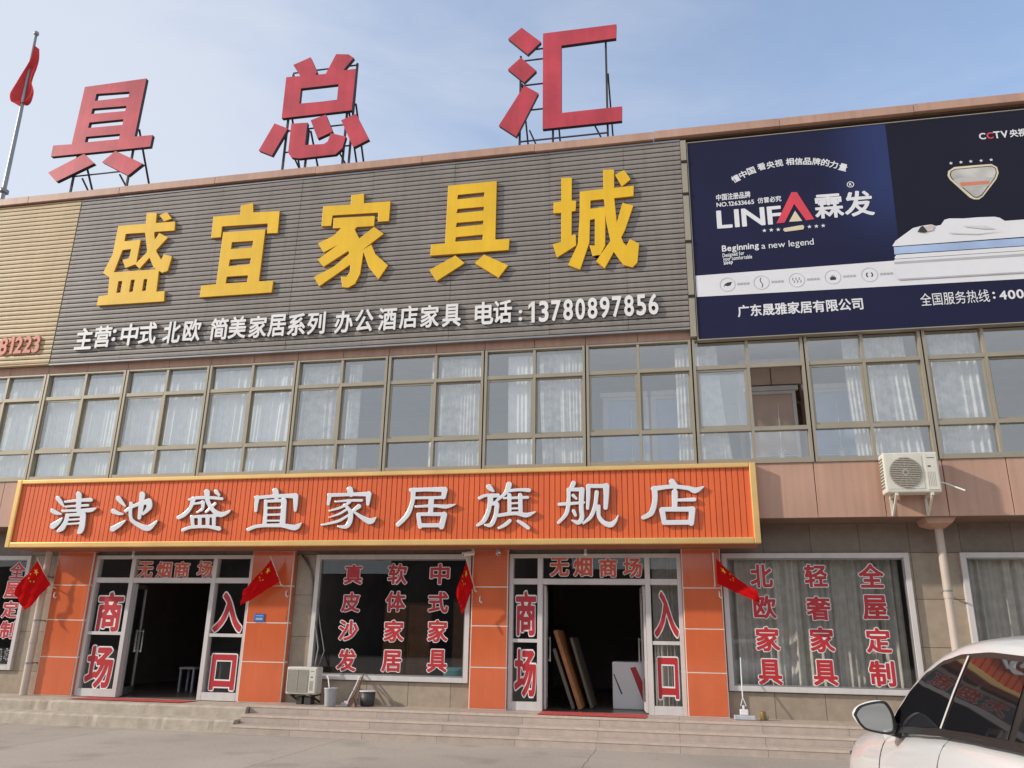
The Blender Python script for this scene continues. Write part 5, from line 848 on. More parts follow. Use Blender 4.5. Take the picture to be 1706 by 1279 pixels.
HALO={
"中":[[92,-28,84,-25,80,-18,79,37,47,37,43,29,35,25,16,25,8,31,7,37,7,133,10,141,18,144,79,145,80,169,82,176,90,180,108,181,115,178,119,172,120,145,182,145,187,143,191,139,193,132,193,38,189,29,180,26,161,27,156,31,152,37,120,37,118,-21,115,-25,110,-28],[46,77,79,77,79,105,47,105],[120,77,152,77,153,105,120,105]],
"体":[[32,-28,24,-25,20,-17,19,61,11,61,5,65,-5,82,-6,88,-5,94,9,111,21,131,42,176,47,179,54,179,68,175,74,171,76,161,70,141,70,140,103,140,104,168,106,174,114,179,130,179,138,177,142,171,144,140,191,140,200,136,203,129,203,113,199,104,192,101,159,100,168,82,182,61,206,33,207,27,205,22,192,9,183,5,177,6,170,11,164,9,144,9,143,-16,140,-22,133,-27,116,-27,109,-25,104,-19,103,9,82,9,76,11,68,5,59,3,59,-17,55,-25,48,-28],[59,54,73,72,88,100,59,100]],
"入":[[21,-27,15,-25,0,-12,-3,-6,-3,1,1,8,28,26,42,40,55,58,67,83,77,116,65,130,49,143,46,152,48,158,59,172,65,176,72,175,79,172,97,156,115,133,129,110,151,66,164,46,179,29,202,12,205,6,205,0,197,-19,193,-23,185,-26,177,-24,161,-13,137,12,124,30,105,65,92,38,73,11,44,-15,30,-24]],
"全":[[15,-23,7,-19,3,-12,3,5,9,13,15,15,79,16,79,24,40,24,33,27,28,35,28,51,30,57,34,60,40,62,79,62,79,68,38,69,30,73,20,68,12,69,6,72,-5,85,-6,91,-6,97,-1,103,25,117,51,136,70,154,92,181,102,182,119,174,123,169,124,160,142,143,168,123,201,103,206,99,208,93,206,86,195,72,190,68,181,68,172,73,163,69,122,69,120,67,121,62,163,62,171,57,174,51,174,36,173,31,170,27,162,24,121,24,120,16,186,15,192,14,196,9,198,3,198,-13,192,-21,186,-23],[78,107,123,107,100,128]],
"具":[[18,-29,11,-26,-1,-14,-4,-9,-4,-4,-3,1,1,5,23,15,8,16,2,20,-2,27,-2,42,1,49,6,53,30,55,30,158,33,166,38,170,43,171,160,171,168,168,172,164,173,159,173,55,194,54,198,51,202,46,202,28,201,22,194,17,183,15,198,7,202,2,204,-6,202,-13,187,-27,177,-28,146,-10,114,6,110,10,108,16,93,16,86,6,63,-9,34,-23]],
"制":[[57,-28,49,-25,45,-17,45,44,44,0,41,-7,33,-12,17,-12,10,-9,6,-2,6,70,8,78,1,81,-3,87,-4,111,8,139,18,169,22,173,27,175,46,172,55,179,75,179,80,176,84,171,85,151,114,151,122,147,125,157,131,161,151,162,158,159,160,171,167,178,186,179,192,177,196,172,198,165,198,-1,193,-15,185,-22,176,-26,145,-28,138,-25,134,-20,128,-4,129,5,132,10,137,13,158,13,158,29,158,30,151,27,135,26,127,30,125,6,123,-1,117,-7,104,-12,85,-13,83,-22,76,-27]],
"北":[[64,-27,57,-24,52,-18,51,11,21,-1,13,-3,8,-1,4,2,-3,15,-5,26,0,35,48,53,52,56,52,89,12,90,7,92,1,99,0,118,4,125,10,129,51,130,52,165,54,171,62,177,80,177,88,173,92,165,92,-15,89,-22,84,-26],[132,-24,120,-22,110,-15,104,-7,101,4,100,165,104,173,112,177,131,177,136,174,140,170,141,165,142,121,171,143,178,146,183,145,188,141,199,129,201,123,200,115,195,109,141,74,141,17,142,16,165,16,168,44,170,50,176,56,186,56,201,49,207,41,206,15,201,-3,194,-15,188,-20,180,-23]],
"发":[[56,-29,50,-27,46,-24,35,-4,22,-11,14,-12,8,-8,-3,3,-5,8,-5,14,-2,20,22,39,40,59,50,74,60,95,46,96,29,92,22,94,18,99,12,114,13,124,22,136,33,167,40,174,48,174,61,172,70,167,73,157,66,135,71,134,73,138,78,170,82,177,91,181,112,178,117,174,120,167,115,135,136,134,138,135,123,152,123,162,128,169,140,176,146,177,152,176,166,163,181,146,184,135,192,133,196,129,198,123,198,109,197,102,192,97,173,95,180,88,180,78,168,48,151,24,166,17,199,7,204,0,204,-9,193,-24,185,-29,171,-27,153,-21,118,-3,86,-19],[54,12,76,19,86,25,76,37]],
"口":[[25,-23,17,-20,13,-11,13,147,16,155,21,159,26,159,175,159,184,156,187,151,188,146,188,-10,184,-19,176,-23,156,-22,149,-17,146,-7,54,-7,52,-17,46,-22,41,-23],[53,35,146,34,147,119,54,119]],
"商":[[23,-28,15,-25,11,-17,11,106,14,112,20,116,46,117,45,121,12,121,5,124,1,127,0,133,0,148,3,155,12,159,76,159,76,168,81,175,86,177,103,181,108,180,112,177,122,159,189,159,197,155,200,151,201,145,200,131,197,124,189,121,159,121,156,117,181,116,186,113,189,107,189,-5,184,-18,177,-23,167,-26,135,-27,130,-25,125,-21,119,-3,88,-3,83,-10,75,-12,59,-11,55,-9,51,-4,50,-19,46,-25,39,-28]],
"场":[[87,-28,81,-26,70,-18,65,-11,64,-4,67,1,85,15,78,17,73,21,16,-1,8,-1,1,5,-5,22,-5,29,1,37,22,45,22,91,21,92,7,93,0,98,-3,105,-2,123,6,130,22,132,22,168,26,174,32,177,50,178,58,174,61,167,61,132,73,131,77,129,81,125,84,118,103,131,73,132,66,136,63,143,63,159,65,165,69,169,76,171,164,171,180,159,182,154,182,148,178,142,148,117,190,116,197,112,200,105,196,35,191,8,187,-7,182,-15,170,-25,160,-27,137,-27,132,-25,127,-21,121,-4,97,-25],[136,13,151,13,155,32,156,46],[78,59,86,65,93,76,82,74,76,76,71,81,66,92,62,92,61,59,71,61]],
"城":[[61,-28,54,-26,43,-17,40,-12,40,-3,48,10,18,-1,11,-1,2,5,-4,22,-4,29,0,35,19,44,19,92,7,94,1,98,-1,104,-2,119,0,125,4,130,19,132,19,166,21,171,25,176,31,178,47,178,55,174,58,166,58,133,59,132,62,144,70,149,121,150,122,171,125,176,129,180,148,180,155,178,163,179,169,177,192,157,203,139,202,119,198,114,191,110,198,104,199,94,191,67,182,46,189,44,201,36,206,28,204,4,198,-13,193,-20,187,-24,180,-26,171,-26,156,-20,145,-7,122,-26,113,-27,107,-25,94,-12,92,-4,96,4,90,5,74,-22,68,-27]],
"奢":[[53,-28,45,-26,41,-19,40,23,18,15,11,15,5,20,-6,36,-6,44,-1,50,22,58,6,60,1,64,-1,69,-1,86,2,94,-5,103,-5,112,1,119,18,126,7,127,1,134,0,151,3,158,7,162,12,163,67,163,75,177,84,180,105,177,109,171,111,163,189,163,196,160,200,153,200,136,197,130,189,126,201,122,206,114,205,106,197,95,202,86,202,70,200,64,195,60,173,58,173,-16,171,-24,163,-28,147,-28,141,-27,135,-22,79,-22,69,-28]],
"定":[[19,-29,13,-27,-1,-16,-4,-10,-4,-4,-2,2,12,16,21,32,28,53,34,82,30,89,13,90,8,93,5,98,4,146,8,154,16,158,74,158,73,168,77,174,82,177,99,182,105,181,110,176,121,158,184,158,192,154,196,145,196,102,193,94,186,90,172,89,168,83,162,80,122,80,120,78,121,71,168,71,174,69,178,65,180,60,180,44,178,39,174,35,168,32,121,32,120,17,123,15,134,14,192,14,197,13,202,8,204,1,196,-21,186,-25,123,-25,108,-23,80,-16,67,-9,52,3,42,-11,28,-26],[78,33,79,34,79,78,72,80,72,70,69,49]],
"家":[[73,-28,66,-26,61,-23,56,-7,25,-18,18,-18,10,-14,1,2,0,8,2,13,6,17,14,21,3,39,6,49,15,55,5,70,5,79,11,86,34,93,31,97,13,98,6,104,4,149,6,156,11,160,16,162,72,162,74,170,78,175,99,181,105,181,109,178,119,162,185,162,191,160,195,156,197,151,197,105,191,98,179,96,183,88,181,79,155,59,165,43,175,31,203,13,205,5,203,-3,191,-18,185,-20,180,-20,157,-6,134,18,128,-3,123,-12,115,-20,101,-27]],
"居":[[19,-29,14,-27,-1,-18,-5,-14,-6,-8,7,21,13,49,17,96,17,157,20,165,24,168,30,170,176,170,184,167,188,162,189,156,189,108,184,99,193,97,198,92,200,87,200,73,199,67,194,62,179,59,184,55,186,49,186,-16,183,-23,176,-28,158,-28,152,-26,146,-21,86,-21,76,-28,56,-28,51,-25,47,-19,46,12,37,-11,31,-23,26,-27],[86,17,144,17,146,21,144,23,87,23]],
"屋":[[18,-28,-1,-18,-4,-14,-6,-8,6,22,13,53,16,85,16,158,19,166,23,169,28,170,176,170,184,168,188,164,189,158,189,110,195,102,196,86,195,81,191,76,179,73,191,60,194,53,192,46,186,40,186,22,183,15,194,14,200,7,202,-10,199,-18,194,-21,189,-22,38,-22,32,-21,26,-27]],
"式":[[168,-29,153,-25,143,-18,131,-4,125,7,121,2,116,0,28,-21,15,-22,7,-18,4,-13,-1,3,2,12,8,17,40,23,41,25,41,59,16,59,9,63,5,72,5,87,8,94,12,97,17,99,103,99,104,101,102,104,7,105,1,109,-1,115,-1,132,3,139,11,143,101,143,101,171,105,177,113,179,131,179,140,173,148,178,157,178,177,164,189,152,194,142,199,138,202,133,202,115,199,108,191,104,145,103,153,53,158,35,165,19,169,41,172,46,177,49,185,48,200,39,204,36,206,31,203,4,197,-14,186,-25,176,-29],[82,33,113,38,109,59,82,59]],
"无":[[17,-28,9,-25,-2,-11,-5,-4,-3,2,1,7,19,15,41,30,57,50,65,68,5,69,1,73,-2,78,-1,100,3,105,9,108,74,108,76,126,75,128,22,128,16,129,12,134,10,139,10,156,13,163,18,166,23,167,178,167,187,164,191,156,191,140,190,135,186,130,179,128,117,128,115,109,116,108,191,108,197,106,201,102,203,96,203,79,200,73,195,69,190,68,131,68,130,67,131,16,163,16,165,39,169,44,174,47,182,47,197,40,202,36,204,28,202,6,197,-7,191,-16,183,-21,173,-24,120,-24,107,-21,99,-16,92,-6,90,3,89,25,77,9,59,-8,41,-19,23,-28]],
"欧":[[109,-29,103,-27,95,-20,14,-20,8,-18,4,-13,2,-7,2,153,4,160,9,165,15,166,100,166,108,164,111,173,114,177,119,180,126,181,140,178,147,173,149,163,146,148,186,149,199,145,204,139,206,134,205,126,197,97,189,75,185,71,180,69,163,72,169,49,176,34,186,19,203,1,205,-5,203,-11,190,-26,184,-28,178,-27,160,-11,144,10,132,-10,120,-24,115,-28],[111,34,118,51,122,79,115,72,108,70,102,71,92,77,90,72],[64,113,69,127,54,127]],
"沙":[[68,-30,63,-28,58,-25,46,-5,36,-21,28,-25,18,-22,7,-14,2,-7,2,-2,4,4,25,39,39,66,0,90,-4,98,-3,107,8,120,18,123,44,111,61,100,70,128,69,129,60,121,50,122,32,134,10,145,6,152,6,159,18,175,24,177,30,177,51,168,69,157,75,152,78,145,86,146,104,143,104,168,108,175,116,179,136,178,141,175,144,170,145,144,164,150,170,148,175,143,198,103,204,86,204,78,199,72,190,67,181,46,172,31,163,20,146,4,130,-7,111,-17,90,-25],[54,8,92,19,117,32,108,36,105,43,104,100,88,60,82,51,74,46],[145,64,154,82,160,88,145,118]],
"烟":[[81,-29,76,-27,72,-24,70,-18,69,-7,60,-2,51,11,39,-11,31,-21,23,-27,17,-28,11,-26,-3,-11,-4,-1,13,23,20,43,24,61,15,62,3,67,-2,71,-4,75,-4,81,1,100,6,133,13,140,26,139,27,170,30,176,36,179,54,179,62,175,65,168,65,145,69,146,71,165,74,169,79,171,185,171,191,170,196,165,198,159,198,-14,196,-20,188,-26,171,-27,164,-24,158,-17,109,-17,105,-24,100,-28]],
"皮":[[181,-29,140,-17,113,-4,77,-20,48,-28,39,-26,32,-18,24,-26,15,-27,-3,-14,-6,-9,-6,-2,7,23,15,57,17,85,17,141,21,149,29,153,85,153,86,171,89,177,96,180,113,181,119,179,124,173,126,153,175,154,188,150,194,147,197,141,197,134,180,95,184,87,183,79,169,49,149,24,169,16,196,9,202,4,204,-3,202,-10,191,-25,186,-28],[47,14,67,20,79,25,56,56],[113,47,125,57,129,63,99,63],[57,103,85,102,85,113,57,114],[126,103,140,102,145,113,126,114]],
"真":[[21,-28,12,-24,1,-13,-1,-6,0,-1,3,4,17,10,6,11,1,17,-1,24,1,40,8,47,26,47,28,48,28,125,13,126,6,132,4,137,4,151,8,159,16,163,80,163,84,176,88,179,94,180,116,177,121,172,123,163,184,163,192,160,196,152,196,138,195,132,188,126,173,125,173,48,174,47,192,46,197,44,200,39,200,18,196,13,188,10,196,5,201,0,202,-7,198,-14,184,-26,174,-27,114,-2,108,3,106,10,96,10,91,1,81,-6,49,-20]],
"软":[[97,-29,91,-27,81,-18,78,-24,72,-27,51,-27,46,-23,44,-18,43,10,9,6,2,11,-2,20,-5,35,-3,40,1,44,6,46,41,51,43,53,42,57,16,54,11,57,7,61,2,76,2,82,4,87,10,93,20,117,7,118,0,123,-3,129,-2,147,1,153,7,156,33,157,38,173,45,180,61,178,71,174,75,167,75,157,97,157,103,155,106,171,111,178,118,180,135,178,140,175,144,169,143,150,185,150,198,145,204,138,204,131,199,110,189,75,185,71,179,69,161,73,161,72,170,43,177,30,186,17,204,2,206,-5,204,-11,189,-26,184,-28,177,-27,159,-13,141,12,129,-5,116,-18,105,-26],[109,40,113,48,117,61,119,79,113,71,107,68,105,63,101,58,107,51],[82,97,90,110,92,117,81,117]],
"轻":[[48,-27,41,-25,37,-19,36,11,10,7,3,10,-1,17,-4,34,0,43,6,46,35,51,36,53,35,57,13,54,8,57,4,62,0,75,0,81,6,93,15,117,5,119,-1,125,-2,145,0,151,8,156,24,157,29,174,33,178,39,180,54,178,62,175,66,168,66,157,82,157,86,166,94,170,172,170,187,164,192,157,192,148,183,131,171,113,200,96,203,91,203,84,194,69,194,51,190,43,183,40,158,39,158,17,160,16,192,16,198,13,202,9,203,4,203,-11,201,-17,196,-21,190,-23,84,-23,75,-19,71,-24,66,-27],[75,13,84,16,118,16,119,39,98,40,97,31,94,25,88,21,76,19],[75,96,106,111,131,131,98,131,95,124,91,120,86,118,75,118]]}
TRACED_ROOF=[
("具",-1.655,11.812,[[278,1360,1139,1366,1123,536,1367,528,1360,368,2,386,0,544,262,531],[468,372,637,221,156,21,13,162],[897,363,1304,142,1131,0,741,227],[466,1231,937,1201,936,1122,465,1129],[454,1018,932,995,926,922,450,939],[451,817,924,805,925,724,447,739],[445,614,916,600,915,524,446,535]]),
("总",3.924,11.779,[[234,1133,411,1123,305,1295,516,1374,620,1154,600,1113,732,1109,837,1370,994,1342,1062,1284,945,1128,1103,1125,1096,564,238,566],[156,508,332,417,174,77,0,165],[368,477,569,466,567,169,796,156,840,183,868,289,1054,222,1026,75,949,4,513,0,416,25,371,91],[604,493,784,546,889,307,714,237],[979,445,1152,509,1334,152,1154,69],[439,947,904,942,904,724,440,738]]),
("汇",9.544,11.75,[[475,1292,1283,1288,1275,1105,680,1098,678,232,1316,231,1311,55,476,57],[233,1410,453,1181,307,1038,82,1284],[229,1008,404,809,271,677,86,875],[272,636,428,515,192,0,0,163]])]
TRACED_YELLOW=[
("盛",1.018,8.163,[[655,1063,572,1034,646,952,734,976,665,1060],[413,1079,424,945,100,950,85,947,80,604,3,386,93,329,113,123,4,115,0,7,802,0,790,120,699,119,692,122,682,355,684,357,723,333,786,349,811,518,707,552,687,490,614,589,608,610,725,751,609,815,571,738,552,797,550,819,550,831,562,832,791,827,783,935,773,939,547,942,539,1067],[410,835,435,831,502,597,391,478,396,755,197,751,197,837,212,840],[289,649,296,647,294,541,214,526,268,424,381,459,443,402,541,525,609,406,644,381,134,387,141,401,193,644],[547,274,556,274,558,270,563,141,520,137,518,268,521,274],[400,279,409,276,409,141,365,136,364,277],[247,274,259,271,261,140,214,139,212,273]]),
("宜",3.436,8.189,[[472,1062,332,1045,339,936,24,941,34,685,148,683,144,809,159,811,671,797,674,788,680,680,798,674,793,932,488,948],[642,732,167,741,169,142,0,137,1,3,809,0,814,129,671,135,652,138,654,727,651,731],[518,608,531,605,528,531,285,534,286,612],[517,409,529,407,524,338,286,336,289,411],[509,213,522,210,519,139,278,140,280,215]]),
("家",5.944,8.171,[[462,1057,330,1051,331,939,27,952,29,717,136,713,142,829,156,831,639,816,642,711,761,708,764,937,476,941,468,1054],[591,783,156,801,159,681,229,678,246,674,169,593,9,524,81,414,219,480,23,338,96,252,348,407,351,407,362,379,203,243,0,147,69,37,383,252,385,180,356,123,291,129,319,14,323,9,382,0,451,37,496,141,514,381,580,211,689,74,696,71,785,212,643,349,592,459,508,411,716,569,606,658,457,539,400,646,420,672,606,667,606,779]]),
("具",8.375,8.152,[[649,1063,154,1062,148,413,5,414,3,292,793,287,798,407,669,411,657,414,657,1030,656,1060],[526,947,533,947,534,943,528,899,262,896,256,899,260,945],[524,785,534,782,528,742,260,739,254,742,263,785],[524,630,533,627,527,589,258,584,252,587,261,631],[522,477,530,474,526,423,261,425,252,428,258,472],[547,260,457,174,698,0,790,124],[259,274,0,136,79,11,355,182,350,190]]),
("城",10.818,8.168,[[575,1060,494,1065,493,854,265,848,259,552,240,284,151,84,148,71,250,19,261,17,351,291,360,531,402,536,406,531,401,255,351,263,379,145,451,151,411,90,491,10,578,172,668,29,748,0,793,44,816,240,730,296,698,228,671,261,652,320,689,393,774,645,672,685,614,482,596,742,778,746,785,857,780,860,598,856,601,1055],[694,1041,608,997,672,862,757,931,700,1039],[164,1015,84,1019,83,758,7,754,7,635,82,634,81,321,0,305,40,158,225,271,223,386,205,393,184,382,182,386,185,638,223,642,229,753,186,758,189,1010],[492,742,497,733,502,655,365,652,368,740],[509,568,515,488,549,291,453,155,499,245]])]
TRACED_LI=[
("清",0.833,3.355,[[277,419,264,412,256,396,270,345,147,331,139,328,136,319,142,310,154,306,275,313,282,293,279,289,156,281,120,329,79,374,68,379,55,381,39,375,34,367,34,354,44,340,92,299,145,264,156,265,170,259,267,263,287,260,288,246,136,242,129,238,126,231,134,218,143,215,157,215,297,217,309,209,227,204,202,205,189,201,182,192,179,149,170,118,143,72,115,41,114,31,123,22,135,20,165,25,193,37,208,55,220,89,352,95,356,94,357,90,347,20,349,10,357,3,365,0,384,1,400,7,412,18,418,30,423,47,425,84,417,170,411,197,403,211,433,210,465,212,489,220,520,245,518,254,509,259,344,248,344,264,423,267,431,271,434,279,428,290,417,295,343,292,339,298,339,313,451,313,463,324,461,339,447,351,435,355,334,349,323,394,315,405,297,417],[20,256,5,249,0,234,7,220,20,210,65,194,92,188,138,189,146,193,147,199,140,206,36,254],[319,173,346,173,350,158,244,153,230,155,231,169,234,171],[150,166,37,104,31,96,28,85,31,74,39,63,56,53,76,52,86,56,121,84,144,110,163,152,161,162],[346,135,354,134,357,120,354,117,240,112,225,115,229,130]]),
("池",2.188,3.396,[[305,385,292,379,284,363,291,282,235,262,230,275,221,285,211,289,194,286,188,275,191,238,149,207,145,201,146,193,157,183,169,181,195,195,205,147,215,122,231,98,260,75,305,49,381,13,419,3,441,3,462,9,484,27,515,71,527,98,524,107,513,107,480,84,442,65,427,61,410,63,361,76,291,103,260,123,246,148,237,189,235,220,246,226,294,242,303,126,313,115,330,112,340,116,345,123,346,159,356,152,363,152,401,177,435,207,444,226,445,246,442,265,429,302,418,312,402,318,388,318,350,304,350,350,345,366,330,380,317,385],[50,350,37,344,31,333,32,318,41,306,72,281,110,257,146,237,151,235,157,237,162,244,161,249,83,339,69,348],[370,262,380,261,387,247,390,231,375,204,347,170,347,256,350,259],[20,224,6,217,0,203,6,186,22,174,96,156,141,160,149,164,150,170,144,177,96,194,39,223],[174,114,123,93,30,47,22,31,25,20,33,9,52,0,70,1,129,39,151,59,185,100,184,110]]),
("盛",3.623,3.382,[[272,403,259,396,252,382,261,339,192,337,166,333,152,336,141,333,131,325,99,315,95,305,101,296,110,291,127,292,121,254,110,225,90,201,59,176,5,150,0,141,2,129,11,120,30,116,65,129,94,144,120,168,138,191,149,211,167,252,236,258,240,256,246,228,245,219,233,208,199,190,197,183,205,173,211,171,218,173,265,193,275,204,282,222,283,253,280,284,268,294,256,296,247,295,236,287,174,277,180,301,190,303,273,304,294,263,324,223,291,189,289,183,292,176,302,170,311,172,345,199,383,164,340,161,322,164,309,161,242,160,189,155,178,156,163,161,151,158,144,150,141,142,164,60,121,49,71,28,67,16,68,11,75,3,92,0,138,19,167,27,247,32,322,32,358,29,463,6,476,9,483,15,485,28,474,45,460,50,429,53,423,56,415,132,429,138,453,132,472,132,508,145,545,170,555,186,559,195,558,201,549,205,521,192,483,185,462,184,432,192,397,210,377,229,404,255,402,270,392,277,382,277,354,254,334,284,327,302,349,302,457,291,467,298,469,303,467,313,462,319,454,322,417,328,429,333,431,345,398,389,390,395,376,399,363,395,357,388,355,376,365,360,414,328,322,336,317,378,312,388,294,401],[352,130,371,129,382,59,358,62],[274,129,301,129,305,127,315,78,315,63,278,64,270,125],[208,127,226,125,236,65,206,62,199,79,191,124]]),
("宜",5.1,3.379,[[240,402,227,395,219,381,221,368,228,342,226,340,93,332,68,337,47,329,41,322,41,309,48,298,48,249,57,186,63,178,72,174,86,177,91,185,93,254,99,297,234,305,243,304,251,296,189,292,156,297,146,290,144,283,154,171,156,70,86,62,53,52,9,32,1,25,0,20,2,9,12,1,27,0,69,19,104,29,148,34,202,36,340,34,384,26,447,9,481,4,497,7,513,13,523,20,537,38,550,69,547,76,541,78,509,66,482,59,464,59,389,69,386,72,378,263,375,285,362,303,428,299,434,296,455,184,464,174,477,173,486,182,490,240,489,312,488,326,482,337,472,345,459,349,292,343,281,380,274,391,260,400],[296,306,328,304,321,298,289,298],[292,264,318,263,323,230,321,226,195,226,189,229,185,259,187,262],[290,203,324,202,326,184,325,164,237,163,200,163,196,165,193,192,195,202],[298,140,326,140,326,106,204,107,199,109,198,139],[201,86,324,85,328,82,326,73,207,71,200,73]]),
("家",6.563,3.406,[[246,388,231,380,224,366,225,353,234,329,74,329,61,332,42,325,37,314,41,298,42,225,47,216,62,211,73,217,85,291,251,295,272,287,281,288,297,295,414,291,416,288,424,214,437,204,447,204,456,211,471,309,468,323,458,335,447,340,437,341,423,336,409,335,298,331,295,334,284,369,277,380,261,388],[321,271,243,270,122,258,117,249,121,243,128,240,233,244,237,242,224,233,210,230,204,220,180,207,68,173,65,167,68,160,75,157,168,176,221,196,227,192,232,185,195,161,161,144,75,113,72,109,75,102,90,102,177,125,204,138,248,165,256,154,260,137,211,107,172,88,108,70,8,49,0,42,2,34,12,29,105,43,160,54,200,69,258,106,260,95,254,66,246,50,237,41,217,35,170,35,163,31,160,26,163,20,168,16,207,4,243,0,260,4,275,12,287,23,303,52,311,97,308,144,363,99,409,66,440,48,466,39,482,39,498,44,509,51,521,66,533,95,534,100,530,106,519,106,484,95,462,98,404,119,365,138,329,159,376,187,380,194,381,204,378,212,371,220,357,226,343,223,292,174,250,213,276,232,282,244,384,242,394,251,393,262,383,270]]),
("居",7.996,3.38,[[419,380,189,376,144,378,119,374,113,371,107,363,105,354,110,342,123,332,126,292,123,251,111,204,95,165,78,135,57,111,2,54,0,44,4,34,15,26,23,25,32,28,78,68,121,115,139,149,151,181,163,227,170,269,291,269,293,268,294,263,293,224,177,218,170,215,166,208,170,197,178,193,292,195,295,193,297,161,295,154,204,154,195,152,186,143,186,126,206,26,210,16,217,10,230,5,242,10,250,19,396,18,401,17,409,6,421,0,433,0,444,6,451,19,471,111,474,128,471,142,462,152,450,157,441,158,427,153,344,154,345,194,376,193,430,183,460,181,480,185,512,196,547,214,550,220,549,224,544,226,457,220,346,226,347,267,421,268,435,264,447,268,454,277,469,346,468,358,461,370,450,378],[267,338,409,331,411,328,412,300,388,297,185,297,172,299,171,325,174,335],[233,120,412,116,415,113,404,57,248,58,242,61,230,115]]),
("旗",9.467,3.358,[[282,425,270,419,263,409,254,360,247,342,235,325,212,300,208,314,198,322,96,322,75,319,48,312,17,297,11,291,9,283,11,274,20,266,29,266,71,287,88,291,97,290,99,250,94,189,78,142,64,113,50,91,1,51,0,40,7,33,18,31,58,48,76,59,90,74,103,93,119,128,132,167,139,209,145,213,160,214,163,206,156,136,142,95,129,73,121,63,108,59,77,57,72,48,77,38,113,26,128,25,143,29,162,45,178,74,191,113,207,112,296,124,348,127,369,124,423,108,449,106,466,110,488,120,531,149,531,158,525,162,457,150,433,150,416,155,413,265,422,267,461,267,467,270,472,280,472,286,467,293,459,297,414,295,407,315,399,321,390,324,379,320,374,315,369,293,316,292,313,311,306,319,295,324,284,323,286,326,291,328,374,335,410,333,460,325,475,325,488,336,489,344,485,354,478,360,468,363,413,365,371,365,306,360,317,392,315,408,310,416,301,423],[102,407,90,402,83,391,82,375,88,363,106,349,125,339,152,331,157,332,162,337,162,342,131,397,120,406],[273,312,275,312,275,291,249,290],[201,291,203,291,200,287,177,264,171,253,143,243,144,290],[231,278,238,270,243,267,273,268,276,266,279,157,200,145,208,210,204,233,192,249],[346,267,371,267,373,244,315,241,315,266],[351,223,374,223,374,197,316,197,316,221],[355,177,376,177,376,162,316,161,317,177],[296,98,250,61,198,29,194,20,197,11,208,7,238,17,264,28,291,46,316,70,320,77,319,87,314,95,306,98],[369,91,359,81,360,74,365,67,455,3,470,0,479,5,482,14,479,27,451,51,423,70,402,81,377,91]]),
("舰",10.891,3.385,[[142,408,134,405,127,398,109,350,95,348,85,338,84,329,86,264,82,222,16,219,5,209,6,196,15,188,76,190,79,189,79,184,75,160,68,135,60,121,46,102,3,55,0,45,4,36,13,32,24,35,67,74,90,100,102,119,109,137,119,192,187,199,190,196,191,157,196,108,196,93,193,81,187,71,178,64,133,74,126,71,122,65,128,56,154,37,167,29,185,25,202,30,216,39,222,28,227,26,233,28,278,57,303,78,322,107,340,149,339,115,345,84,359,57,378,35,409,12,440,0,463,0,484,9,503,32,518,60,529,97,529,104,525,107,519,106,501,79,489,68,470,55,459,50,444,50,421,56,406,65,391,80,380,96,376,111,378,186,374,193,367,197,352,197,366,302,360,315,347,322,334,318,327,309,316,210,307,174,295,139,281,111,270,95,227,52,235,73,239,97,233,160,233,200,234,203,244,206,248,214,245,223,236,230,244,331,235,346,223,351,215,352,203,347,153,347,168,377,169,388,166,397,160,404,149,408],[427,382,416,380,404,374,284,376,274,379,263,375,258,370,253,358,254,265,251,164,256,153,262,150,269,150,276,154,280,161,292,267,294,335,297,338,399,335,403,275,399,168,402,156,412,149,425,149,435,156,439,167,450,257,457,352,454,365,447,374,439,380],[123,312,193,310,189,226,121,224],[136,294,126,283,126,275,128,270,162,241,170,238,178,241,182,249,178,259,151,292,146,294],[139,162,130,155,128,140,151,98,158,93,166,93,174,99,176,108,161,151,154,160]]),
("店",12.316,3.397,[[263,401,249,394,242,381,242,368,249,351,138,342,117,342,100,337,93,330,88,315,97,298,100,263,100,232,94,199,84,164,74,138,67,127,52,114,8,90,2,82,0,75,2,68,8,59,20,55,63,69,94,86,106,97,115,111,132,153,143,206,148,256,147,299,212,310,277,314,279,311,269,304,261,290,258,163,240,162,174,162,163,157,153,143,153,127,171,21,177,14,186,10,388,10,404,0,419,1,429,9,434,20,452,136,450,150,439,162,426,165,396,162,307,162,305,165,308,201,311,203,357,203,444,202,454,204,461,212,464,220,463,227,455,237,447,239,311,231,314,289,305,308,310,311,319,311,394,298,407,293,430,275,451,269,469,273,492,285,531,320,533,330,526,334,485,325,456,322,409,336,317,348,288,394,276,401],[204,121,393,118,394,110,389,55,382,53,211,53]])]
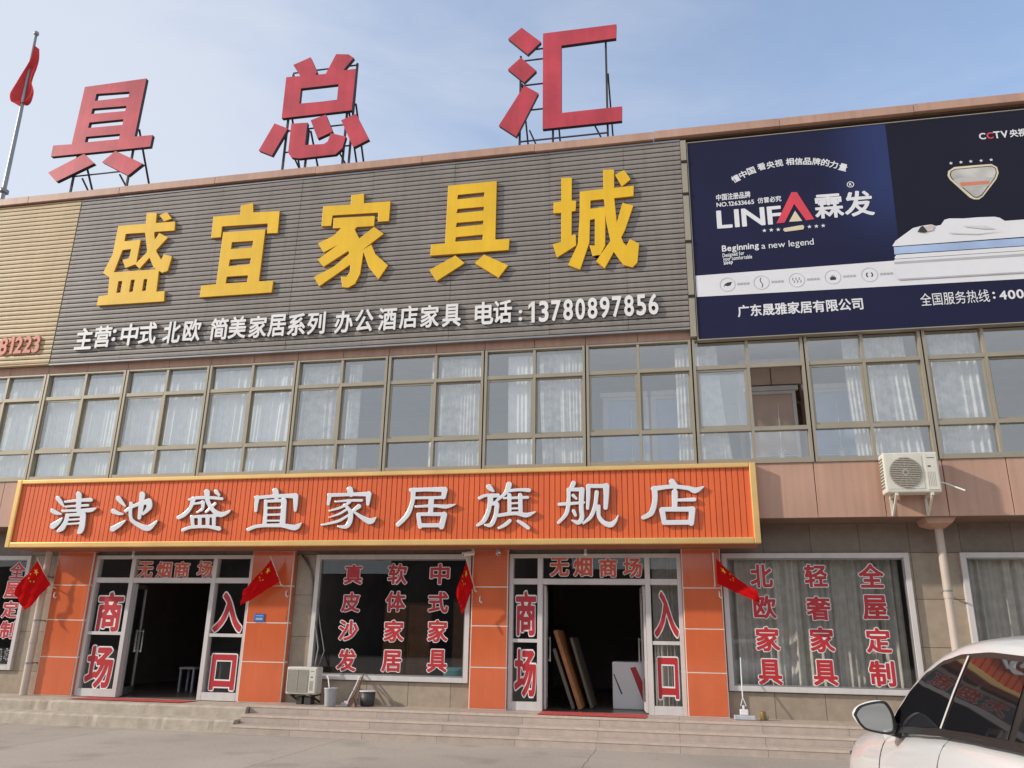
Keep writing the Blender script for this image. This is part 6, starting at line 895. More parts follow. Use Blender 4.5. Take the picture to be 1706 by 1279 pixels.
TX={'reg1': ('中国注册品牌', 13.899, 9.431, 14.516, 9.442, 0.139), 'reg2': ('NO.12633665', 13.897, 9.307, 14.571, 9.308, 0.091), 'reg3': ('仿冒必究', 14.635, 9.304, 15.054, 9.312, 0.119), 'linf': ('LINF', 13.881, 8.865, 15.028, 8.863, 0.379), 'linfa2': ('霖发', 15.611, 8.888, 16.615, 8.877, 0.513), 'legend1': ('Beginning', 13.938, 8.381, 14.588, 8.398, 0.127), 'legend2': ('a new legend', 14.634, 8.376, 15.533, 8.388, 0.132), 'small1': ('Designed for', 13.941, 8.265, 14.323, 8.288, 0.078), 'small2': ('your comfortable', 13.947, 8.192, 14.454, 8.204, 0.078), 'small3': ('sleep', 13.953, 8.113, 14.112, 8.13, 0.078), 'company': ('广东晟雅家居有限公司', 14.131, 7.072, 16.226, 7.08, 0.23), 'hotline1': ('全国服务热线', 17.146, 7.079, 18.219, 7.087, 0.231), 'hotline2': (':', 18.267, 7.1, 18.313, 7.102, 0.13), 'hotline3': ('400-', 18.37, 7.115, 18.826, 7.126, 0.162), 'cctv1': ('C', 18.516, 10.216, 18.624, 10.215, 0.129), 'cctv2': ('C', 18.639, 10.214, 18.746, 10.213, 0.129), 'cctv3': ('TV', 18.75, 10.206, 18.983, 10.203, 0.147), 'cctv4': ('央视', 19.01, 10.194, 19.28, 10.192, 0.159), 'phone': ('81223', -1.219, 7.206, -0.223, 7.212, 0.384)}
ARC=[('懂', 14.277, 9.869), ('中', 14.417, 9.944), ('国', 14.568, 10.005), ('看', 14.757, 10.074), ('央', 14.92, 10.095), ('视', 15.072, 10.116), ('相', 15.271, 10.126), ('信', 15.425, 10.115), ('品', 15.577, 10.098), ('牌', 15.733, 10.074), ('的', 15.887, 10.037), ('力', 16.028, 9.977), ('量', 16.181, 9.903)]
SLAT_TEXT=[('主', 0.862, 7.436, 0.403, 0.485), ('营', 1.302, 7.457, 0.401, 0.484), ('中', 1.934, 7.466, 0.398, 0.483), ('式', 2.36, 7.472, 0.396, 0.482), ('北', 2.914, 7.454, 0.393, 0.481), ('欧', 3.373, 7.471, 0.391, 0.48), ('简', 3.981, 7.465, 0.388, 0.478), ('美', 4.389, 7.473, 0.386, 0.478), ('家', 4.839, 7.458, 0.384, 0.476), ('居', 5.253, 7.462, 0.382, 0.475), ('系', 5.677, 7.451, 0.379, 0.474), ('列', 6.096, 7.456, 0.377, 0.473), ('办', 6.676, 7.447, 0.374, 0.472), ('公', 7.1, 7.449, 0.372, 0.471), ('酒', 7.577, 7.449, 0.37, 0.47), ('店', 8.005, 7.464, 0.368, 0.469), ('家', 8.432, 7.45, 0.366, 0.468), ('具', 8.866, 7.44, 0.363, 0.467), ('电', 9.504, 7.443, 0.36, 0.466), ('话', 9.863, 7.451, 0.359, 0.465), (':', 1.569, 7.474, 0.086, 0.326), (':', 10.206, 7.351, 0.069, 0.292), ('1', 10.417, 7.4, 0.12, 0.425), ('3', 10.647, 7.401, 0.181, 0.424), ('7', 10.877, 7.402, 0.18, 0.422), ('8', 11.105, 7.403, 0.179, 0.421), ('0', 11.332, 7.404, 0.178, 0.42), ('8', 11.557, 7.405, 0.177, 0.419), ('9', 11.781, 7.406, 0.176, 0.417), ('7', 12.004, 7.407, 0.175, 0.416), ('8', 12.225, 7.408, 0.174, 0.415), ('5', 12.445, 7.409, 0.173, 0.414), ('6', 12.664, 7.41, 0.172, 0.413)]
WIN_TEXT={'w1': [('真', 6.869, 2.679, 0.361, 0.365), ('皮', 6.857, 2.175, 0.37, 0.357), ('沙', 6.851, 1.67, 0.378, 0.361), ('发', 6.859, 1.15, 0.374, 0.384), ('软', 7.744, 2.691, 0.377, 0.372), ('体', 7.74, 2.193, 0.385, 0.364), ('家', 7.738, 1.673, 0.381, 0.377), ('居', 7.726, 1.153, 0.377, 0.369), ('中', 8.567, 2.692, 0.369, 0.368), ('式', 8.559, 2.188, 0.377, 0.371), ('家', 8.571, 1.685, 0.372, 0.384), ('具', 8.584, 1.172, 0.368, 0.386)], 'w2': [('北', 14.28, 2.666, 0.365, 0.39), ('欧', 14.295, 2.156, 0.37, 0.382), ('家', 14.304, 1.64, 0.385, 0.392), ('具', 14.301, 1.12, 0.381, 0.402), ('轻', 15.162, 2.671, 0.366, 0.376), ('奢', 15.16, 2.144, 0.39, 0.386), ('家', 15.165, 1.643, 0.385, 0.397), ('具', 15.165, 1.129, 0.381, 0.397), ('全', 16.041, 2.673, 0.394, 0.39), ('屋', 16.04, 2.166, 0.389, 0.391), ('定', 16.034, 1.647, 0.385, 0.392), ('制', 16.035, 1.138, 0.389, 0.392)], 'd1': [('商', 1.787, 1.953, 0.566, 0.755), ('场', 1.761, 0.919, 0.581, 0.768), ('入', 4.38, 1.968, 0.607, 0.732), ('口', 4.409, 0.882, 0.507, 0.635)], 'd2': [('商', 10.192, 2.011, 0.37, 0.762), ('场', 10.192, 1.013, 0.383, 0.779), ('入', 12.648, 2.019, 0.407, 0.756), ('口', 12.644, 0.982, 0.338, 0.656)], 'h1': [('无', 2.441, 2.765, 0.337, 0.317), ('烟', 2.862, 2.765, 0.333, 0.315), ('商', 3.254, 2.766, 0.33, 0.314), ('场', 3.757, 2.777, 0.326, 0.312)], 'h2': [('无', 10.798, 2.821, 0.338, 0.338), ('烟', 11.22, 2.821, 0.334, 0.336), ('商', 11.67, 2.806, 0.319, 0.334), ('场', 12.101, 2.807, 0.326, 0.332)], 'w0': [('全', -0.521, 2.752, 0.361, 0.34), ('屋', -0.558, 2.366, 0.359, 0.335), ('定', -0.521, 1.974, 0.356, 0.33), ('制', -0.482, 1.576, 0.353, 0.336)], 'w0s': [('城', -0.34, 1.107, 0.195, 0.215), ('具', -0.589, 1.09, 0.196, 0.216)]}
AD={'dark': [(17.101, 10.734), (19.462, 10.775), (18.951, 7.665), (16.911, 7.714)], 'strip': [(13.389, 7.935), (19.004, 7.985), (18.917, 7.458), (13.389, 7.519)], 'badge_o': [(18.027, 9.702), (18.347, 9.702), (18.63, 9.697), (18.71, 9.625), (18.718, 9.51), (18.666, 9.391), (18.403, 9.069), (18.33, 9.019), (18.248, 9.028), (18.188, 9.07), (17.925, 9.45), (17.894, 9.537), (17.916, 9.63)], 'badge_l': [(18.03, 9.659), (18.625, 9.662), (18.683, 9.608), (18.688, 9.513), (18.645, 9.414), (18.39, 9.091), (18.318, 9.051), (18.254, 9.064), (17.952, 9.468), (17.929, 9.544), (17.957, 9.625)], 'badge_i': [(18.036, 9.644), (18.622, 9.646), (18.672, 9.594), (18.675, 9.515), (18.635, 9.426), (18.384, 9.108), (18.317, 9.07), (18.259, 9.08), (17.965, 9.477), (17.947, 9.548), (17.971, 9.613)], 'badge_b': [(18.071, 9.476), (18.638, 9.425), (18.515, 9.263), (18.085, 9.277), (17.974, 9.445)], 'badge_r': [(18.075, 9.382), (18.547, 9.367), (18.529, 9.303), (18.076, 9.305)], 'stars': [(17.985, 9.785), (18.149, 9.787), (18.309, 9.786), (18.476, 9.782), (18.639, 9.78)], 'Ared': [(14.928, 8.867), (15.242, 9.481), (15.336, 9.471), (15.585, 8.89), (15.445, 8.879), (15.268, 9.235), (15.07, 8.866)], 'Acream': [(15.149, 8.877), (15.272, 9.092), (15.377, 8.873)], 'stars2': [(14.708, 8.74), (14.829, 8.741), (14.949, 8.739), (15.489, 8.747), (15.608, 8.746), (15.725, 8.746)], 'pill': [(15.05, 8.757), (15.375, 8.794), (15.403, 8.761), (15.382, 8.703), (15.065, 8.683), (15.031, 8.723)], 'icons': [(13.991, 7.717), (14.578, 7.714), (15.182, 7.715), (15.787, 7.727), (16.391, 7.726)], 'bed_top': [(16.828, 8.252), (16.886, 8.338), (17.2, 8.562), (17.356, 8.595), (17.508, 8.605), (17.57, 8.569), (17.655, 8.581), (17.726, 8.676), (17.803, 8.695), (18.032, 8.673), (18.279, 8.674), (18.522, 8.66), (18.599, 8.633), (18.669, 8.566), (19.131, 8.543), (19.082, 8.242), (16.84, 8.237)], 'bed_blue': [(16.846, 8.22), (17.074, 8.221), (19.077, 8.213), (19.052, 8.06), (16.922, 8.084), (16.838, 8.077)], 'bed_pale': [(16.831, 8.022), (16.87, 8.068), (19.05, 8.05), (19.037, 7.974), (16.844, 7.991)], 'bed_mid': [(16.826, 7.982), (19.036, 7.964), (19.027, 7.913), (16.82, 7.933)], 'bed_shadow': [(16.817, 7.929), (19.027, 7.913), (19.02, 7.869), (16.882, 7.888), (16.817, 7.904)], 'bed_base': [(16.814, 7.884), (16.882, 7.886), (19.019, 7.859), (18.97, 7.567), (16.847, 7.606), (16.81, 7.707)], 'bed_line': [(16.831, 7.611), (18.971, 7.571), (18.967, 7.546), (16.861, 7.581)], 'hair': [(17.26, 8.476), (17.318, 8.562), (17.363, 8.588), (17.39, 8.535), (17.423, 8.471), (17.371, 8.452)], 'face': [(17.376, 8.556), (17.507, 8.595), (17.544, 8.561), (17.509, 8.483), (17.423, 8.467), (17.389, 8.525)], 'ad_glow': [(18.311, 8.891), (18.401, 8.943), (18.653, 8.877), (18.621, 8.779)], 'letterR': [(16.643, 9.472), (16.728, 9.463), (16.714, 9.341), (16.629, 9.35)]}
FLAGS=[((0.58, 0.52, 2.414), (0.275, 0.36, 2.966), [(0.27, 0.38, 2.908), (0.593, 0.48, 2.447), (0.236, 0.36, 1.932), (-0.088, 0.3, 2.248)]), ((5.549, 0.52, 2.469), (5.364, 0.36, 2.975), [(5.371, 0.38, 2.933), (5.539, 0.48, 2.521), (4.875, 0.36, 2.075), (4.897, 0.3, 2.354)]), ((9.309, 0.52, 2.39), (9.17, 0.36, 2.944), [(9.172, 0.38, 2.893), (9.295, 0.48, 2.45), (9.122, 0.36, 1.97), (9.005, 0.3, 2.314)]), ((13.487, 0.52, 2.5), (13.476, 0.36, 3.003), [(13.526, 0.38, 2.925), (13.526, 0.48, 2.517), (14.183, 0.36, 2.214), (14.152, 0.3, 2.383)])]
ROOF_FLAG=[[(-4.53, 2.0, 17.543), (-4.476, 2.0, 17.534)], [(-4.504, 2.0, 17.297), (-4.414, 2.0, 17.283)], [(-4.521, 2.0, 17.059), (-4.386, 2.0, 17.092)], [(-4.621, 2.0, 16.781), (-4.397, 2.0, 16.828)], [(-4.741, 2.0, 16.508), (-4.438, 2.0, 16.518)], [(-4.831, 2.0, 16.285), (-4.349, 2.0, 16.244)], [(-4.925, 2.0, 16.037), (-4.171, 2.0, 15.971)], [(-4.918, 2.0, 15.881), (-4.209, 2.0, 15.785)], [(-4.783, 2.0, 15.657), (-4.28, 2.0, 15.615)], [(-4.674, 2.0, 15.54), (-4.477, 2.0, 15.601)]]

# ================================================================= SETTING
g = MB()
g.add([(-400, -400, 0), (400, -400, 0), (400, 400, 0), (-400, 400, 0)], [(0, 1, 2, 3)])
struct(g.build('ground', 'ground'))

# granite steps in front of the middle and right of the shop
g = MB()
SX0, SX1 = 5.46, 25.0
for k, (y0, z1) in enumerate([(0.0, 0.40), (-0.32, 0.27), (-0.64, 0.135)]):
    xs = SX0 + 0.02 * k
    y1 = 0.80 if k == 0 else y0 + 0.32
    g.box(xs, SX1, y0 + 0.012, y1, 0.0, z1 - 0.03, 0)
    g.box(xs, SX1, y0 + 0.012 if k else y0 + 0.012, y1, z1 - 0.03, z1, 0)
    g.box(xs - 0.006, SX1, y0 + 0.004, y0 + 0.0115, z1 - 0.034, z1 + 0.003, 1)
struct(g.build('steps', ['granite', 'granite_e']))

# older worn concrete steps on the left, edges chipped
def worn(y0, y1, z0, z1, seed):
    rnd = random.Random(seed)
    g = MB()
    nx = 150
    rows = []
    for k in range(nx + 1):
        x = -8.0 + (SX0 - 0.02 + 8.0) * k / nx
        e = 0.008 * math.sin(k * 0.21 + seed) + rnd.uniform(-0.004, 0.004) + (0.022 if rnd.random() < 0.05 else 0)
        f = rnd.uniform(-0.005, 0.002)
        rows.append([(x, y0 - 0.015 + e * 0.4, z0), (x, y0 + e * 0.6, z1 - 0.035), (x, y0 + 0.02 + e, z1 - 0.008 + f), (x, y0 + 0.07, z1 + f * 0.4), (x, y1, z1)])
    vs = [p for r in rows for p in r]
    fs = []
    for k in range(nx):
        for j in range(4):
            a = k * 5 + j
            fs.append((a, a + 5, a + 6, a + 1))
    fs.append(tuple(nx * 5 + j for j in range(5)))
    g.add(vs, fs)
    return g
g = worn(-0.10, 0.80, 0.0, 0.375, 3)
w2 = worn(-0.46, -0.09, 0.0, 0.195, 5)
g.add(w2.v, w2.f)
struct(g.build('worn_steps', 'conc_old'))

# ================================================================= BUILDING
bld = thing('store_building', 'two storey furniture store with salmon cladding, ribbon windows and orange tiled columns', 'building', (9.5, 0, 0))
BX0, BX1 = -6.0, 25.0

# ground floor walls
g = MB()
for a, b in [(BX0, -3.45), (-0.20, 1.27), (4.77, 6.12), (9.17, 9.915), (12.925, 13.63), (16.65, 17.43), (20.6, BX1)]:
    g.box(a, b, 0.80, 1.0, 0.0, 3.045)
for a, b in [(-3.45, -0.20), (6.12, 9.17), (13.63, 16.65), (17.43, 20.6)]:
    g.box(a, b, 0.80, 1.0, 0.0, 0.815)
g.build('ground_floor_wall', 'wall', bld)
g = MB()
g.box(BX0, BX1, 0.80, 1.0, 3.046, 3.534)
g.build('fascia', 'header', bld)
g = MB()
g.box(BX0, BX1, 0.004, 0.80, 3.535, 3.60)
g.build('soffit', 'soffit', bld)

# salmon cladding band between the storeys, in separate panels
g = MB()
g.box(BX0, BX1, 0.02, 0.30, 3.60, 4.44, 1)
xs = [BX0 + 0.4]
while xs[-1] < 13.0:
    xs.append(xs[-1] + 1.02)
xs = [x for x in xs if x < 12.6] + [13.02, 14.05, 15.17, 16.21, 17.14, 18.08, 19.1, 20.1, 21.1, 22.1, 23.1, 24.1, BX1]
xs = [BX0] + xs
for a, b in zip(xs, xs[1:]):
    j = random.uniform(-0.002, 0.002)
    g.box(a + 0.006, b - 0.006, j, 0.02, 3.54, 4.455, 0)
g.build('cladding_band', ['salmon', 'salmon_dark'], bld, bevel=0.004)
# narrow salmon strip over the windows
g = MB()
g.box(BX0, BX1, 0.02, 0.25, 6.74, 6.93, 1)
for k in range(-6, 26):
    x = k * 0.95
    if x < BX0 or x + 0.95 > BX1:
        continue
    g.box(x + 0.005, x + 0.945, random.uniform(-0.002, 0.002), 0.02, 6.755, 6.925, 0)
g.build('cladding_strip', ['salmon', 'salmon_dark'], bld)
# wall behind the hoardings, sides and back
g = MB()
g.box(BX0, BX1, 0.03, 0.28, 6.93, 10.86)
g.box(BX0, BX0 + 0.2, 0.28, 12, 3.60, 10.86)
g.box(BX1 - 0.2, BX1, 0.28, 12, 3.60, 10.86)
g.box(BX0, BX0 + 0.2, 1.0, 12, 0, 3.60)
g.box(BX1 - 0.2, BX1, 1.0, 12, 0, 3.60)
g.box(BX0, BX1, 12, 12.2, 0, 10.86)
g.build('rendered_wall', 'render', bld)
g = MB()
g.box(BX0 + 0.2, BX1 - 0.2, 0.28, 12, 10.60, 10.72)
g.build('roof', 'roof', bld)
# parapet coping, in lengths that do not quite line up
g = MB()
x = BX0
while x < BX1 - 0.1:
    x1 = min(x + 2.35, BX1)
    d = random.uniform(-0.012, 0.012)
    g.box(x + 0.004, x1 - 0.004, -0.19 + d * 0.4, 0.36, 10.875 + d, 11.045 + d)
    x = x1
g.box(BX0, BX1, -0.10, 0.30, 10.84, 10.862, 1)
g.build('parapet_coping', ['salmon', 'salmon_dark'], bld, bevel=0.006)

# rooms seen through the glass
g = MB()
g.box(BX0 + 0.2, BX1 - 0.2, 0.31, 7.0, 4.25, 4.42)
g.box(BX0 + 0.2, BX1 - 0.2, 0.31, 7.0, 6.80, 6.90)
g.box(BX0 + 0.2, BX1 - 0.2, 4.6, 4.75, 4.42, 6.80)
for x in (5.1, 11.1, 17.0, 21.0):
    g.box(x, x + 0.12, 1.6, 4.6, 4.42, 6.80)
g.build('upper_room', 'inner', bld)
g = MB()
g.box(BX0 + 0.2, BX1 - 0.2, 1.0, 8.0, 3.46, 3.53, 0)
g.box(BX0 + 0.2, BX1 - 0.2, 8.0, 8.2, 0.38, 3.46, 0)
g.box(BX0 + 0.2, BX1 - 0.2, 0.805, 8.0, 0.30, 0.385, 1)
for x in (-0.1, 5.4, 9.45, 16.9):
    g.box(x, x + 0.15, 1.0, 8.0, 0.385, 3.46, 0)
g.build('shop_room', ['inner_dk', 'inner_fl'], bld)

# upper ribbon windows: one per bay of 1.9 m
for i in range(-3, 13):
    X = i * 1.9
    g = MB()
    zb, z1, z2, zt = 4.51, 5.06, 6.195, 6.738
    for a, b in [(0.0, 0.012), (1.888, 1.9)]:
        g.box(X + a, X + b, 0.012, 0.08, 4.455, zt, 1)           # dark shadow gap in the coupled mullion
    g.box(X + 0.012, X + 0.058, -0.03, 0.08, 4.457, zt)
    g.box(X + 1.842, X + 1.888, -0.03, 0.08, 4.457, zt)
    g.box(X + 0.925, X + 0.975, -0.015, 0.08, zb + 0.03, zt - 0.03)
    g.box(X + 0.058, X + 1.842, -0.025, 0.08, 4.457, zb + 0.03)
    g.box(X + 0.058, X + 1.842, -0.025, 0.08, zt - 0.03, zt)
    for z in (z1, z2):
        g.box(X + 0.058, X + 0.925, -0.018, 0.08, z - 0.035, z + 0.035)
        g.box(X + 0.975, X + 1.842, -0.018, 0.08, z - 0.035, z + 0.035)
    # the two sashes of the middle row slide one behind the other
    g.frame(X + 0.060, X + 0.923, z1 + 0.037, z2 - 0.037, 0.038, 0.004, 0.036)
    if i != 7:
        g.frame(X + 0.977, X + 1.840, z1 + 0.037, z2 - 0.037, 0.032, 0.042, 0.072)
    else:
        g.frame(X + 0.10, X + 0.96, z1 + 0.037, z2 - 0.037, 0.032, 0.082, 0.11)
    fr = g.build('window', ['alu', 'gap'], bld)
    q = MB()
    rnd = random.Random(i + 50)
    def pane(x0, x1, za, zb_, y):
        t = [rnd.uniform(-0.004, 0.004) for _ in range(3)]
        q.add([(x0, y + t[0], za), (x1, y + t[1], za), (x1, y + t[1] + t[2], zb_), (x0, y + t[0] + t[2], zb_)], [(0, 1, 2, 3)])
    for a, b in ((0.058, 0.925), (0.975, 1.842)):
        pane(X + a, X + b, zb + 0.03, z1 - 0.035, 0.045)
        pane(X + a, X + b, z2 + 0.035, zt - 0.03, 0.045)
    pane(X + 0.098, X + 0.885, z1 + 0.075, z2 - 0.075, 0.020)
    if i != 7:
        pane(X + 1.009, X + 1.808, z1 + 0.069, z2 - 0.069, 0.057)
    else:
        pane(X + 0.132, X + 0.928, z1 + 0.069, z2 - 0.069, 0.096)
    q.build('glass', 'glass_u', fr)

# orange tiled columns
for x0, x1, nm in [(0.49, 1.335, 0), (4.83, 5.695, 1), (9.215, 9.885, 2), (12.945, 13.61, 3)]:
    g = MB()
    zf = 0.38 if x0 < 5 else 0.403
    g.box(x0 + 0.003, x1 - 0.003, 0.6665, 0.80, zf, 3.11, 1)
    zz = [zf + 0.004, 1.09, 1.785, 2.455, 3.11]
    for a, b in zip(zz, zz[1:]):
        g.box(x0 + 0.018, x1 - 0.018, 0.660, 0.6725, a + 0.0095, b - 0.0095, 0)
        g.box(x0, x0 + 0.009, 0.690, 0.795, a + 0.014, b - 0.014, 0)
        g.box(x1 - 0.009, x1, 0.690, 0.795, a + 0.014, b - 0.014, 0)
    g.build('column', ['orange', 'joint_w'], bld, bevel=0.002)

# shop windows
def lettering(items, parent, name='lettering', face='stick_r', halo='stick_w', yg=0.797):
    for ch, x, z, w, h in items:
        m = MB()
        if halo:
            m.fill(place(ch, x, z, w, h, True, 0.0, HEAVY), yg - 0.005, 0.002, 1)
            m.fill(place(ch, x, z, w, h, False, 0.0, HEAVY), yg - 0.009, 0.002, 0)
        else:
            m.fill(place(ch, x, z, w, h, False, 0.0, HEAVY), yg - 0.005, 0.002, 0)
        m.build(name, [face, halo or face], parent)
def shop_window(x0, x1, items):
    g = MB()
    g.frame(x0, x1, 0.815, 3.045, 0.085, 0.735, 0.875)
    g.frame(x0 + 0.087, x1 - 0.087, 0.902, 2.958, 0.02, 0.765, 0.835, 1)
    fr = g.build('shop_window', ['alu_w', 'alu_g'], bld, bevel=0.004)
    q = MB()
    q.add([(x0 + 0.085, 0.802, 0.90), (x1 - 0.085, 0.799, 0.90), (x1 - 0.085, 0.801, 2.96), (x0 + 0.085, 0.803, 2.96)], [(0, 1, 2, 3)])
    q.build('glass', 'glass_l', fr)
    lettering(items, fr)
    return fr
w0 = shop_window(-3.45, -0.20, WIN_TEXT['w0'])
lettering(WIN_TEXT['w0s'], w0, face='print_k')
shop_window(6.12, 9.17, WIN_TEXT['w1'])
shop_window(13.63, 16.65, WIN_TEXT['w2'])
shop_window(17.43, 20.60, [])

# the two entrances
def entrance(x0, xa, xb, x1, zf, items, head, leafs):
    g = MB()
    y0, y1 = 0.735, 0.865
    t = 0.075
    zt = 2.51
    g.box(x0, x0 + t, y0, y1, zf, 3.045)
    g.box(x1 - t, x1, y0, y1, zf, 3.045)
    g.box(xa - t * 1.2, xa, y0 - 0.004, y1, zf, 2.975)
    g.box(xb, xb + t * 1.2, y0 - 0.004, y1, zf, 2.975)
    g.box(x0 + t, x1 - t, y0, y1, 2.975, 3.045)
    for a, b in ((x0 + t, xa - t * 1.2), (xa, xb), (xb + t * 1.2, x1 - t)):
        g.box(a, b, y0 + 0.002, y1, zt, zt + 0.10)
    for a, b in ((x0 + t, xa - t * 1.2), (xb + t * 1.2, x1 - t)):
        g.box(a, b, y0 + 0.004, y1, 1.515, 1.575)
        g.box(a, b, y0 - 0.002, y1, zf, zf + 0.14)
    fr = g.build('entrance', ['alu_w'], bld, bevel=0.004)
    q = MB()
    def pane(a, b, c, d):
        q.add([(a, 0.80, c), (b, 0.80, c), (b, 0.80, d), (a, 0.80, d)], [(0, 1, 2, 3)])
    for a, b in ((x0 + t, xa - t * 1.2), (xb + t * 1.2, x1 - t)):
        pane(a, b, zf + 0.14, 1.515)
        pane(a, b, 1.575, zt)
        pane(a, b, zt + 0.10, 2.975)
    pane(xa, xb, zt + 0.10, 2.975)
    q.build('glass', 'glass_l', fr)
    lettering(items, fr)
    lettering(head, fr, 'header_lettering', 'stick_o', 'stick_w')
    for hx, d, ang, metal in leafs:
        # a glazed door leaf swung inwards
        L = MB()
        w = 0.88
        ca, sa = math.cos(ang), math.sin(ang)
        def P(u, v, z):
            return (hx + d * (u * ca) - v * sa * d, 0.86 + u * sa + v * ca, z)
        def bx(u0, u1, v0, v1, z0, z1, mi=0):
            c = [P(u, v, z) for z in (z0, z1) for u, v in ((u0, v0), (u1, v0), (u1, v1), (u0, v1))]
            L.add(c, [(0, 3, 2, 1), (4, 5, 6, 7), (0, 1, 5, 4), (1, 2, 6, 5), (2, 3, 7, 6), (3, 0, 4, 7)], mi)
        bx(0, 0.07, -0.02, 0.02, zf + 0.02, 2.50)
        bx(w - 0.07, w, -0.02, 0.02, zf + 0.02, 2.50)
        bx(0.07, w - 0.07, -0.02, 0.02, zf + 0.02, zf + 0.16)
        bx(0.07, w - 0.07, -0.02, 0.02, 2.42, 2.50)
        bx(0.07, w - 0.07, -0.004, 0.004, zf + 0.16, 2.42, 2)
        bx(w - 0.05, w - 0.025, -0.075, -0.05, 1.18, 1.62, 1)
        bx(w - 0.05, w - 0.025, 0.05, 0.075, 1.18, 1.62, 1)
        for z in (1.2, 1.58):
            bx(w - 0.045, w - 0.03, -0.052, 0.052, z, z + 0.02, 1)
        L.build('door_leaf', [metal, 'chrome', 'glass_l'], fr)
    return fr
entrance(1.335, 2.25, 3.96, 4.825, 0.385, WIN_TEXT['d1'], WIN_TEXT['h1'], [(2.27, 1, R(113), 'alu_g')])
entrance(9.89, 10.50, 12.31, 12.94, 0.402, WIN_TEXT['d2'], WIN_TEXT['h2'], [(10.53, 1, R(97), 'alu_w'), (12.28, -1, R(84), 'alu_w')])

# ================================================================= SIGNS
# slatted hoardings
def slats(mb, x0, x1, z0, z1, pitch, seams):
    n = int(round((z1 - z0) / pitch))
    p = (z1 - z0) / n
    prof = []
    for k in range(n):
        z = z0 + k * p
        prof += [(-0.075, z + 0.001), (-0.075, z + p * 0.20), (-0.118, z + p * 0.23), (-0.124, z + p * 0.62), (-0.118, z + p * 0.985)]
    prof.append((-0.075, z1))
    for k, (a, b) in enumerate(zip([x0] + seams, seams + [x1])):
        d = random.uniform(-0.003, 0.003)
        e = random.uniform(-0.004, 0.004)
        vs = []
        for y, z in prof:
            vs += [(a + 0.002, y + d, z + e), (b - 0.002, y + d, z + e)]
        mb.add(vs, [(2 * j, 2 * j + 1, 2 * j + 3, 2 * j + 2) for j in range(len(prof) - 1)], 0)
    mb.box(x0, x1, -0.07, 0.028, z0, z1, 1)
gs = thing('slatted_hoarding', 'grey slatted hoarding with five big yellow characters and a white phone line below', 'sign', (6.7, -0.1, 6.92))
g = MB()
slats(g, 0.09, 13.29, 6.935, 10.80, 0.1035, [1.75, 3.6, 5.45, 7.05, 8.8, 10.75, 12.2])
g.build('slat_panel', ['slat_g', 'gap'], gs)
g = MB()
g.box(0.09, 13.29, -0.135, -0.03, 10.803, 10.835)
g.box(0.09, 13.29, -0.135, -0.03, 6.90, 6.932)
g.box(13.295, 13.40, -0.15, -0.02, 6.75, 10.80, 1)
for z in (7.5, 8.6, 9.6, 10.3):
    g.box(13.29, 13.405, -0.165, -0.151, z, z + 0.05, 2)
g.build('trim', ['edge_g', 'alu', 'gap'], gs)
for ch, ox, oz, s in TRACED_YELLOW:
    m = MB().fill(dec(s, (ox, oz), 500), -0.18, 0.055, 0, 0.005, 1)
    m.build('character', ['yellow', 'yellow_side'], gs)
for ch, x, z, w, h in SLAT_TEXT:
    MB().fill(place(ch, x, z, w, h), -0.175, 0.05, 0, 0.0, 1).build('slogan_character', ['white_l', 'edge_g'], gs)

bs = thing('slatted_hoarding', 'beige slatted hoarding with faded red phone digits at the left edge', 'sign', (-3, -0.1, 6.92))
g = MB()
slats(g, BX0 - 0.05, 0.075, 6.95, 10.815, 0.1035, [-4.2, -2.1, -0.9])
g.build('slat_panel', ['slat_b', 'gap'], bs)
g = MB()
g.box(BX0 - 0.05, 0.075, -0.135, -0.03, 10.818, 10.84)
g.box(BX0 - 0.05, 0.075, -0.135, -0.03, 6.925, 6.948)
g.build('trim', ['slat_b'], bs)
MB().fill(line('phone'), -0.165, 0.035, 0).build('lettering', 'red_num', bs)

# mattress advertisement
ad = thing('advertising_hoarding', 'navy blue mattress advertisement hoarding with a bed picture and white writing', 'sign', (17, -0.1, 6.7))
g = MB()
g.box(13.43, 21.5, -0.12, 0.025, 6.70, 10.735)
g.build('panel', 'navy', ad)
g = MB()
g.frame(13.412, 21.52, 6.68, 10.755, 0.016, -0.13, 0.02)
g.build('frame', 'alu', ad)
def far(P):
    return [((21.48 if x > 18.78 else x), z) for x, z in P]
g = MB()
g.fill([[(17.0, 10.728), (21.48, 10.728), (21.48, 7.95), (16.93, 7.95)]], -0.1225, 0.002, 0)
g.build('printed_background', ['navy_d'], ad)
g = MB()
g.fill([[(13.44, 7.935), (21.48, 8.0), (21.48, 7.44), (13.44, 7.515)]], -0.1245, 0.0015, 0)
g.build('white_band', 'print_w', ad)
def prints(name, layers):
    m = MB()
    mats = []
    for k, (cs, mm) in enumerate(layers):
        if mm not in mats:
            mats.append(mm)
        m.fill(cs, -0.1265 - 0.0015 * k, 0.0012, mats.index(mm))
    return m.build(name, mats, ad)
prints('bed_picture', [([far(AD['bed_top'])], 'print_w'), ([far(AD['bed_blue'])], 'print_b'), ([far(AD['bed_pale'])], 'print_w'), ([far(AD['bed_mid'])], 'print_w'),
                       ([far(AD['bed_shadow'])], 'print_g'), ([far(AD['bed_base'])], 'print_w'), ([far(AD['bed_line'])], 'print_g'),
                       ([[(18.0, 8.53), (18.35, 8.50), (18.5, 8.42), (18.3, 8.44), (18.05, 8.50)], [(17.75, 8.42), (18.2, 8.36), (18.6, 8.37), (18.2, 8.34), (17.8, 8.39)]], 'print_f'), ([AD['face']], 'print_s'), ([AD['hair']], 'print_k')])
prints('badge', [([AD['badge_o']], 'print_c'), ([AD['badge_l']], 'print_k'), ([AD['badge_i']], 'print_h'), ([AD['badge_b']], 'print_g'), ([AD['badge_r']], 'print_o')])
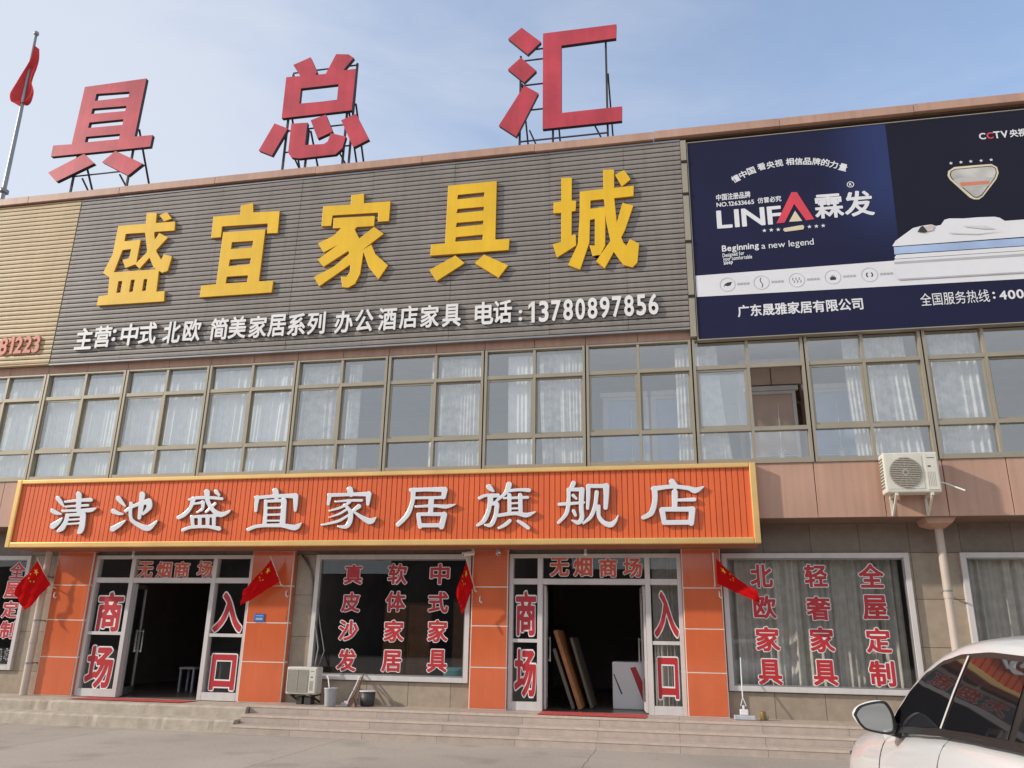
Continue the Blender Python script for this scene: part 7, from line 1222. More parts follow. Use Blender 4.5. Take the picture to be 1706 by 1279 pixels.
prints('star_row', [([star(x, z, 0.035) for x, z in AD['stars']], 'print_w')])
prints('star_row', [([star(x, z, 0.042) for x, z in AD['stars2']], 'print_w'), ([AD['pill']], 'print_c')])
prints('logo', [(line('linf'), 'print_w'), ([AD['Ared']], 'print_r'), ([AD['Acream']], 'print_c')])
prints('logo_characters', [(line('linfa2'), 'print_w')])
rx, rz = 16.27, 9.535
prints('trademark', [(ring(rx, rz, 0.062, 0.014) + place('R', rx, rz, 0.045, 0.06), 'print_w')])
arc = []
for k, (ch, x, z) in enumerate(ARC):
    arc += place(ch, x, z, 0.145, 0.15, rot=R(24 - 46 * (x - ARC[0][1]) / (ARC[-1][1] - ARC[0][1])))
prints('arched_slogan', [(arc, 'print_w')])
for key, mm in [('reg1', 'print_w'), ('reg2', 'print_w'), ('reg3', 'print_w'), ('legend1', 'print_w'), ('legend2', 'print_w'), ('small1', 'print_w'), ('small2', 'print_w'),
                ('small3', 'print_w'), ('company', 'print_w'), ('hotline1', 'print_w'), ('hotline3', 'print_w')]:
    prints('lettering', [(line(key, THIN if key in ('legend2', 'hotline1') else None), mm)])
s_, x0_, z0_, x1_, z1_, h_ = TX['hotline2']
prints('lettering', [(place(':', (x0_ + x1_) / 2, z0_ + 0.10, 0.04, 0.15), 'print_w')])
prints('broadcaster_logo', [(line('cctv1'), 'print_w'), (line('cctv2'), 'print_r'), (line('cctv3'), 'print_w'), (line('cctv4'), 'print_w')])
def dashes(x, z):
    return [[(x + 0.17 + 0.055 * k, z - 0.02), (x + 0.17 + 0.055 * k + 0.04, z - 0.02), (x + 0.17 + 0.055 * k + 0.04, z + 0.018), (x + 0.17 + 0.055 * k, z + 0.018)] for k in range(4)]
def wig(x, z, h, w, n=8):
    L = [(x + 0.018 * math.sin(k / n * 6.3) - w / 2, z - h / 2 + h * k / n) for k in range(n + 1)]
    return L + [(p[0] + w, p[1]) for p in L[::-1]]
for k, (x, z) in enumerate(AD['icons']):
    if k == 0:
        sh = [[(x - 0.07, z - 0.045), (x - 0.05, z + 0.01), (x + 0.0, z + 0.04), (x + 0.08, z + 0.05), (x + 0.05, z - 0.02), (x + 0.0, z - 0.03), (x - 0.045, z - 0.015)]]
    elif k == 1:
        sh = [wig(x, z, 0.19, 0.014)]
    elif k == 2:
        sh = [wig(x + d, z, 0.10, 0.010) for d in (-0.055, 0, 0.055)]
    elif k == 3:
        sh = [[(x - 0.045, z - 0.055), (x + 0.045, z - 0.055), (x + 0.055, z + 0.0), (x + 0.03, z - 0.01), (x + 0.025, z + 0.04), (x + 0.008, z - 0.005), (x, z + 0.05), (x - 0.01, z - 0.005), (x - 0.03, z + 0.04), (x - 0.032, z - 0.01), (x - 0.055, z + 0.0)]]
    else:
        sh = []
        for sg in (1, -1):
            o = [(x + sg * 0.058 * math.cos(a), z + 0.058 * math.sin(a)) for a in [R(-55 + 11 * q) for q in range(11)]]
            sh.append(o + [(x + sg * 0.038 * math.cos(a), z + 0.038 * math.sin(a)) for a in [R(-55 + 11 * q) for q in range(10, -1, -1)]])
    prints('icon', [(sh, 'print_k'), (ring(x, z, 0.135, 0.007), 'print_g'), (dashes(x, z), 'print_g')])

# orange shop sign
so = thing('shop_sign', 'long orange ribbed shop sign with gold frame and nine white brush style characters', 'sign', (7.1, 0, 3.1))
g = MB()
n = 146
xa, xb = 0.045, 14.125
p = (xb - xa) / n
vs = []
for k in range(n):
    x = xa + k * p
    wob = random.uniform(-0.0025, 0.0025)
    for xx, y in ((x + 0.001, -0.094), (x + p * 0.07, -0.094), (x + p * 0.12, -0.115 + wob), (x + p * 0.96, -0.115 + wob)):
        vs += [(xx, y, 3.215), (xx, y, 4.365)]
vs += [(xb, -0.094, 3.215), (xb, -0.094, 4.365)]
g.add(vs, [(2 * j, 2 * j + 2, 2 * j + 3, 2 * j + 1) for j in range(4 * n)], 0)
g.box(-0.04, 14.21, -0.09, -0.004, 3.14, 4.44, 1)
g.build('ribbed_panel', ['sign_o', 'sign_o'], so)
g = MB()
for x0, x1, z0, z1 in [(-0.06, 0.05, 3.11, 4.45), (14.12, 14.23, 3.11, 4.45), (0.05, 14.12, 3.11, 3.215), (0.05, 14.12, 4.365, 4.45)]:
    g.box(x0, x1, -0.165, -0.091, z0, z1)
g.build('gold_frame', 'gold', so, bevel=0.018)
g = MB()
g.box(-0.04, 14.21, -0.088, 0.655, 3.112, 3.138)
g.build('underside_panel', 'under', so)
for ch, ox, oz, s in TRACED_LI:
    MB().fill(dec(s, (ox, oz), 500), -0.175, 0.06, 0, 0.010, 1).build('character', ['white_m', 'edge_g'], so)

# big red characters standing on the roof
RL = {'具': ('red rooftop character of stacked bars with two short legs, nearest the flagpole', 0.35, 0.9),
      '总': ('red rooftop character with two horns over a box, middle of the three', 0.3, 1.5),
      '汇': ('red rooftop character with three dots beside an open square bracket shape', 0.4, 1.5)}
for ch, ox, oz, s in TRACED_ROOF:
    cs = dec(s, (ox, oz), 500)
    a, b, c, d = extent(cs)
    t = thing('rooftop_character', RL[ch][0], 'sign', ((a + b) / 2, 0.6, 10.72), 'red characters standing on the roof')
    MB().fill(cs, 0.50, 0.09, 0, 0.0, 1).build('character', ['roof_red', 'rust'], t)
    g = MB()
    zb = 10.72
    if ch == '具':
        posts, tops, hz = [-1.0, 0.52], [12.9, 14.1], [(12.02, -1.0, 0.52), (12.62, -1.0, 0.52)]
    elif ch == '总':
        posts, tops, hz = [4.50, 5.05, 5.95, 6.10], [14.20, 12.6, 13.0, 14.28], [(14.22, 4.50, 6.10), (12.05, 4.50, 6.10), (12.62, 4.5, 6.10), (13.3, 4.5, 6.1)]
    else:
        posts, tops, hz = [9.98, 10.7, 11.86], [13.9, 14.2, 14.2], [(11.68, 9.98, 11.86), (12.45, 9.98, 10.6), (13.1, 9.98, 10.6), (13.75, 9.98, 10.6), (14.02, 10.0, 10.6)]
    for x, zt in zip(posts, tops):
        g.bar((x, 0.625, zb), (x, 0.625, zt), 0.042)
        g.bar((x + 0.03, 0.66, min(zt, 13.2)), (x + 0.10, 2.0, zb), 0.036)
    for z, x0, x1 in hz:
        g.bar((x0, 0.605, z), (x1, 0.605, z), 0.026)
    for x0, x1 in ((posts[0] + 0.2, posts[0] + 0.75), (posts[-1] - 0.3, posts[-1] + 0.35)):
        g.bar((x0, 0.68, 12.0), (x1, 1.25, zb), 0.032)
    g.build('iron_stand', 'rust', t)

# roof flagpole with its limp flag
fp = thing('flagpole', 'tall steel flagpole on the roof with a limp red flag near its top', 'flagpole', (-4.5, 2.0, 10.72))
g = MB()
g.tube([(-4.40, 2, 10.72), (-4.435, 2, 12.8), (-4.49, 2, 15.2), (-4.60, 2, 17.95)], [0.062, 0.058, 0.05, 0.036], 12)
g.lathe((-4.602, 2, 17.94), [(0.02, 0), (0.06, 0.02), (0.075, 0.07), (0.06, 0.12), (0.01, 0.145)], 14)
g.box(-4.50, -4.36, 1.9, 2.1, 12.75, 12.87)
g.build('pole', 'steel', fp, smooth=True)
g = MB()
nu = 12
for k, (l, r) in enumerate(ROOF_FLAG):
    for j in range(nu + 1):
        u = j / nu
        am = 0.05 + 0.22 * k / len(ROOF_FLAG)
        g.v.append((l[0] + (r[0] - l[0]) * u, 1.97 + am * math.sin(u * 8.5 + k * 0.5) * 0.6 + (0.10 if u > 0.55 else -0.02), l[2] + (r[2] - l[2]) * u))
for k in range(len(ROOF_FLAG) - 1):
    for j in range(nu):
        a = k * (nu + 1) + j
        g.f.append((a, a + 1, a + nu + 2, a + nu + 1))
        g.m.append(0)
g.build('cloth', 'flag_f', fp, smooth=True, sub=1)

# four small flags on the columns
FLB = ['small red flag with yellow stars hanging wide open at the leftmost orange column',
       'small red flag blown left across the orange column with the blue plate',
       'small red flag hanging folded down beside the dark shop window',
       'small red flag with yellow stars streaming right over the curtained shop window']
for k, (base, top, q) in enumerate(FLAGS):
    t = thing('small_flag', FLB[k], 'flag', base, 'small flags on the columns')
    b, tp = Vector(base), Vector(top)
    g = MB()
    g.tube([b + (b - tp).normalized() * 0.02, tp], 0.011, 8)
    g.lathe(tuple(tp - Vector((0, 0, 0.01))), [(0.008, 0), (0.018, 0.012), (0.004, 0.035)], 8)
    g.build('pole', 'wood_pole', t)
    g = MB()
    hook = Vector((base[0] + (0.07 if k else 0.02), 0.655, base[2] - 0.17))
    g.tube([b, (base[0], 0.60, base[2] - 0.01), (base[0], 0.657, base[2] - 0.02)], 0.015, 8)
    g.tube([hook + Vector((0, 0.01, 0.07)), hook + Vector((0, -0.03, 0.05)), hook + Vector((0.0, -0.035, -0.02)), hook + Vector((0.035, -0.03, -0.045)), hook + Vector((0.03, 0.0, -0.02))], 0.011, 8)
    g.build('holder', 'white_p', t)
    A, B, C_, D = [Vector(v) for v in q]
    def S(u, v, k=k):
        p_ = (A * (1 - v) + B * v) * (1 - u) + (D * (1 - v) + C_ * v) * u
        wv = (0.05 if k != 2 else 0.07) * u * math.sin(u * (7.5 if k != 2 else 5) + v * 2.2 + k) + 0.014 * u * math.sin(u * 5 - v * 13 + 2 * k) + 0.008 * math.sin(u * 21 + v * 9 + k)
        sag = -0.05 * math.sin(math.pi * u) * (1 - v) * (0 if k == 0 else 1)
        return p_ + Vector((0, wv, sag + 0.016 * math.sin(v * 8 + k) * u))
    g = MB()
    nu, nv = 18, 12
    for i in range(nu + 1):
        for j in range(nv + 1):
            g.v.append(tuple(S(i / nu, j / nv)))
    for i in range(nu):
        for j in range(nv):
            a = i * (nv + 1) + j
            g.f.append((a, a + nv + 1, a + nv + 2, a + 1))
            g.m.append(0)
    cl = g.build('cloth', 'flag_r', t, smooth=True)
    g = MB()
    for cu, cv, rad, ro in [(0.17, 0.25, 0.105, 0), (0.34, 0.10, 0.036, .5), (0.41, 0.20, 0.036, .9), (0.41, 0.34, 0.036, .2), (0.34, 0.44, 0.036, .6)]:
        P = [(cu + px * 0.66, cv - pz) for px, pz in star(0, 0, rad * 1.15, ro)]
        vs = [S(max(u, 0.01), min(max(v, 0.01), 0.99)) + Vector((0, -0.006, 0)) for u, v in P]
        c0 = S(cu, cv) + Vector((0, -0.008, 0))
        g.add([tuple(v) for v in vs] + [tuple(c0)], [(i, (i + 1) % 10, 10) for i in range(10)])
    g.build('stars', 'flag_y', cl)

# ================================================================= THINGS AT THE WALL
def downpipe(name, label, x, y, z0, z1, r, brackets, lean=0.0):
    t = thing(name, label, 'drainpipe', (x, y, z0))
    g = MB()
    g.tube([(x - lean, y, z0), (x, y, z1)], r, 16)
    for zc in (z0 + 0.95, z0 + 1.9):
        g.lathe((x, y, zc), [(r, 0), (r + 0.008, 0.004), (r + 0.008, 0.10), (r, 0.104)], 16)
    g.build('pipe', 'pvc', t, smooth=False)
    g = MB()
    for zc in brackets:
        g.lathe((x, y, zc), [(r + 0.002, 0), (r + 0.010, 0), (r + 0.010, 0.03), (r + 0.002, 0.03)], 14)
        g.box(x - 0.015, x + 0.015, y + r, 0.80, zc + 0.004, zc + 0.026)
    g.build('bracket', 'steel', t)
    return t
downpipe('drain_pipe', 'pale drainpipe beside the leftmost orange column', 0.335, 0.60, 0.38, 3.11, 0.068, (0.95, 1.75, 2.6))
dp = downpipe('drain_pipe', 'pale drainpipe between two curtained shop windows under a salmon hopper', 17.09, 0.48, 0.40, 3.46, 0.062, (1.2, 2.4))
g = MB()
vs = []
for x0, x1, y0, y1, z in ((16.80, 17.26, 0.10, 0.60, 3.535), (16.83, 17.20, 0.12, 0.60, 3.45), (16.98, 17.17, 0.38, 0.58, 3.40)):
    vs += [(x0, y0, z), (x1, y0, z), (x1, y1, z), (x0, y1, z)]
g.add(vs, [(0, 1, 2, 3), (11, 10, 9, 8)] + [(r * 4 + i, r * 4 + 4 + i, r * 4 + 4 + (i + 1) % 4, r * 4 + (i + 1) % 4) for r in range(2) for i in range(4)])
g.build('hopper', 'salmon', dp)

def air_con(name, label, x0, x1, y0, y1, z0, z1, grille, holes):
    t = thing(name, label, 'air conditioner', ((x0 + x1) / 2, y1, z0))
    W_, H_ = x1 - x0, z1 - z0
    g = MB()
    g.box(x0, x1, y0, y1, z0, z1)
    bd = g.build('casing', 'ac', t, bevel=0.022)
    g = MB()
    s = W_ * 0.68
    gx0, gx1, gz0, gz1 = x0 + 0.055 * W_, x0 + 0.70 * W_, z0 + 0.09 * H_, z1 - 0.10 * H_
    cx, cz, rr = (gx0 + gx1) / 2, (gz0 + gz1) / 2, min(gx1 - gx0, gz1 - gz0) * 0.47
    if grille == 'round':
        g.box(gx0, gx1, y0 - 0.006, y0 + 0.004, gz0, gz1, 2)
        g.lathe((cx, y0 - 0.001, cz), [(rr, 0), (rr, 0.010), (rr - 0.012, 0.014)], 40, 0, 'y')
        g.lathe((cx, y0 - 0.012, cz), [(rr - 0.014, 0.0), (rr - 0.014, 0.0035)], 40, 1, 'y')
        nb = 17
        for k in range(nb):
            z = cz - rr + 2 * rr * (k + 0.5) / nb
            hw = math.sqrt(max(rr * rr - (z - cz) ** 2, 0)) - 0.012
            if hw > 0.02:
                g.box(cx - hw, cx + hw, y0 - 0.028, y0 - 0.021, z - 0.0075, z + 0.0075, 0)
        for k in range(6):
            a = math.pi * k / 6
            g.bar((cx - rr * 0.96 * math.cos(a), y0 - 0.020, cz - rr * 0.96 * math.sin(a)), (cx + rr * 0.96 * math.cos(a), y0 - 0.020, cz + rr * 0.96 * math.sin(a)), 0.007, 0)
        g.lathe((cx, y0 - 0.020, cz), [(0.05, 0), (0.05, 0.006), (0.03, 0.008)], 20, 0, 'y')
    else:
        g.box(gx0, gx1, y0 - 0.004, y0 + 0.003, gz0, gz1, 1)
        nb = 24
        for k in range(nb):
            z = gz0 + (gz1 - gz0) * (k + 0.5) / nb
            g.box(gx0 + 0.008, gx1 - 0.008, y0 - 0.016, y0 - 0.006, z - 0.0055, z + 0.0055, 0)
        for x in (gx0, gx0 + (gx1 - gx0) / 2, gx1):
            g.box(x - 0.005, x + 0.005, y0 - 0.021, y0 - 0.0165, gz0, gz1, 0)
    g.build('fan_grille', ['ac_grille', 'ac_back', 'ac'], t)
    g = MB()
    px0, px1 = x0 + 0.755 * W_, x0 + 0.965 * W_
    g.box(px0, px1, y0 - 0.010, y0 + 0.004, z0 + 0.06 * H_, z1 - 0.07 * H_, 0)
    g.box(px0 + 0.03, px1 - 0.03, y0 - 0.0125, y0 - 0.0105, z1 - 0.16 * H_, z1 - 0.145 * H_, 1)
    g.box(px0 + 0.03, px0 + 0.075, y0 - 0.0125, y0 - 0.0105, z1 - 0.38 * H_, z1 - 0.345 * H_, 1)
    for k in range(5):
        g.box(px0 + 0.02 + k * (px1 - px0 - 0.05) / 5, px0 + 0.026 + k * (px1 - px0 - 0.05) / 5, y0 - 0.0125, y0 - 0.0105, z0 + 0.14 * H_, z0 + 0.5 * H_, 2)
    g.build('side_panel', ['ac', 'ac_dark', 'ac_grille'], t)
    if holes:
        g = MB()
        for c in range(4):
            for k in range(10):
                y = y0 + 0.05 + c * 0.055
                z = z1 - 0.09 - k * (H_ - 0.16) / 9.5
                g.box(x0 - 0.003, x0 + 0.002, y, y + 0.032, z - 0.016, z + 0.016)
        g.build('side_vent', 'ac_dark', t)
    return t
a1 = air_con('air_conditioner', 'cream air conditioner unit with a round grille mounted high on the salmon band', 16.16, 16.97, -0.385, -0.10, 3.86, 4.50, 'round', True)
g = MB()
for x in (16.30, 16.82):
    g.bar((x, 0.0, 3.835), (x, -0.40, 3.835), 0.04)
    g.bar((x, -0.02, 3.55), (x, -0.36, 3.82), 0.03)
    g.box(x - 0.02, x + 0.02, -0.022, -0.002, 3.55, 3.86)
g.build('bracket', 'ac', a1)
g = MB()
g.tube([(16.97, -0.20, 4.06), (17.06, -0.22, 4.03), (17.30, -0.36, 3.88)], [0.010, 0.011, 0.012], 8)
g.build('drain_hose', 'white_p', a1)
a2 = air_con('air_conditioner', 'old cream air conditioner unit standing low against the wall beside the dark shop window', 5.92, 6.50, 0.36, 0.62, 0.57, 1.03, 'square', False)
g = MB()
for x in (6.02, 6.40):
    g.bar((x, 0.79, 0.552), (x, 0.36, 0.552), 0.035)
    g.bar((x, 0.79, 0.42), (x, 0.42, 0.545), 0.028)
g.box(6.12, 6.22, 0.42, 0.60, 0.403, 0.535)
g.box(6.27, 6.39, 0.42, 0.60, 0.403, 0.535)
g.build('bracket', 'ac_dark', a2)
g = MB()
g.tube([(6.38, 0.52, 1.03), (6.37, 0.55, 1.12), (6.33, 0.70, 1.35), (6.20, 0.76, 1.8), (6.10, 0.765, 2.1), (6.08, 0.765, 2.5), (6.02, 0.765, 2.75), (5.80, 0.765, 3.05)], 0.016, 8)
g.tube([(6.42, 0.56, 1.03), (6.45, 0.70, 1.3), (6.30, 0.765, 1.75), (6.16, 0.765, 2.4), (5.9, 0.765, 3.0)], 0.010, 8)
g.build('hose', 'conduit', a2, smooth=True)

t = thing('bucket', 'grey white plastic bucket standing on the steps beside the low air conditioner', 'bucket', (6.84, 0.24, 0.403))
g = MB()
g.lathe((6.84, 0.24, 0.404), [(0.085, 0), (0.09, 0.004), (0.112, 0.28), (0.118, 0.285), (0.118, 0.30), (0.110, 0.30), (0.104, 0.27), (0.08, 0.02)], 24)
g.build('body', 'grey_p', t, smooth=True)
g = MB()
g.tube([(6.725 + 0.0, 0.24, 0.68), (6.74, 0.20, 0.63), (6.84, 0.16, 0.60), (6.94, 0.20, 0.63), (6.955, 0.24, 0.68)], 0.005, 6)
g.build('handle', 'steel', t)
t = thing('drain_hose', 'thin white hose dropping from the low air conditioner into the bucket', 'hose', (6.6, 0.45, 0.9))
MB().tube([(6.49, 0.50, 0.86), (6.62, 0.48, 0.90), (6.72, 0.36, 0.86), (6.79, 0.27, 0.72), (6.82, 0.25, 0.55)], 0.011, 8).build('tube', 'white_p', t, smooth=True)

t = thing('dustpan', 'long handled white dustpan leaning on the wall right of the bucket', 'dustpan', (7.05, 0.4, 0.403))
g = MB()
g.tube([(7.17, 0.72, 0.88), (7.14, 0.60, 0.70), (7.08, 0.46, 0.47)], 0.013, 8)
g.build('handle', 'white_p', t)
g = MB()
g.box(7.01, 7.13, 0.34, 0.46, 0.404, 0.416)
g.box(7.01, 7.13, 0.461, 0.473, 0.404, 0.48)
g.box(6.997, 7.009, 0.36, 0.473, 0.404, 0.46)
g.box(7.131, 7.143, 0.36, 0.473, 0.404, 0.46)
g.build('pan', 'white_p', t, bevel=0.004)
t = thing('broom', 'brown wooden stick broom propped against the window sill beside the dark basin', 'broom', (7.24, 0.4, 0.403))
g = MB()
g.tube([(7.20, 0.34, 0.50), (7.24, 0.72, 0.93)], 0.014, 8)
g.tube([(7.30, 0.36, 0.50), (7.20, 0.71, 0.86)], 0.011, 8)
g.build('handle', 'stick', t)
g = MB()
vs = [(7.13, 0.30, 0.404), (7.30, 0.26, 0.404), (7.30, 0.36, 0.404), (7.13, 0.40, 0.404), (7.17, 0.32, 0.54), (7.24, 0.31, 0.54), (7.24, 0.35, 0.54), (7.17, 0.37, 0.54)]
g.add(vs, [(0, 3, 2, 1), (4, 5, 6, 7), (0, 1, 5, 4), (1, 2, 6, 5), (2, 3, 7, 6), (3, 0, 4, 7)])
g.build('brush', 'stick', t)
t = thing('basin', 'dark plastic tub with a pale rim standing against the wall under the dark shop window', 'tub', (7.42, 0.52, 0.403))
MB().lathe((7.42, 0.52, 0.404), [(0.10, 0), (0.12, 0.01), (0.135, 0.24), (0.125, 0.24), (0.10, 0.03)], 24).build('body', 'dark_p', t, smooth=True)
MB().lathe((7.42, 0.52, 0.635), [(0.128, 0.008), (0.15, 0.008), (0.152, 0.022), (0.128, 0.024)], 24).build('rim', 'print_w', t, smooth=True)

t = thing('mop', 'white squeeze mop with a thin metal handle leaning under the curtained shop window', 'mop', (13.82, 0.45, 0.403))
g = MB()
g.tube([(13.815, 0.46, 0.74), (13.825, 0.60, 1.05), (13.84, 0.72, 1.34)], [0.010, 0.010, 0.009], 8)
g.tube([(13.815, 0.46, 0.74), (13.775, 0.445, 0.61), (13.86, 0.445, 0.61), (13.815, 0.46, 0.74)], 0.007, 6)
g.build('handle', 'white_p', t)
g = MB()
g.box(13.755, 13.885, 0.40, 0.49, 0.475, 0.56)
g.box(13.80, 13.835, 0.425, 0.465, 0.56, 0.62)
g.build('squeezer', 'white_p', t, bevel=0.01)
g = MB()
g.box(13.66, 13.99, 0.38, 0.50, 0.404, 0.472)
g.build('sponge_head', 'grey_p', t, bevel=0.012)
t = thing('tin_can', 'small brown tin beside the mop on the steps', 'tin', (14.11, 0.47, 0.403))
MB().lathe((14.11, 0.47, 0.404), [(0.042, 0), (0.044, 0.004), (0.044, 0.125), (0.042, 0.13), (0.036, 0.122)], 18).build('body', 'can', t, smooth=True)
t = thing('tin_can', 'small dark cup half hidden behind the brown tin by the mop', 'cup', (14.17, 0.55, 0.403))
MB().lathe((14.17, 0.55, 0.404), [(0.03, 0), (0.032, 0.004), (0.038, 0.07), (0.034, 0.07), (0.028, 0.01)], 18).build('body', 'ac_grille', t, smooth=True)

t = thing('number_plate', 'small blue enamel plate on the second orange column', 'plate', (5.11, 0.65, 1.88))
g = MB()
g.box(5.005, 5.215, 0.645, 0.656, 1.80, 1.945)
g.build('plate', 'plate_b', t, bevel=0.004)
g = MB()
g.box(5.03, 5.19, 0.6425, 0.6445, 1.90, 1.915)
g.box(5.04, 5.18, 0.6425, 0.6445, 1.83, 1.87)
g.build('printed_mark', 'print_b', t)
for nm, label, x0, x1, y0, y1, z in [('door_mat', 'red carpet mat in front of the left entrance', 1.70, 4.00, 0.10, 0.62, 0.377), ('door_mat', 'red carpet mat in front of the right entrance', 10.52, 12.28, 0.06, 0.70, 0.401)]:
    g = MB()
    nx, ny = 24, 6
    for i in range(nx + 1):
        for j in range(ny + 1):
            g.v.append((x0 + (x1 - x0) * i / nx + (0.10 * j / ny if x0 < 5 else 0), y0 + (y1 - y0) * j / ny + 0.012 * math.sin(i * 1.1), z + 0.005 + 0.004 * (math.sin(i * 1.7) * math.sin(j * 2.1) + 1)))
    for i in range(nx):
        for j in range(ny):
            a = i * (ny + 1) + j
            g.f.append((a, a + ny + 1, a + ny + 2, a + 1))
            g.m.append(0)
    o = g.build(nm, 'mat_red', None, smooth=True)
    o.location = (0, 0, 0)
    tag(o, label, 'mat')

# cameras and lamps under the sign
def cctv(label, x, y, z, yaw):
    t = thing('security_camera', label, 'camera', (x, y, z))
    ca, sa = math.cos(yaw), math.sin(yaw)
    g = MB()
    g.tube([(x, y, z), (x + 0.02 * ca, y + 0.02 * sa, z - 0.05), (x + 0.06 * ca, y + 0.06 * sa, z - 0.075)], 0.018, 10)
    g.lathe((x, y, z - 0.012), [(0.035, 0), (0.035, 0.012)], 14)
    g.build('mount', 'grey_p', t)
    g = MB()
    g.tube([(x - 0.02 * ca, y - 0.02 * sa, z - 0.075), (x + 0.17 * ca, y + 0.17 * sa, z - 0.10)], 0.034, 14)
    g.tube([(x - 0.03 * ca, y - 0.03 * sa, z - 0.055), (x + 0.20 * ca, y + 0.20 * sa, z - 0.085)], 0.026, 4)
    g.build('housing', 'stick_w', t)
    MB().tube([(x + 0.168 * ca, y + 0.168 * sa, z - 0.10), (x + 0.176 * ca, y + 0.176 * sa, z - 0.101)], 0.027, 14).build('lens', 'print_k', t)
cctv('white security camera under the shop sign pointing left, above the folded flag', 9.26, 0.50, 3.11, R(200))
cctv('security camera under the shop sign pointing outward, nearer the right entrance', 9.72, 0.50, 3.11, R(-70))
for label, x in [('small bare bulb in a holder under the sign over the left entrance', 2.32), ('small bare bulb in a holder under the sign over the right entrance', 11.30)]:
    t = thing('bulb', label, 'bulb', (x, 0.52, 3.11))
    MB().lathe((x, 0.52, 3.05), [(0.016, 0.06), (0.028, 0.055), (0.022, 0.0)], 12).build('holder', 'grey_p', t)
    MB().lathe((x, 0.52, 2.985), [(0.004, 0), (0.026, 0.012), (0.032, 0.035), (0.02, 0.065)], 14).build('globe', 'white_p', t, smooth=True)

# ================================================================= BEHIND THE GLASS
def curtain(label, x0, x1, z0, z1, y, m, group, amp=0.045, pitch=0.14, x0b=None, x1b=None, seed=0, cat='curtain'):
    rnd = random.Random(seed)
    n = max(int((x1 - x0) / 0.012), 20)
    nz = 12
    ph = [rnd.uniform(0, 6.28) for _ in range(4)]
    x0b = x0 if x0b is None else x0b
    x1b = x1 if x1b is None else x1b
    g = MB()
    for j in range(nz + 1):
        v = j / nz
        z = z1 + (z0 - z1) * v
        for i in range(n + 1):
            u = i / n
            k = u * (x1 - x0) / pitch * 6.283
            w = math.sin(k + ph[0] + 1.3 * math.sin(k * 0.31 + ph[1]) + v * 0.5) * (0.55 + 0.45 * math.sin(k * 0.17 + ph[2])) + 0.35 * math.sin(k * 2.1 + ph[3] + v)
            ww = v ** 1.6
            g.v.append((x0 * (1 - ww) + x0b * ww + (x1 - x0 + (x1b - x1 - x0b + x0) * ww) * u, y + amp * w * (0.6 + 0.4 * v), z))
    for j in range(nz):
        for i in range(n):
            a = j * (n + 1) + i
            g.f.append((a, a + n + 1, a + n + 2, a + 1))
            g.m.append(0)
    o = g.build('curtain', m, None, smooth=True)
    return tag(o, label, cat, group)
CU = 'curtains behind the upper windows'
Z0, Z1 = 4.43, 6.66
CUR = [
 (-5.6, -3.9, 'white sheer curtain in the upper window far left beyond the shop sign', 'sheer', None, None),
 (-3.75, -1.95, 'white sheer curtain in the upper window beneath the left part of the beige hoarding', 'sheer', None, None),
 (-1.85, -0.05, 'white sheer curtain in the leftmost upper window, beneath the red digits', 'sheer', None, None),
 (0.05, 1.86, 'white sheer curtain in the upper window above the first character of the shop sign', 'sheer', None, None),
 (1.93, 3.76, 'white sheer curtain in the upper window above the second character of the shop sign', 'sheer', None, None),
 (3.84, 5.60, 'white sheer curtain in the upper window above the third character of the shop sign', 'sheer', None, 5.52),
 (5.78, 6.60, 'grey white lace curtain with a draped fold, upper window above the fourth sign character', 'lace', None, 6.66),
 (6.74, 7.0, 'narrow bunched white curtain in the upper window between the fourth and fifth sign characters', 'lace', None, None),
 (8.42, 8.52, 'single thin strip of white curtain left of the lace curtain above the sixth sign character', 'sheer', None, None),
 (8.62, 9.46, 'grey white lace curtain in the upper window above the sixth sign character', 'lace', None, None),
 (9.92, 10.42, 'narrow white striped curtain in the upper window above the seventh sign character', 'sheer', 9.95, 10.45),
 (10.52, 11.36, 'wide grey lace curtain sweeping left at its foot, upper window above the eighth sign character', 'lace', 10.6, 11.38),
 (13.00, 13.27, 'narrow pleated grey curtain in the upper window left of the open sash', 'lace', None, None),
 (13.36, 13.74, 'pale lace curtain tied in at the left of the window with the open sash', 'lace', 13.40, 13.92),
 (15.86, 16.12, 'pale lace curtain hanging narrow in the upper window right of the open sash', 'lace', 15.92, 16.2),
 (16.20, 16.86, 'wide lace curtain in the upper window directly above the mounted air conditioner', 'lace', 16.22, 16.98),
 (17.26, 17.98, 'pleated lace curtain in the upper window right of the mounted air conditioner', 'lace', None, 18.0),
 (18.9, 19.2, 'narrow pale curtain in the dark upper window at the right edge', 'lace', None, None),
 (20.2, 22.6, 'pale lace curtain in the upper windows beyond the right edge', 'lace', None, None),
]
for k, (a, b, lab, m, ab, bb) in enumerate(CUR):
    curtain(lab, a, b, Z0, Z1, 0.165 if k % 2 else 0.18, m, CU, seed=k, pitch=0.17 if m == 'sheer' else 0.13, x0b=ab, x1b=bb, amp=0.03)
GC = 'curtains behind the shop windows'
curtain('taupe curtain behind the shop window above the mop, left half', 13.75, 15.20, 0.45, 3.2, 0.98, 'drape', GC, 0.07, 0.22, seed=31)
curtain('taupe curtain behind the shop window above the mop, right half', 15.10, 16.55, 0.45, 3.2, 1.10, 'drape', GC, 0.07, 0.20, seed=32)
curtain('grey taupe curtain behind the plain shop window beside the drainpipe', 17.5, 19.0, 0.45, 3.2, 0.98, 'drape', GC, 0.07, 0.20, seed=33)
curtain('grey taupe curtain behind the plain shop window at the right edge', 18.95, 20.5, 0.45, 3.2, 1.10, 'drape', GC, 0.07, 0.20, seed=34)
curtain('dark striped curtain behind the right side panel of the right entrance', 12.42, 12.90, 0.45, 3.2, 1.15, 'drape', GC, 0.03, 0.07, seed=35)

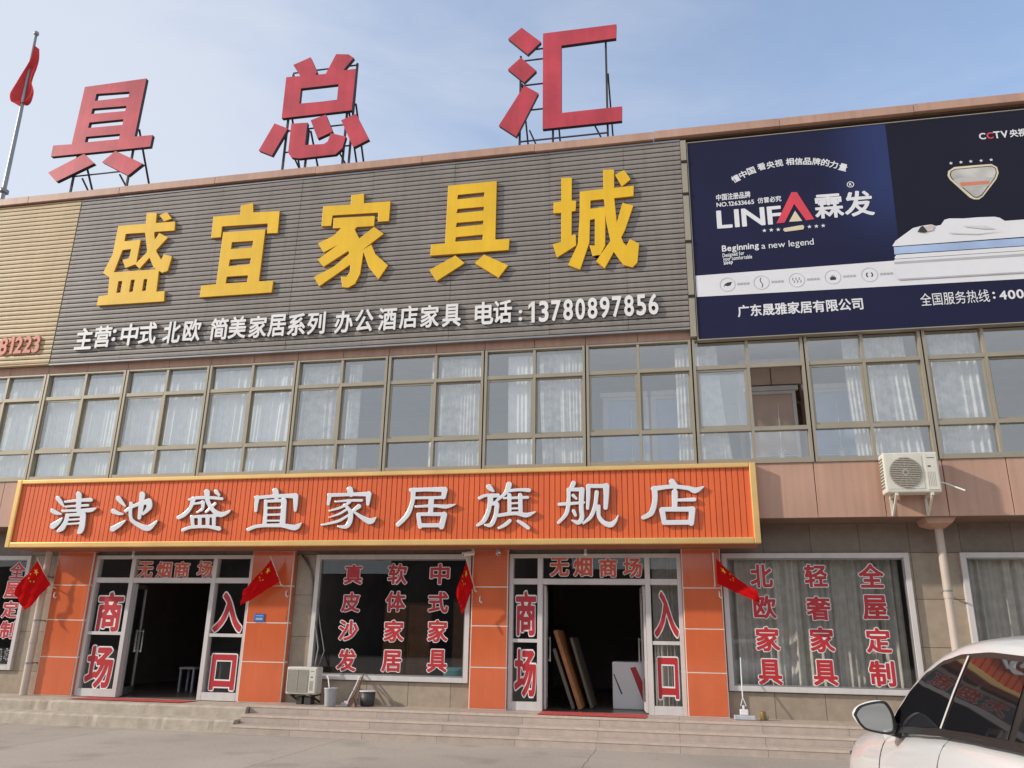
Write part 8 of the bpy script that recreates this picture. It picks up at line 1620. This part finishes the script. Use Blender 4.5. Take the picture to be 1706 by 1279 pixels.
# glazed display doors shown upstairs
for x, lab in [(11.62, 'pale glazed display door upstairs, leftmost of three behind the blue tinted windows'), (12.52, 'pale glazed display door upstairs beside the narrow pleated curtain'), (14.28, 'brown backed display door seen through the open sash'), (15.30, 'pale glazed display door upstairs right of the open sash')]:
    t = thing('display_door', lab, 'door', (x, 0.95, 4.42), 'display doors upstairs')
    g = MB()
    w = 0.86
    g.frame(x, x + w, 4.43, 6.0, 0.06, 0.93, 0.98)
    g.box(x - 0.05, x + w + 0.05, 0.90, 1.0, 6.003, 6.09)
    g.box(x + 0.06, x + 0.10, 0.94, 0.97, 4.49, 5.94, 0)
    g.build('frame', 'alu_w', t)
    g = MB()
    g.box(x + 0.06, x + w - 0.06, 0.966, 0.976, 4.49, 5.94)
    g.build('panel', 'brown_panel' if x > 14 and x < 15 else 'print_b', t)
    g = MB()
    cx = x + w * 0.62
    g.bar((cx, 0.945, 4.55), (cx, 0.945, 5.75), 0.014)
    for z in (4.78, 5.28):
        g.bar((x + 0.10, 0.948, z), (x + w - 0.06, 0.948, z), 0.012)
    for zc in (4.78,):
        for k in range(12):
            a = math.pi * k / 6
            r_ = 0.15 if k % 3 == 0 else 0.10
            g.bar((cx, 0.943, zc), (cx + r_ * math.cos(a), 0.943, zc + r_ * math.sin(a) * 1.15), 0.012)
            g.lathe((cx + r_ * math.cos(a), 0.943, zc + r_ * 1.15 * math.sin(a)), [(0.008, -0.008), (0.012, 0), (0.008, 0.008)], 6)
    g.build('star_ornament', 'print_w', t)
t = thing('display_cabinet', 'wooden display cabinet upstairs behind the open sash', 'cabinet', (14.75, 1.4, 4.42))
g = MB()
g.frame(14.15, 15.35, 4.43, 6.5, 0.07, 1.30, 1.70)
g.box(14.22, 15.28, 1.66, 1.69, 4.50, 6.43)
for z in (5.85, 5.3):
    g.box(14.22, 15.28, 1.33, 1.655, z, z + 0.05)
g.build('carcass', 'cab', t)
g = MB()
g.box(14.16, 14.72, 0.92, 0.95, 6.12, 6.62)
g.box(14.74, 15.26, 0.92, 0.95, 6.12, 6.62)
g.build('top_panel', 'brown_panel', t)

# things inside the shop doors
def slab(name, label, cat, p0, p1, w, th, m, yd=0.9):
    """a board standing on edge and leaning sideways"""
    a, b = Vector(p0), Vector(p1)
    d = (b - a).normalized()
    n_ = Vector((d.z, 0, -d.x))
    t = thing(name, label, cat, p0)
    vs = []
    for q in (a, b):
        for s_ in (0, th):
            for y in (0, yd):
                vs.append(tuple(q + n_ * s_ + Vector((0, y, 0))))
    g = MB()
    g.add(vs, [(0, 1, 3, 2), (4, 6, 7, 5), (0, 2, 6, 4), (1, 5, 7, 3), (0, 4, 5, 1), (2, 3, 7, 6)])
    g.build('board', m, t, bevel=0.006)
slab('leaning_board', 'orange wooden board leaning to the left inside the right entrance', 'board', (11.05, 1.35, 0.39), (10.60, 1.35, 1.72), 0.1, 0.07, 'plank')
slab('leaning_board', 'grey board leaning just left of the orange one inside the right entrance', 'board', (10.93, 1.38, 0.39), (10.58, 1.38, 1.40), 0.1, 0.06, 'board')
slab('leaning_board', 'dark board leaning behind the orange one inside the right entrance', 'board', (11.22, 1.75, 0.39), (10.85, 1.75, 1.60), 0.1, 0.05, 'board')
t = thing('carton', 'white wrapped carton with a red stripe inside the right entrance', 'carton', (12.0, 2.1, 0.39))
g = MB()
g.box(11.62, 12.28, 1.85, 2.5, 0.387, 1.20)
g.build('box', 'stick_w', t, bevel=0.02)
g = MB()
g.add([(11.95, 1.846, 1.10), (12.05, 1.846, 1.12), (12.27, 1.846, 0.62), (12.17, 1.846, 0.52)], [(0, 1, 2, 3)], 0)
g.add([(11.64, 1.846, 0.98), (11.655, 1.846, 0.99), (11.80, 1.846, 0.65), (11.775, 1.846, 0.64)], [(0, 1, 2, 3)], 1)
g.build('stripe', ['stick_r', 'print_k'], t)
slab('leaning_board', 'thin pale wooden batten leaning behind the right side panel of the right entrance', 'board', (12.90, 1.45, 0.39), (12.42, 1.45, 2.15), 0.05, 0.04, 'plank', 0.05)
t = thing('table', 'low dark table just inside the left entrance', 'table', (3.0, 3.2, 0.385))
g = MB()
g.box(2.75, 3.75, 2.9, 3.5, 1.06, 1.10)
g.build('top', 'print_g', t)
for x in (2.80, 3.70):
    for y in (2.95, 3.45):
        MB().bar((x, y, 0.386), (x, y, 1.06), 0.045).build('leg', 'grey_p', t)
t = thing('stool', 'pale legged stool just inside the left entrance', 'stool', (2.6, 2.6, 0.385))
MB().box(2.42, 2.78, 2.45, 2.8, 0.84, 0.88).build('seat', 'print_g', t)
for x in (2.45, 2.75):
    for y in (2.48, 2.77):
        MB().bar((x, y, 0.386), (x, y, 0.84), 0.035).build('leg', 'grey_p', t)
for x, y, w_, h_, lab in [(6.5, 3.6, 1.1, 1.9, 'tall dark wardrobe at the left behind the dark shop window'), (7.9, 4.2, 1.0, 2.0, 'tall wardrobe in the middle behind the dark shop window'), (13.0, 4.5, 0.0, 0.0, '')]:
    if not lab:
        continue
    t = thing('wardrobe', lab, 'wardrobe', (x, y, 0.385), 'wardrobes inside the shop')
    g = MB()
    g.box(x, x + w_, y, y + 0.55, 0.387, 0.387 + h_)
    g.build('carcass', 'stick', t, bevel=0.01)
    for k in (0, 1):
        g = MB()
        g.box(x + 0.03 + k * w_ / 2, x + w_ / 2 - 0.03 + k * w_ / 2, y - 0.022, y - 0.002, 0.45, 0.33 + h_)
        g.box(x + w_ / 2 + (-0.07 if k == 0 else 0.05), x + w_ / 2 + (-0.05 if k == 0 else 0.07), y - 0.045, y - 0.023, 1.2, 1.45)
        g.build('door', 'plank', t)
t = thing('lamp_globe', 'pale round globe behind the dark shop window', 'globe', (7.46, 1.6, 1.0))
MB().lathe((7.46, 1.6, 0.92), [(0.02, 0), (0.11, 0.03), (0.155, 0.11), (0.16, 0.17), (0.12, 0.27), (0.04, 0.31)], 22).build('globe', 'glass_l', t, smooth=True)
t = thing('sofa', 'teal sofa back in the right corner of the dark shop window', 'sofa', (8.9, 1.6, 0.39))
g = MB()
g.box(8.55, 9.35, 1.3, 1.55, 0.387, 1.05)
g.box(8.55, 9.35, 1.553, 2.2, 0.387, 0.80)
g.build('body', 'teal', t, bevel=0.06)

# ================================================================= ACROSS THE STREET (seen only as reflections)
t = thing('street_block', 'long dark shop row across the street', 'building', (10, -52, 0))
g = MB()
x = -60
rnd = random.Random(4)
while x < 90:
    w = rnd.uniform(7, 15)
    g.box(x, x + w, -62, -52 + rnd.uniform(-0.8, 0.8), 0, rnd.uniform(6.0, 9.5))
    x += w
g.build('wall', 'far', t)

# ================================================================= CAR
car = thing('parked_car', 'white car parked nose towards the shop steps, with its left door mirror out', 'car', (14.93, -8.9, 0))
CXM, CYF = 14.915, -6.52            # centre line and front bumper; s runs back from the front
def cp(xl, s, z):
    return (CXM + xl, CYF - s, z)
HW = 0.93
def lerp_tab(tab, s):
    for (a, va), (b, vb) in zip(tab, tab[1:]):
        if s <= b:
            t_ = (s - a) / (b - a) if b > a else 0
            t_ = t_ * t_ * (3 - 2 * t_) * 0.5 + t_ * 0.5
            return va + (vb - va) * t_
    return tab[-1][1]
W_T = [(0, 0.50), (0.06, 0.66), (0.25, 0.845), (0.6, 0.90), (1.1, 0.915), (1.9, 0.92), (3.2, 0.92), (4.0, 0.90), (4.35, 0.84), (4.55, 0.72), (4.62, 0.60)]
H_T = [(0, 0.70), (0.06, 0.79), (0.25, 0.90), (0.6, 0.995), (1.1, 1.065), (1.6, 1.11), (1.9, 1.145), (2.82, 1.215), (3.6, 1.255), (4.2, 1.26), (4.5, 1.18), (4.62, 1.05)]
B_T = [(0, 0.34), (0.2, 0.24), (0.8, 0.20), (3.9, 0.20), (4.4, 0.26), (4.62, 0.36)]
g = MB()
ST = [0, 0.06, 0.15, 0.25, 0.42, 0.6, 0.85, 1.1, 1.35, 1.6, 1.9, 2.3, 2.82, 3.2, 3.6, 4.0, 4.2, 4.35, 4.5, 4.58, 4.62]
NP = 13
for s in ST:
    w, h, b = lerp_tab(W_T, s), lerp_tab(H_T, s), lerp_tab(B_T, s)
    c = 0.05 if s < 1.8 else 0.03
    half = [(0, h + c), (w * 0.45, h + c * 0.85), (w * 0.74, h + c * 0.4), (w * 0.875, h - 0.012), (w * 0.945, h - 0.065), (w * 0.985, h - 0.16), (w * 1.0, h - 0.30 * (h - b)), (w * 0.985, h - 0.45 * (h - b)), (w * 0.995, h - 0.62 * (h - b)), (w * 0.985, b + 0.12), (w * 0.93, b + 0.02), (w * 0.5, b), (0, b)]
    for xl, z in half:
        g.v.append(cp(-xl, s, z))
    for xl, z in half[-2:0:-1]:
        g.v.append(cp(xl, s, z))
NR = 2 * NP - 2
for i in range(len(ST) - 1):
    for k in range(NR):
        g.f.append((i * NR + k, i * NR + (k + 1) % NR, (i + 1) * NR + (k + 1) % NR, (i + 1) * NR + k))
        g.m.append(0)
g.f.append(tuple(range(NR))[::-1]); g.m.append(0)
g.f.append(tuple((len(ST) - 1) * NR + k for k in range(NR))); g.m.append(0)
g.build('body', 'car', car, smooth=True, sub=2)

# greenhouse: belt and roof rails as curves; the glass is set into the side
BELT = [(1.62, 1.085), (1.78, 1.135), (2.0, 1.155), (2.4, 1.19), (2.82, 1.222), (3.3, 1.245), (3.7, 1.262), (4.05, 1.285), (4.3, 1.30)]
def belt_z(s):
    return lerp_tab(BELT, s)
TOP = [(1.62, 1.110), (1.78, 1.170), (1.95, 1.310), (2.15, 1.425), (2.35, 1.510), (2.6, 1.575), (2.85, 1.607), (3.2, 1.620), (3.6, 1.610), (3.95, 1.570), (4.2, 1.475), (4.36, 1.355)]
def side_x(z, s=2.5):
    """tumblehome: half width of the cabin at height z"""
    return 0.872 - 0.30 * max(z - 1.12, 0) - 0.05 * max(z - 1.4, 0)
g = MB()
SS = [1.55, 1.66, 1.78, 1.95, 2.15, 2.35, 2.6, 2.85, 3.2, 3.6, 3.95, 4.2, 4.36, 4.42]
rings = []
for s in SS:
    zt = lerp_tab(TOP, s)
    zb = min(belt_z(s) - 0.10, zt - 0.06)
    xs_ = side_x(zt)
    crown = zt + 0.058 * min(max((s - 1.5) / 1.0, 0.15), 1.0) * min(max((4.5 - s) / 0.5, 0.2), 1)
    half = [(0, crown), (xs_ * 0.5, crown - 0.008), (xs_ * 0.82, zt + (crown - zt) * 0.55), (xs_ * 0.955, zt + 0.010), (side_x(zt - 0.03) + 0.004, zt - 0.03), (side_x((zt + zb) / 2), (zt + zb) / 2), (side_x(zb), zb)]
    rg = [cp(-xl, s, z) for xl, z in half] + [cp(xl, s, z) for xl, z in half[:0:-1]]
    rings.append(rg)
n = len(rings[0])
for rg in rings:
    g.v += rg
for i in range(len(rings) - 1):
    for k in range(n):
        g.f.append((i * n + k, i * n + (k + 1) % n, (i + 1) * n + (k + 1) % n, (i + 1) * n + k))
        g.m.append(0)
g.f.append(tuple(range(n))[::-1]); g.m.append(0)
g.f.append(tuple((len(rings) - 1) * n + k for k in range(n))); g.m.append(0)
g.build('roof', 'car', car, smooth=True, sub=2)

def top_glass(s):
    return lerp_tab(TOP, s - 0.07) - 0.066
def side_strip(sa, sb, za, zb, off, nn=16, side=-1, la=0.0, lb=0.0):
    """strip of the cabin side between two height functions"""
    m = MB()
    for i in range(nn + 1):
        s = sa + (sb - sa) * i / nn
        ln = la + (lb - la) * i / nn               # lean of the ends, metres back at the top
        a, b = za(s), zb(s + ln)
        b = max(b, a + 0.004)
        for j in range(7):
            z = a + (b - a) * j / 6
            m.v.append(cp(side * (side_x(z) + off), s + ln * j / 6 * min((b - a) / 0.3, 1.0), z))
    for i in range(nn):
        for j in range(6):
            a = i * 7 + j
            m.f.append((a, a + 7, a + 8, a + 1) if side < 0 else (a, a + 1, a + 8, a + 7))
            m.m.append(0)
    return m
for side in (-1, 1):
    side_strip(1.80, 4.22, lambda s: belt_z(s) - 0.014, lambda s: top_glass(s) + 0.022, 0.013, 40, side).build('window_surround', 'car_blk', car, smooth=True)
    for a, b, la, lb in ((1.90, 2.795, 0.0, 0.20), (2.85, 3.62, 0.20, 0.10), (3.69, 4.13, 0.10, 0.0)):
        side_strip(a, b, lambda s: belt_z(s) + 0.004, top_glass, 0.0165, 24, side, la, lb).build('side_window', 'car_glass', car, smooth=True)
    side_strip(1.74, 4.22, lambda s: belt_z(s) - 0.030, lambda s: belt_z(s) - 0.014, 0.021, 40, side).build('waist_trim', 'car_blk', car, smooth=True)
    # bright strip on the door pillar, and a thin one along the roof edge
    m = MB()
    for j in range(9):
        z = belt_z(2.82) + 0.004 + (top_glass(3.0) + 0.01 - belt_z(2.82)) * j / 8
        for ds in (-0.012, 0.012):
            m.v.append(cp(side * (side_x(z) + 0.021), 2.82 + ds + 0.20 * (j / 8), z))
    for j in range(8):
        a = j * 2
        m.f.append((a, a + 1, a + 3, a + 2) if side > 0 else (a, a + 2, a + 3, a + 1))
        m.m.append(0)
    m.build('pillar_trim', 'pane_trim', car)
# windscreen and rear window
for nm, pts in (('windscreen', [(1.66, 0.06), (1.78, 0.05), (1.95, 0.045), (2.15, 0.045), (2.33, 0.05)]), ('rear_window', [(3.98, 0.03), (4.12, 0.03), (4.25, 0.03), (4.36, 0.03)])):
    m = MB()
    for s, ins in pts:
        zt = lerp_tab(TOP, s)
        xs_ = side_x(zt)
        crown = zt + 0.058 * min(max((s - 1.5) / 1.0, 0.15), 1.0) * min(max((4.5 - s) / 0.5, 0.2), 1)
        for k in range(9):
            u = -1 + 2 * k / 8
            m.v.append(cp(u * xs_ * 0.86, s, zt + (crown - zt) * (1 - u * u * 0.75) + 0.012))
    for i in range(len(pts) - 1):
        for k in range(8):
            a = i * 9 + k
            m.f.append((a, a + 1, a + 10, a + 9))
            m.m.append(0)
    m.build(nm, 'car_glass', car, smooth=True)

# door mirrors
for side in (-1, 1):
    prof = [(-0.128, 0.022), (-0.080, 0.074), (0.050, 0.104), (0.094, 0.076), (0.118, 0.0), (0.100, -0.090), (-0.05, -0.079), (-0.10, -0.045), (-0.122, -0.005)]
    prof = [(u * 0.86, v * 0.88) for u, v in prof]
    mx_, ms, mz = 0.995, 2.06, 1.205
    yaw = R(10)
    def mp(u, v, d):
        # u outward is negative here, d back towards the driver
        uu = -u
        return cp(side * (mx_ + uu * math.cos(yaw) - d * math.sin(yaw) * -1 * 0.0), ms + d + uu * -math.sin(yaw) * 0.6, mz + v)
    def shell(rows, mname, mm, sub=1):
        q = MB()
        for sc, d, up in rows:
            for u, v in prof:
                q.v.append(mp(u * sc, v * sc + up, d))
        k_ = len(prof)
        for i in range(len(rows) - 1):
            for k in range(k_):
                fc = (i * k_ + k, i * k_ + (k + 1) % k_, (i + 1) * k_ + (k + 1) % k_, (i + 1) * k_ + k)
                q.f.append(fc)
                q.m.append(0)
        q.f.append(tuple(range(k_))[::-1]); q.m.append(0)
        q.f.append(tuple((len(rows) - 1) * k_ + k for k in range(k_))); q.m.append(0)
        return q.build(mname, mm, car, smooth=True, sub=sub)
    mir = shell([(0.35, -0.125, 0.01), (0.75, -0.105, 0.006), (1.02, -0.05, 0.002), (1.09, 0.005, 0.004), (1.05, 0.022, 0.003)], 'door_mirror', 'car', 2)
    def child(q, nm, mm):
        o = q.build(nm, mm, mir, smooth=False)
        return o
    q = MB()
    k_ = len(prof)
    fine = []
    for i in range(k_):
        for t_ in range(4):
            p0, p1, p2, p3 = [Vector(prof[(i + d) % k_]) for d in (-1, 0, 1, 2)]
            t__ = t_ / 4
            fine.append(0.5 * ((2 * p1) + (-p0 + p2) * t__ + (2 * p0 - 5 * p1 + 4 * p2 - p3) * t__ ** 2 + (-p0 + 3 * p1 - 3 * p2 + p3) * t__ ** 3))
    nf = len(fine)
    for sc, d in ((0.985, 0.018), (1.0, 0.034), (0.86, 0.036), (0.84, 0.028)):
        q.v += [mp(p.x * sc, p.y * sc, d) for p in fine]
    for i in range(3):
        for k in range(nf):
            q.f.append((i * nf + k, i * nf + (k + 1) % nf, (i + 1) * nf + (k + 1) % nf, (i + 1) * nf + k))
            q.m.append(0)
    child(q, 'rim', 'car_blk')
    q = MB()
    q.v += [mp(p.x * 0.85, p.y * 0.85, 0.030) for p in fine]
    q.f.append(tuple(range(nf))); q.m.append(0)
    child(q, 'mirror_glass', 'mirror')
    q = MB()
    q.tube([mp(0.10, -0.05, -0.02), cp(side * 0.90, 1.97, 1.135), cp(side * 0.84, 1.98, 1.12)], [0.035, 0.03, 0.03], 8)
    child(q, 'mirror_arm', 'car_blk')
    side_strip(1.80, 1.90, lambda s: belt_z(s) - 0.02, top_glass, 0.019, 6, side).build('mirror_base_panel', 'car_blk', car)

# door seams laid on the real body surface
from mathutils.bvhtree import BVHTree
bpy.context.view_layer.update()
dg = bpy.context.evaluated_depsgraph_get()
body_ob = [o for o in car.children if o.name.startswith('body')][0]
bvh = BVHTree.FromObject(body_ob, dg)
for side in (-1, 1):
    for s0, s1 in ((1.66, 1.58), (2.83, 2.83), (3.76, 3.84)):
        pts_ = []
        for j in range(22):
            t_ = j / 21
            s = s0 + (s1 - s0) * t_
            z = belt_z(s0) - 0.035 + (0.36 - belt_z(s0)) * t_
            o_ = Vector(cp(side * 2.0, s, z)) - car.location
            hit = bvh.ray_cast(o_, Vector((-side, 0, 0)))
            if hit[0] is not None:
                pts_.append(tuple(hit[0] + car.location))
        q = MB()
        q.tube(pts_, 0.0045, 6)
        q.build('door_seam', 'car_blk', car)

# wheels, lamps, grille, handles, door seams
for s in (0.88, 3.62):
    for side in (-1, 1):
        c = cp(side * 0.845, s, 0.335)
        q = MB()
        q.lathe((c[0], c[1], c[2]), [(0.20, -0.10), (0.30, -0.105), (0.33, -0.08), (0.335, 0.0), (0.33, 0.08), (0.30, 0.105), (0.20, 0.10)], 36, 0, 'x')
        wh = q.build('wheel', 'tyre', car, smooth=True)
        q = MB()
        f_ = side * 0.112
        q.lathe((c[0], c[1], c[2]), [(0.205, f_ - side * 0.02), (0.205, f_), (0.185, f_), (0.18, f_ - side * 0.03)], 30, 0, 'x')
        for k in range(5):
            a = 2 * math.pi * k / 5
            q.bar((c[0] + f_ - side * 0.012, c[1], c[2]), (c[0] + f_ - side * 0.012, c[1] + 0.19 * math.cos(a), c[2] + 0.19 * math.sin(a)), 0.045)
        q.build('rim', 'steel', wh)
        q = MB()
        for k in range(25):
            a = math.pi * k / 24
            for r_ in (0.345, 0.385):
                q.v.append((CXM + side * 0.928, c[1] + r_ * math.cos(a), c[2] + r_ * math.sin(a)))
        for k in range(24):
            q.f.append((k * 2, k * 2 + 1, k * 2 + 3, k * 2 + 2) if side > 0 else (k * 2, k * 2 + 2, k * 2 + 3, k * 2 + 1))
            q.m.append(0)
        q.build('wheel_arch', 'car_blk', car)
for side in (-1, 1):
    q = MB()
    q.add([cp(side * 0.52, -0.005, 0.70), cp(side * 0.78, 0.17, 0.74), cp(side * 0.865, 0.44, 0.84), cp(side * 0.80, 0.30, 0.845), cp(side * 0.60, 0.06, 0.765)], [(0, 1, 2, 3, 4)])
    q.build('headlight', 'lamp', car)
    q = MB()
    q.box(*sorted((CXM + side * 0.55, CXM + side * 0.80)), CYF - 4.62, CYF - 4.50, 0.88, 1.02)
    q.build('tail_light', 'lamp_r', car)
    for s, nm in ((2.60, 0), (3.52, 1)):
        z = lerp_tab(H_T, s) - 0.25
        q = MB()
        q.tube([cp(side * 0.915, s - 0.10, z), cp(side * 0.952, s - 0.07, z + 0.004), cp(side * 0.952, s + 0.07, z + 0.006), cp(side * 0.915, s + 0.10, z + 0.006)], 0.013, 8)
        q.build('door_handle', 'car', car, smooth=True)
q = MB()
q.box(CXM - 0.45, CXM + 0.45, CYF - 0.05, CYF + 0.012, 0.45, 0.66)
q.build('grille', 'car_blk', car, bevel=0.01)
q = MB()
q.box(CXM - 0.22, CXM + 0.22, CYF + 0.013, CYF + 0.024, 0.36, 0.48)
q.build('number_plate', 'plate_b', car)
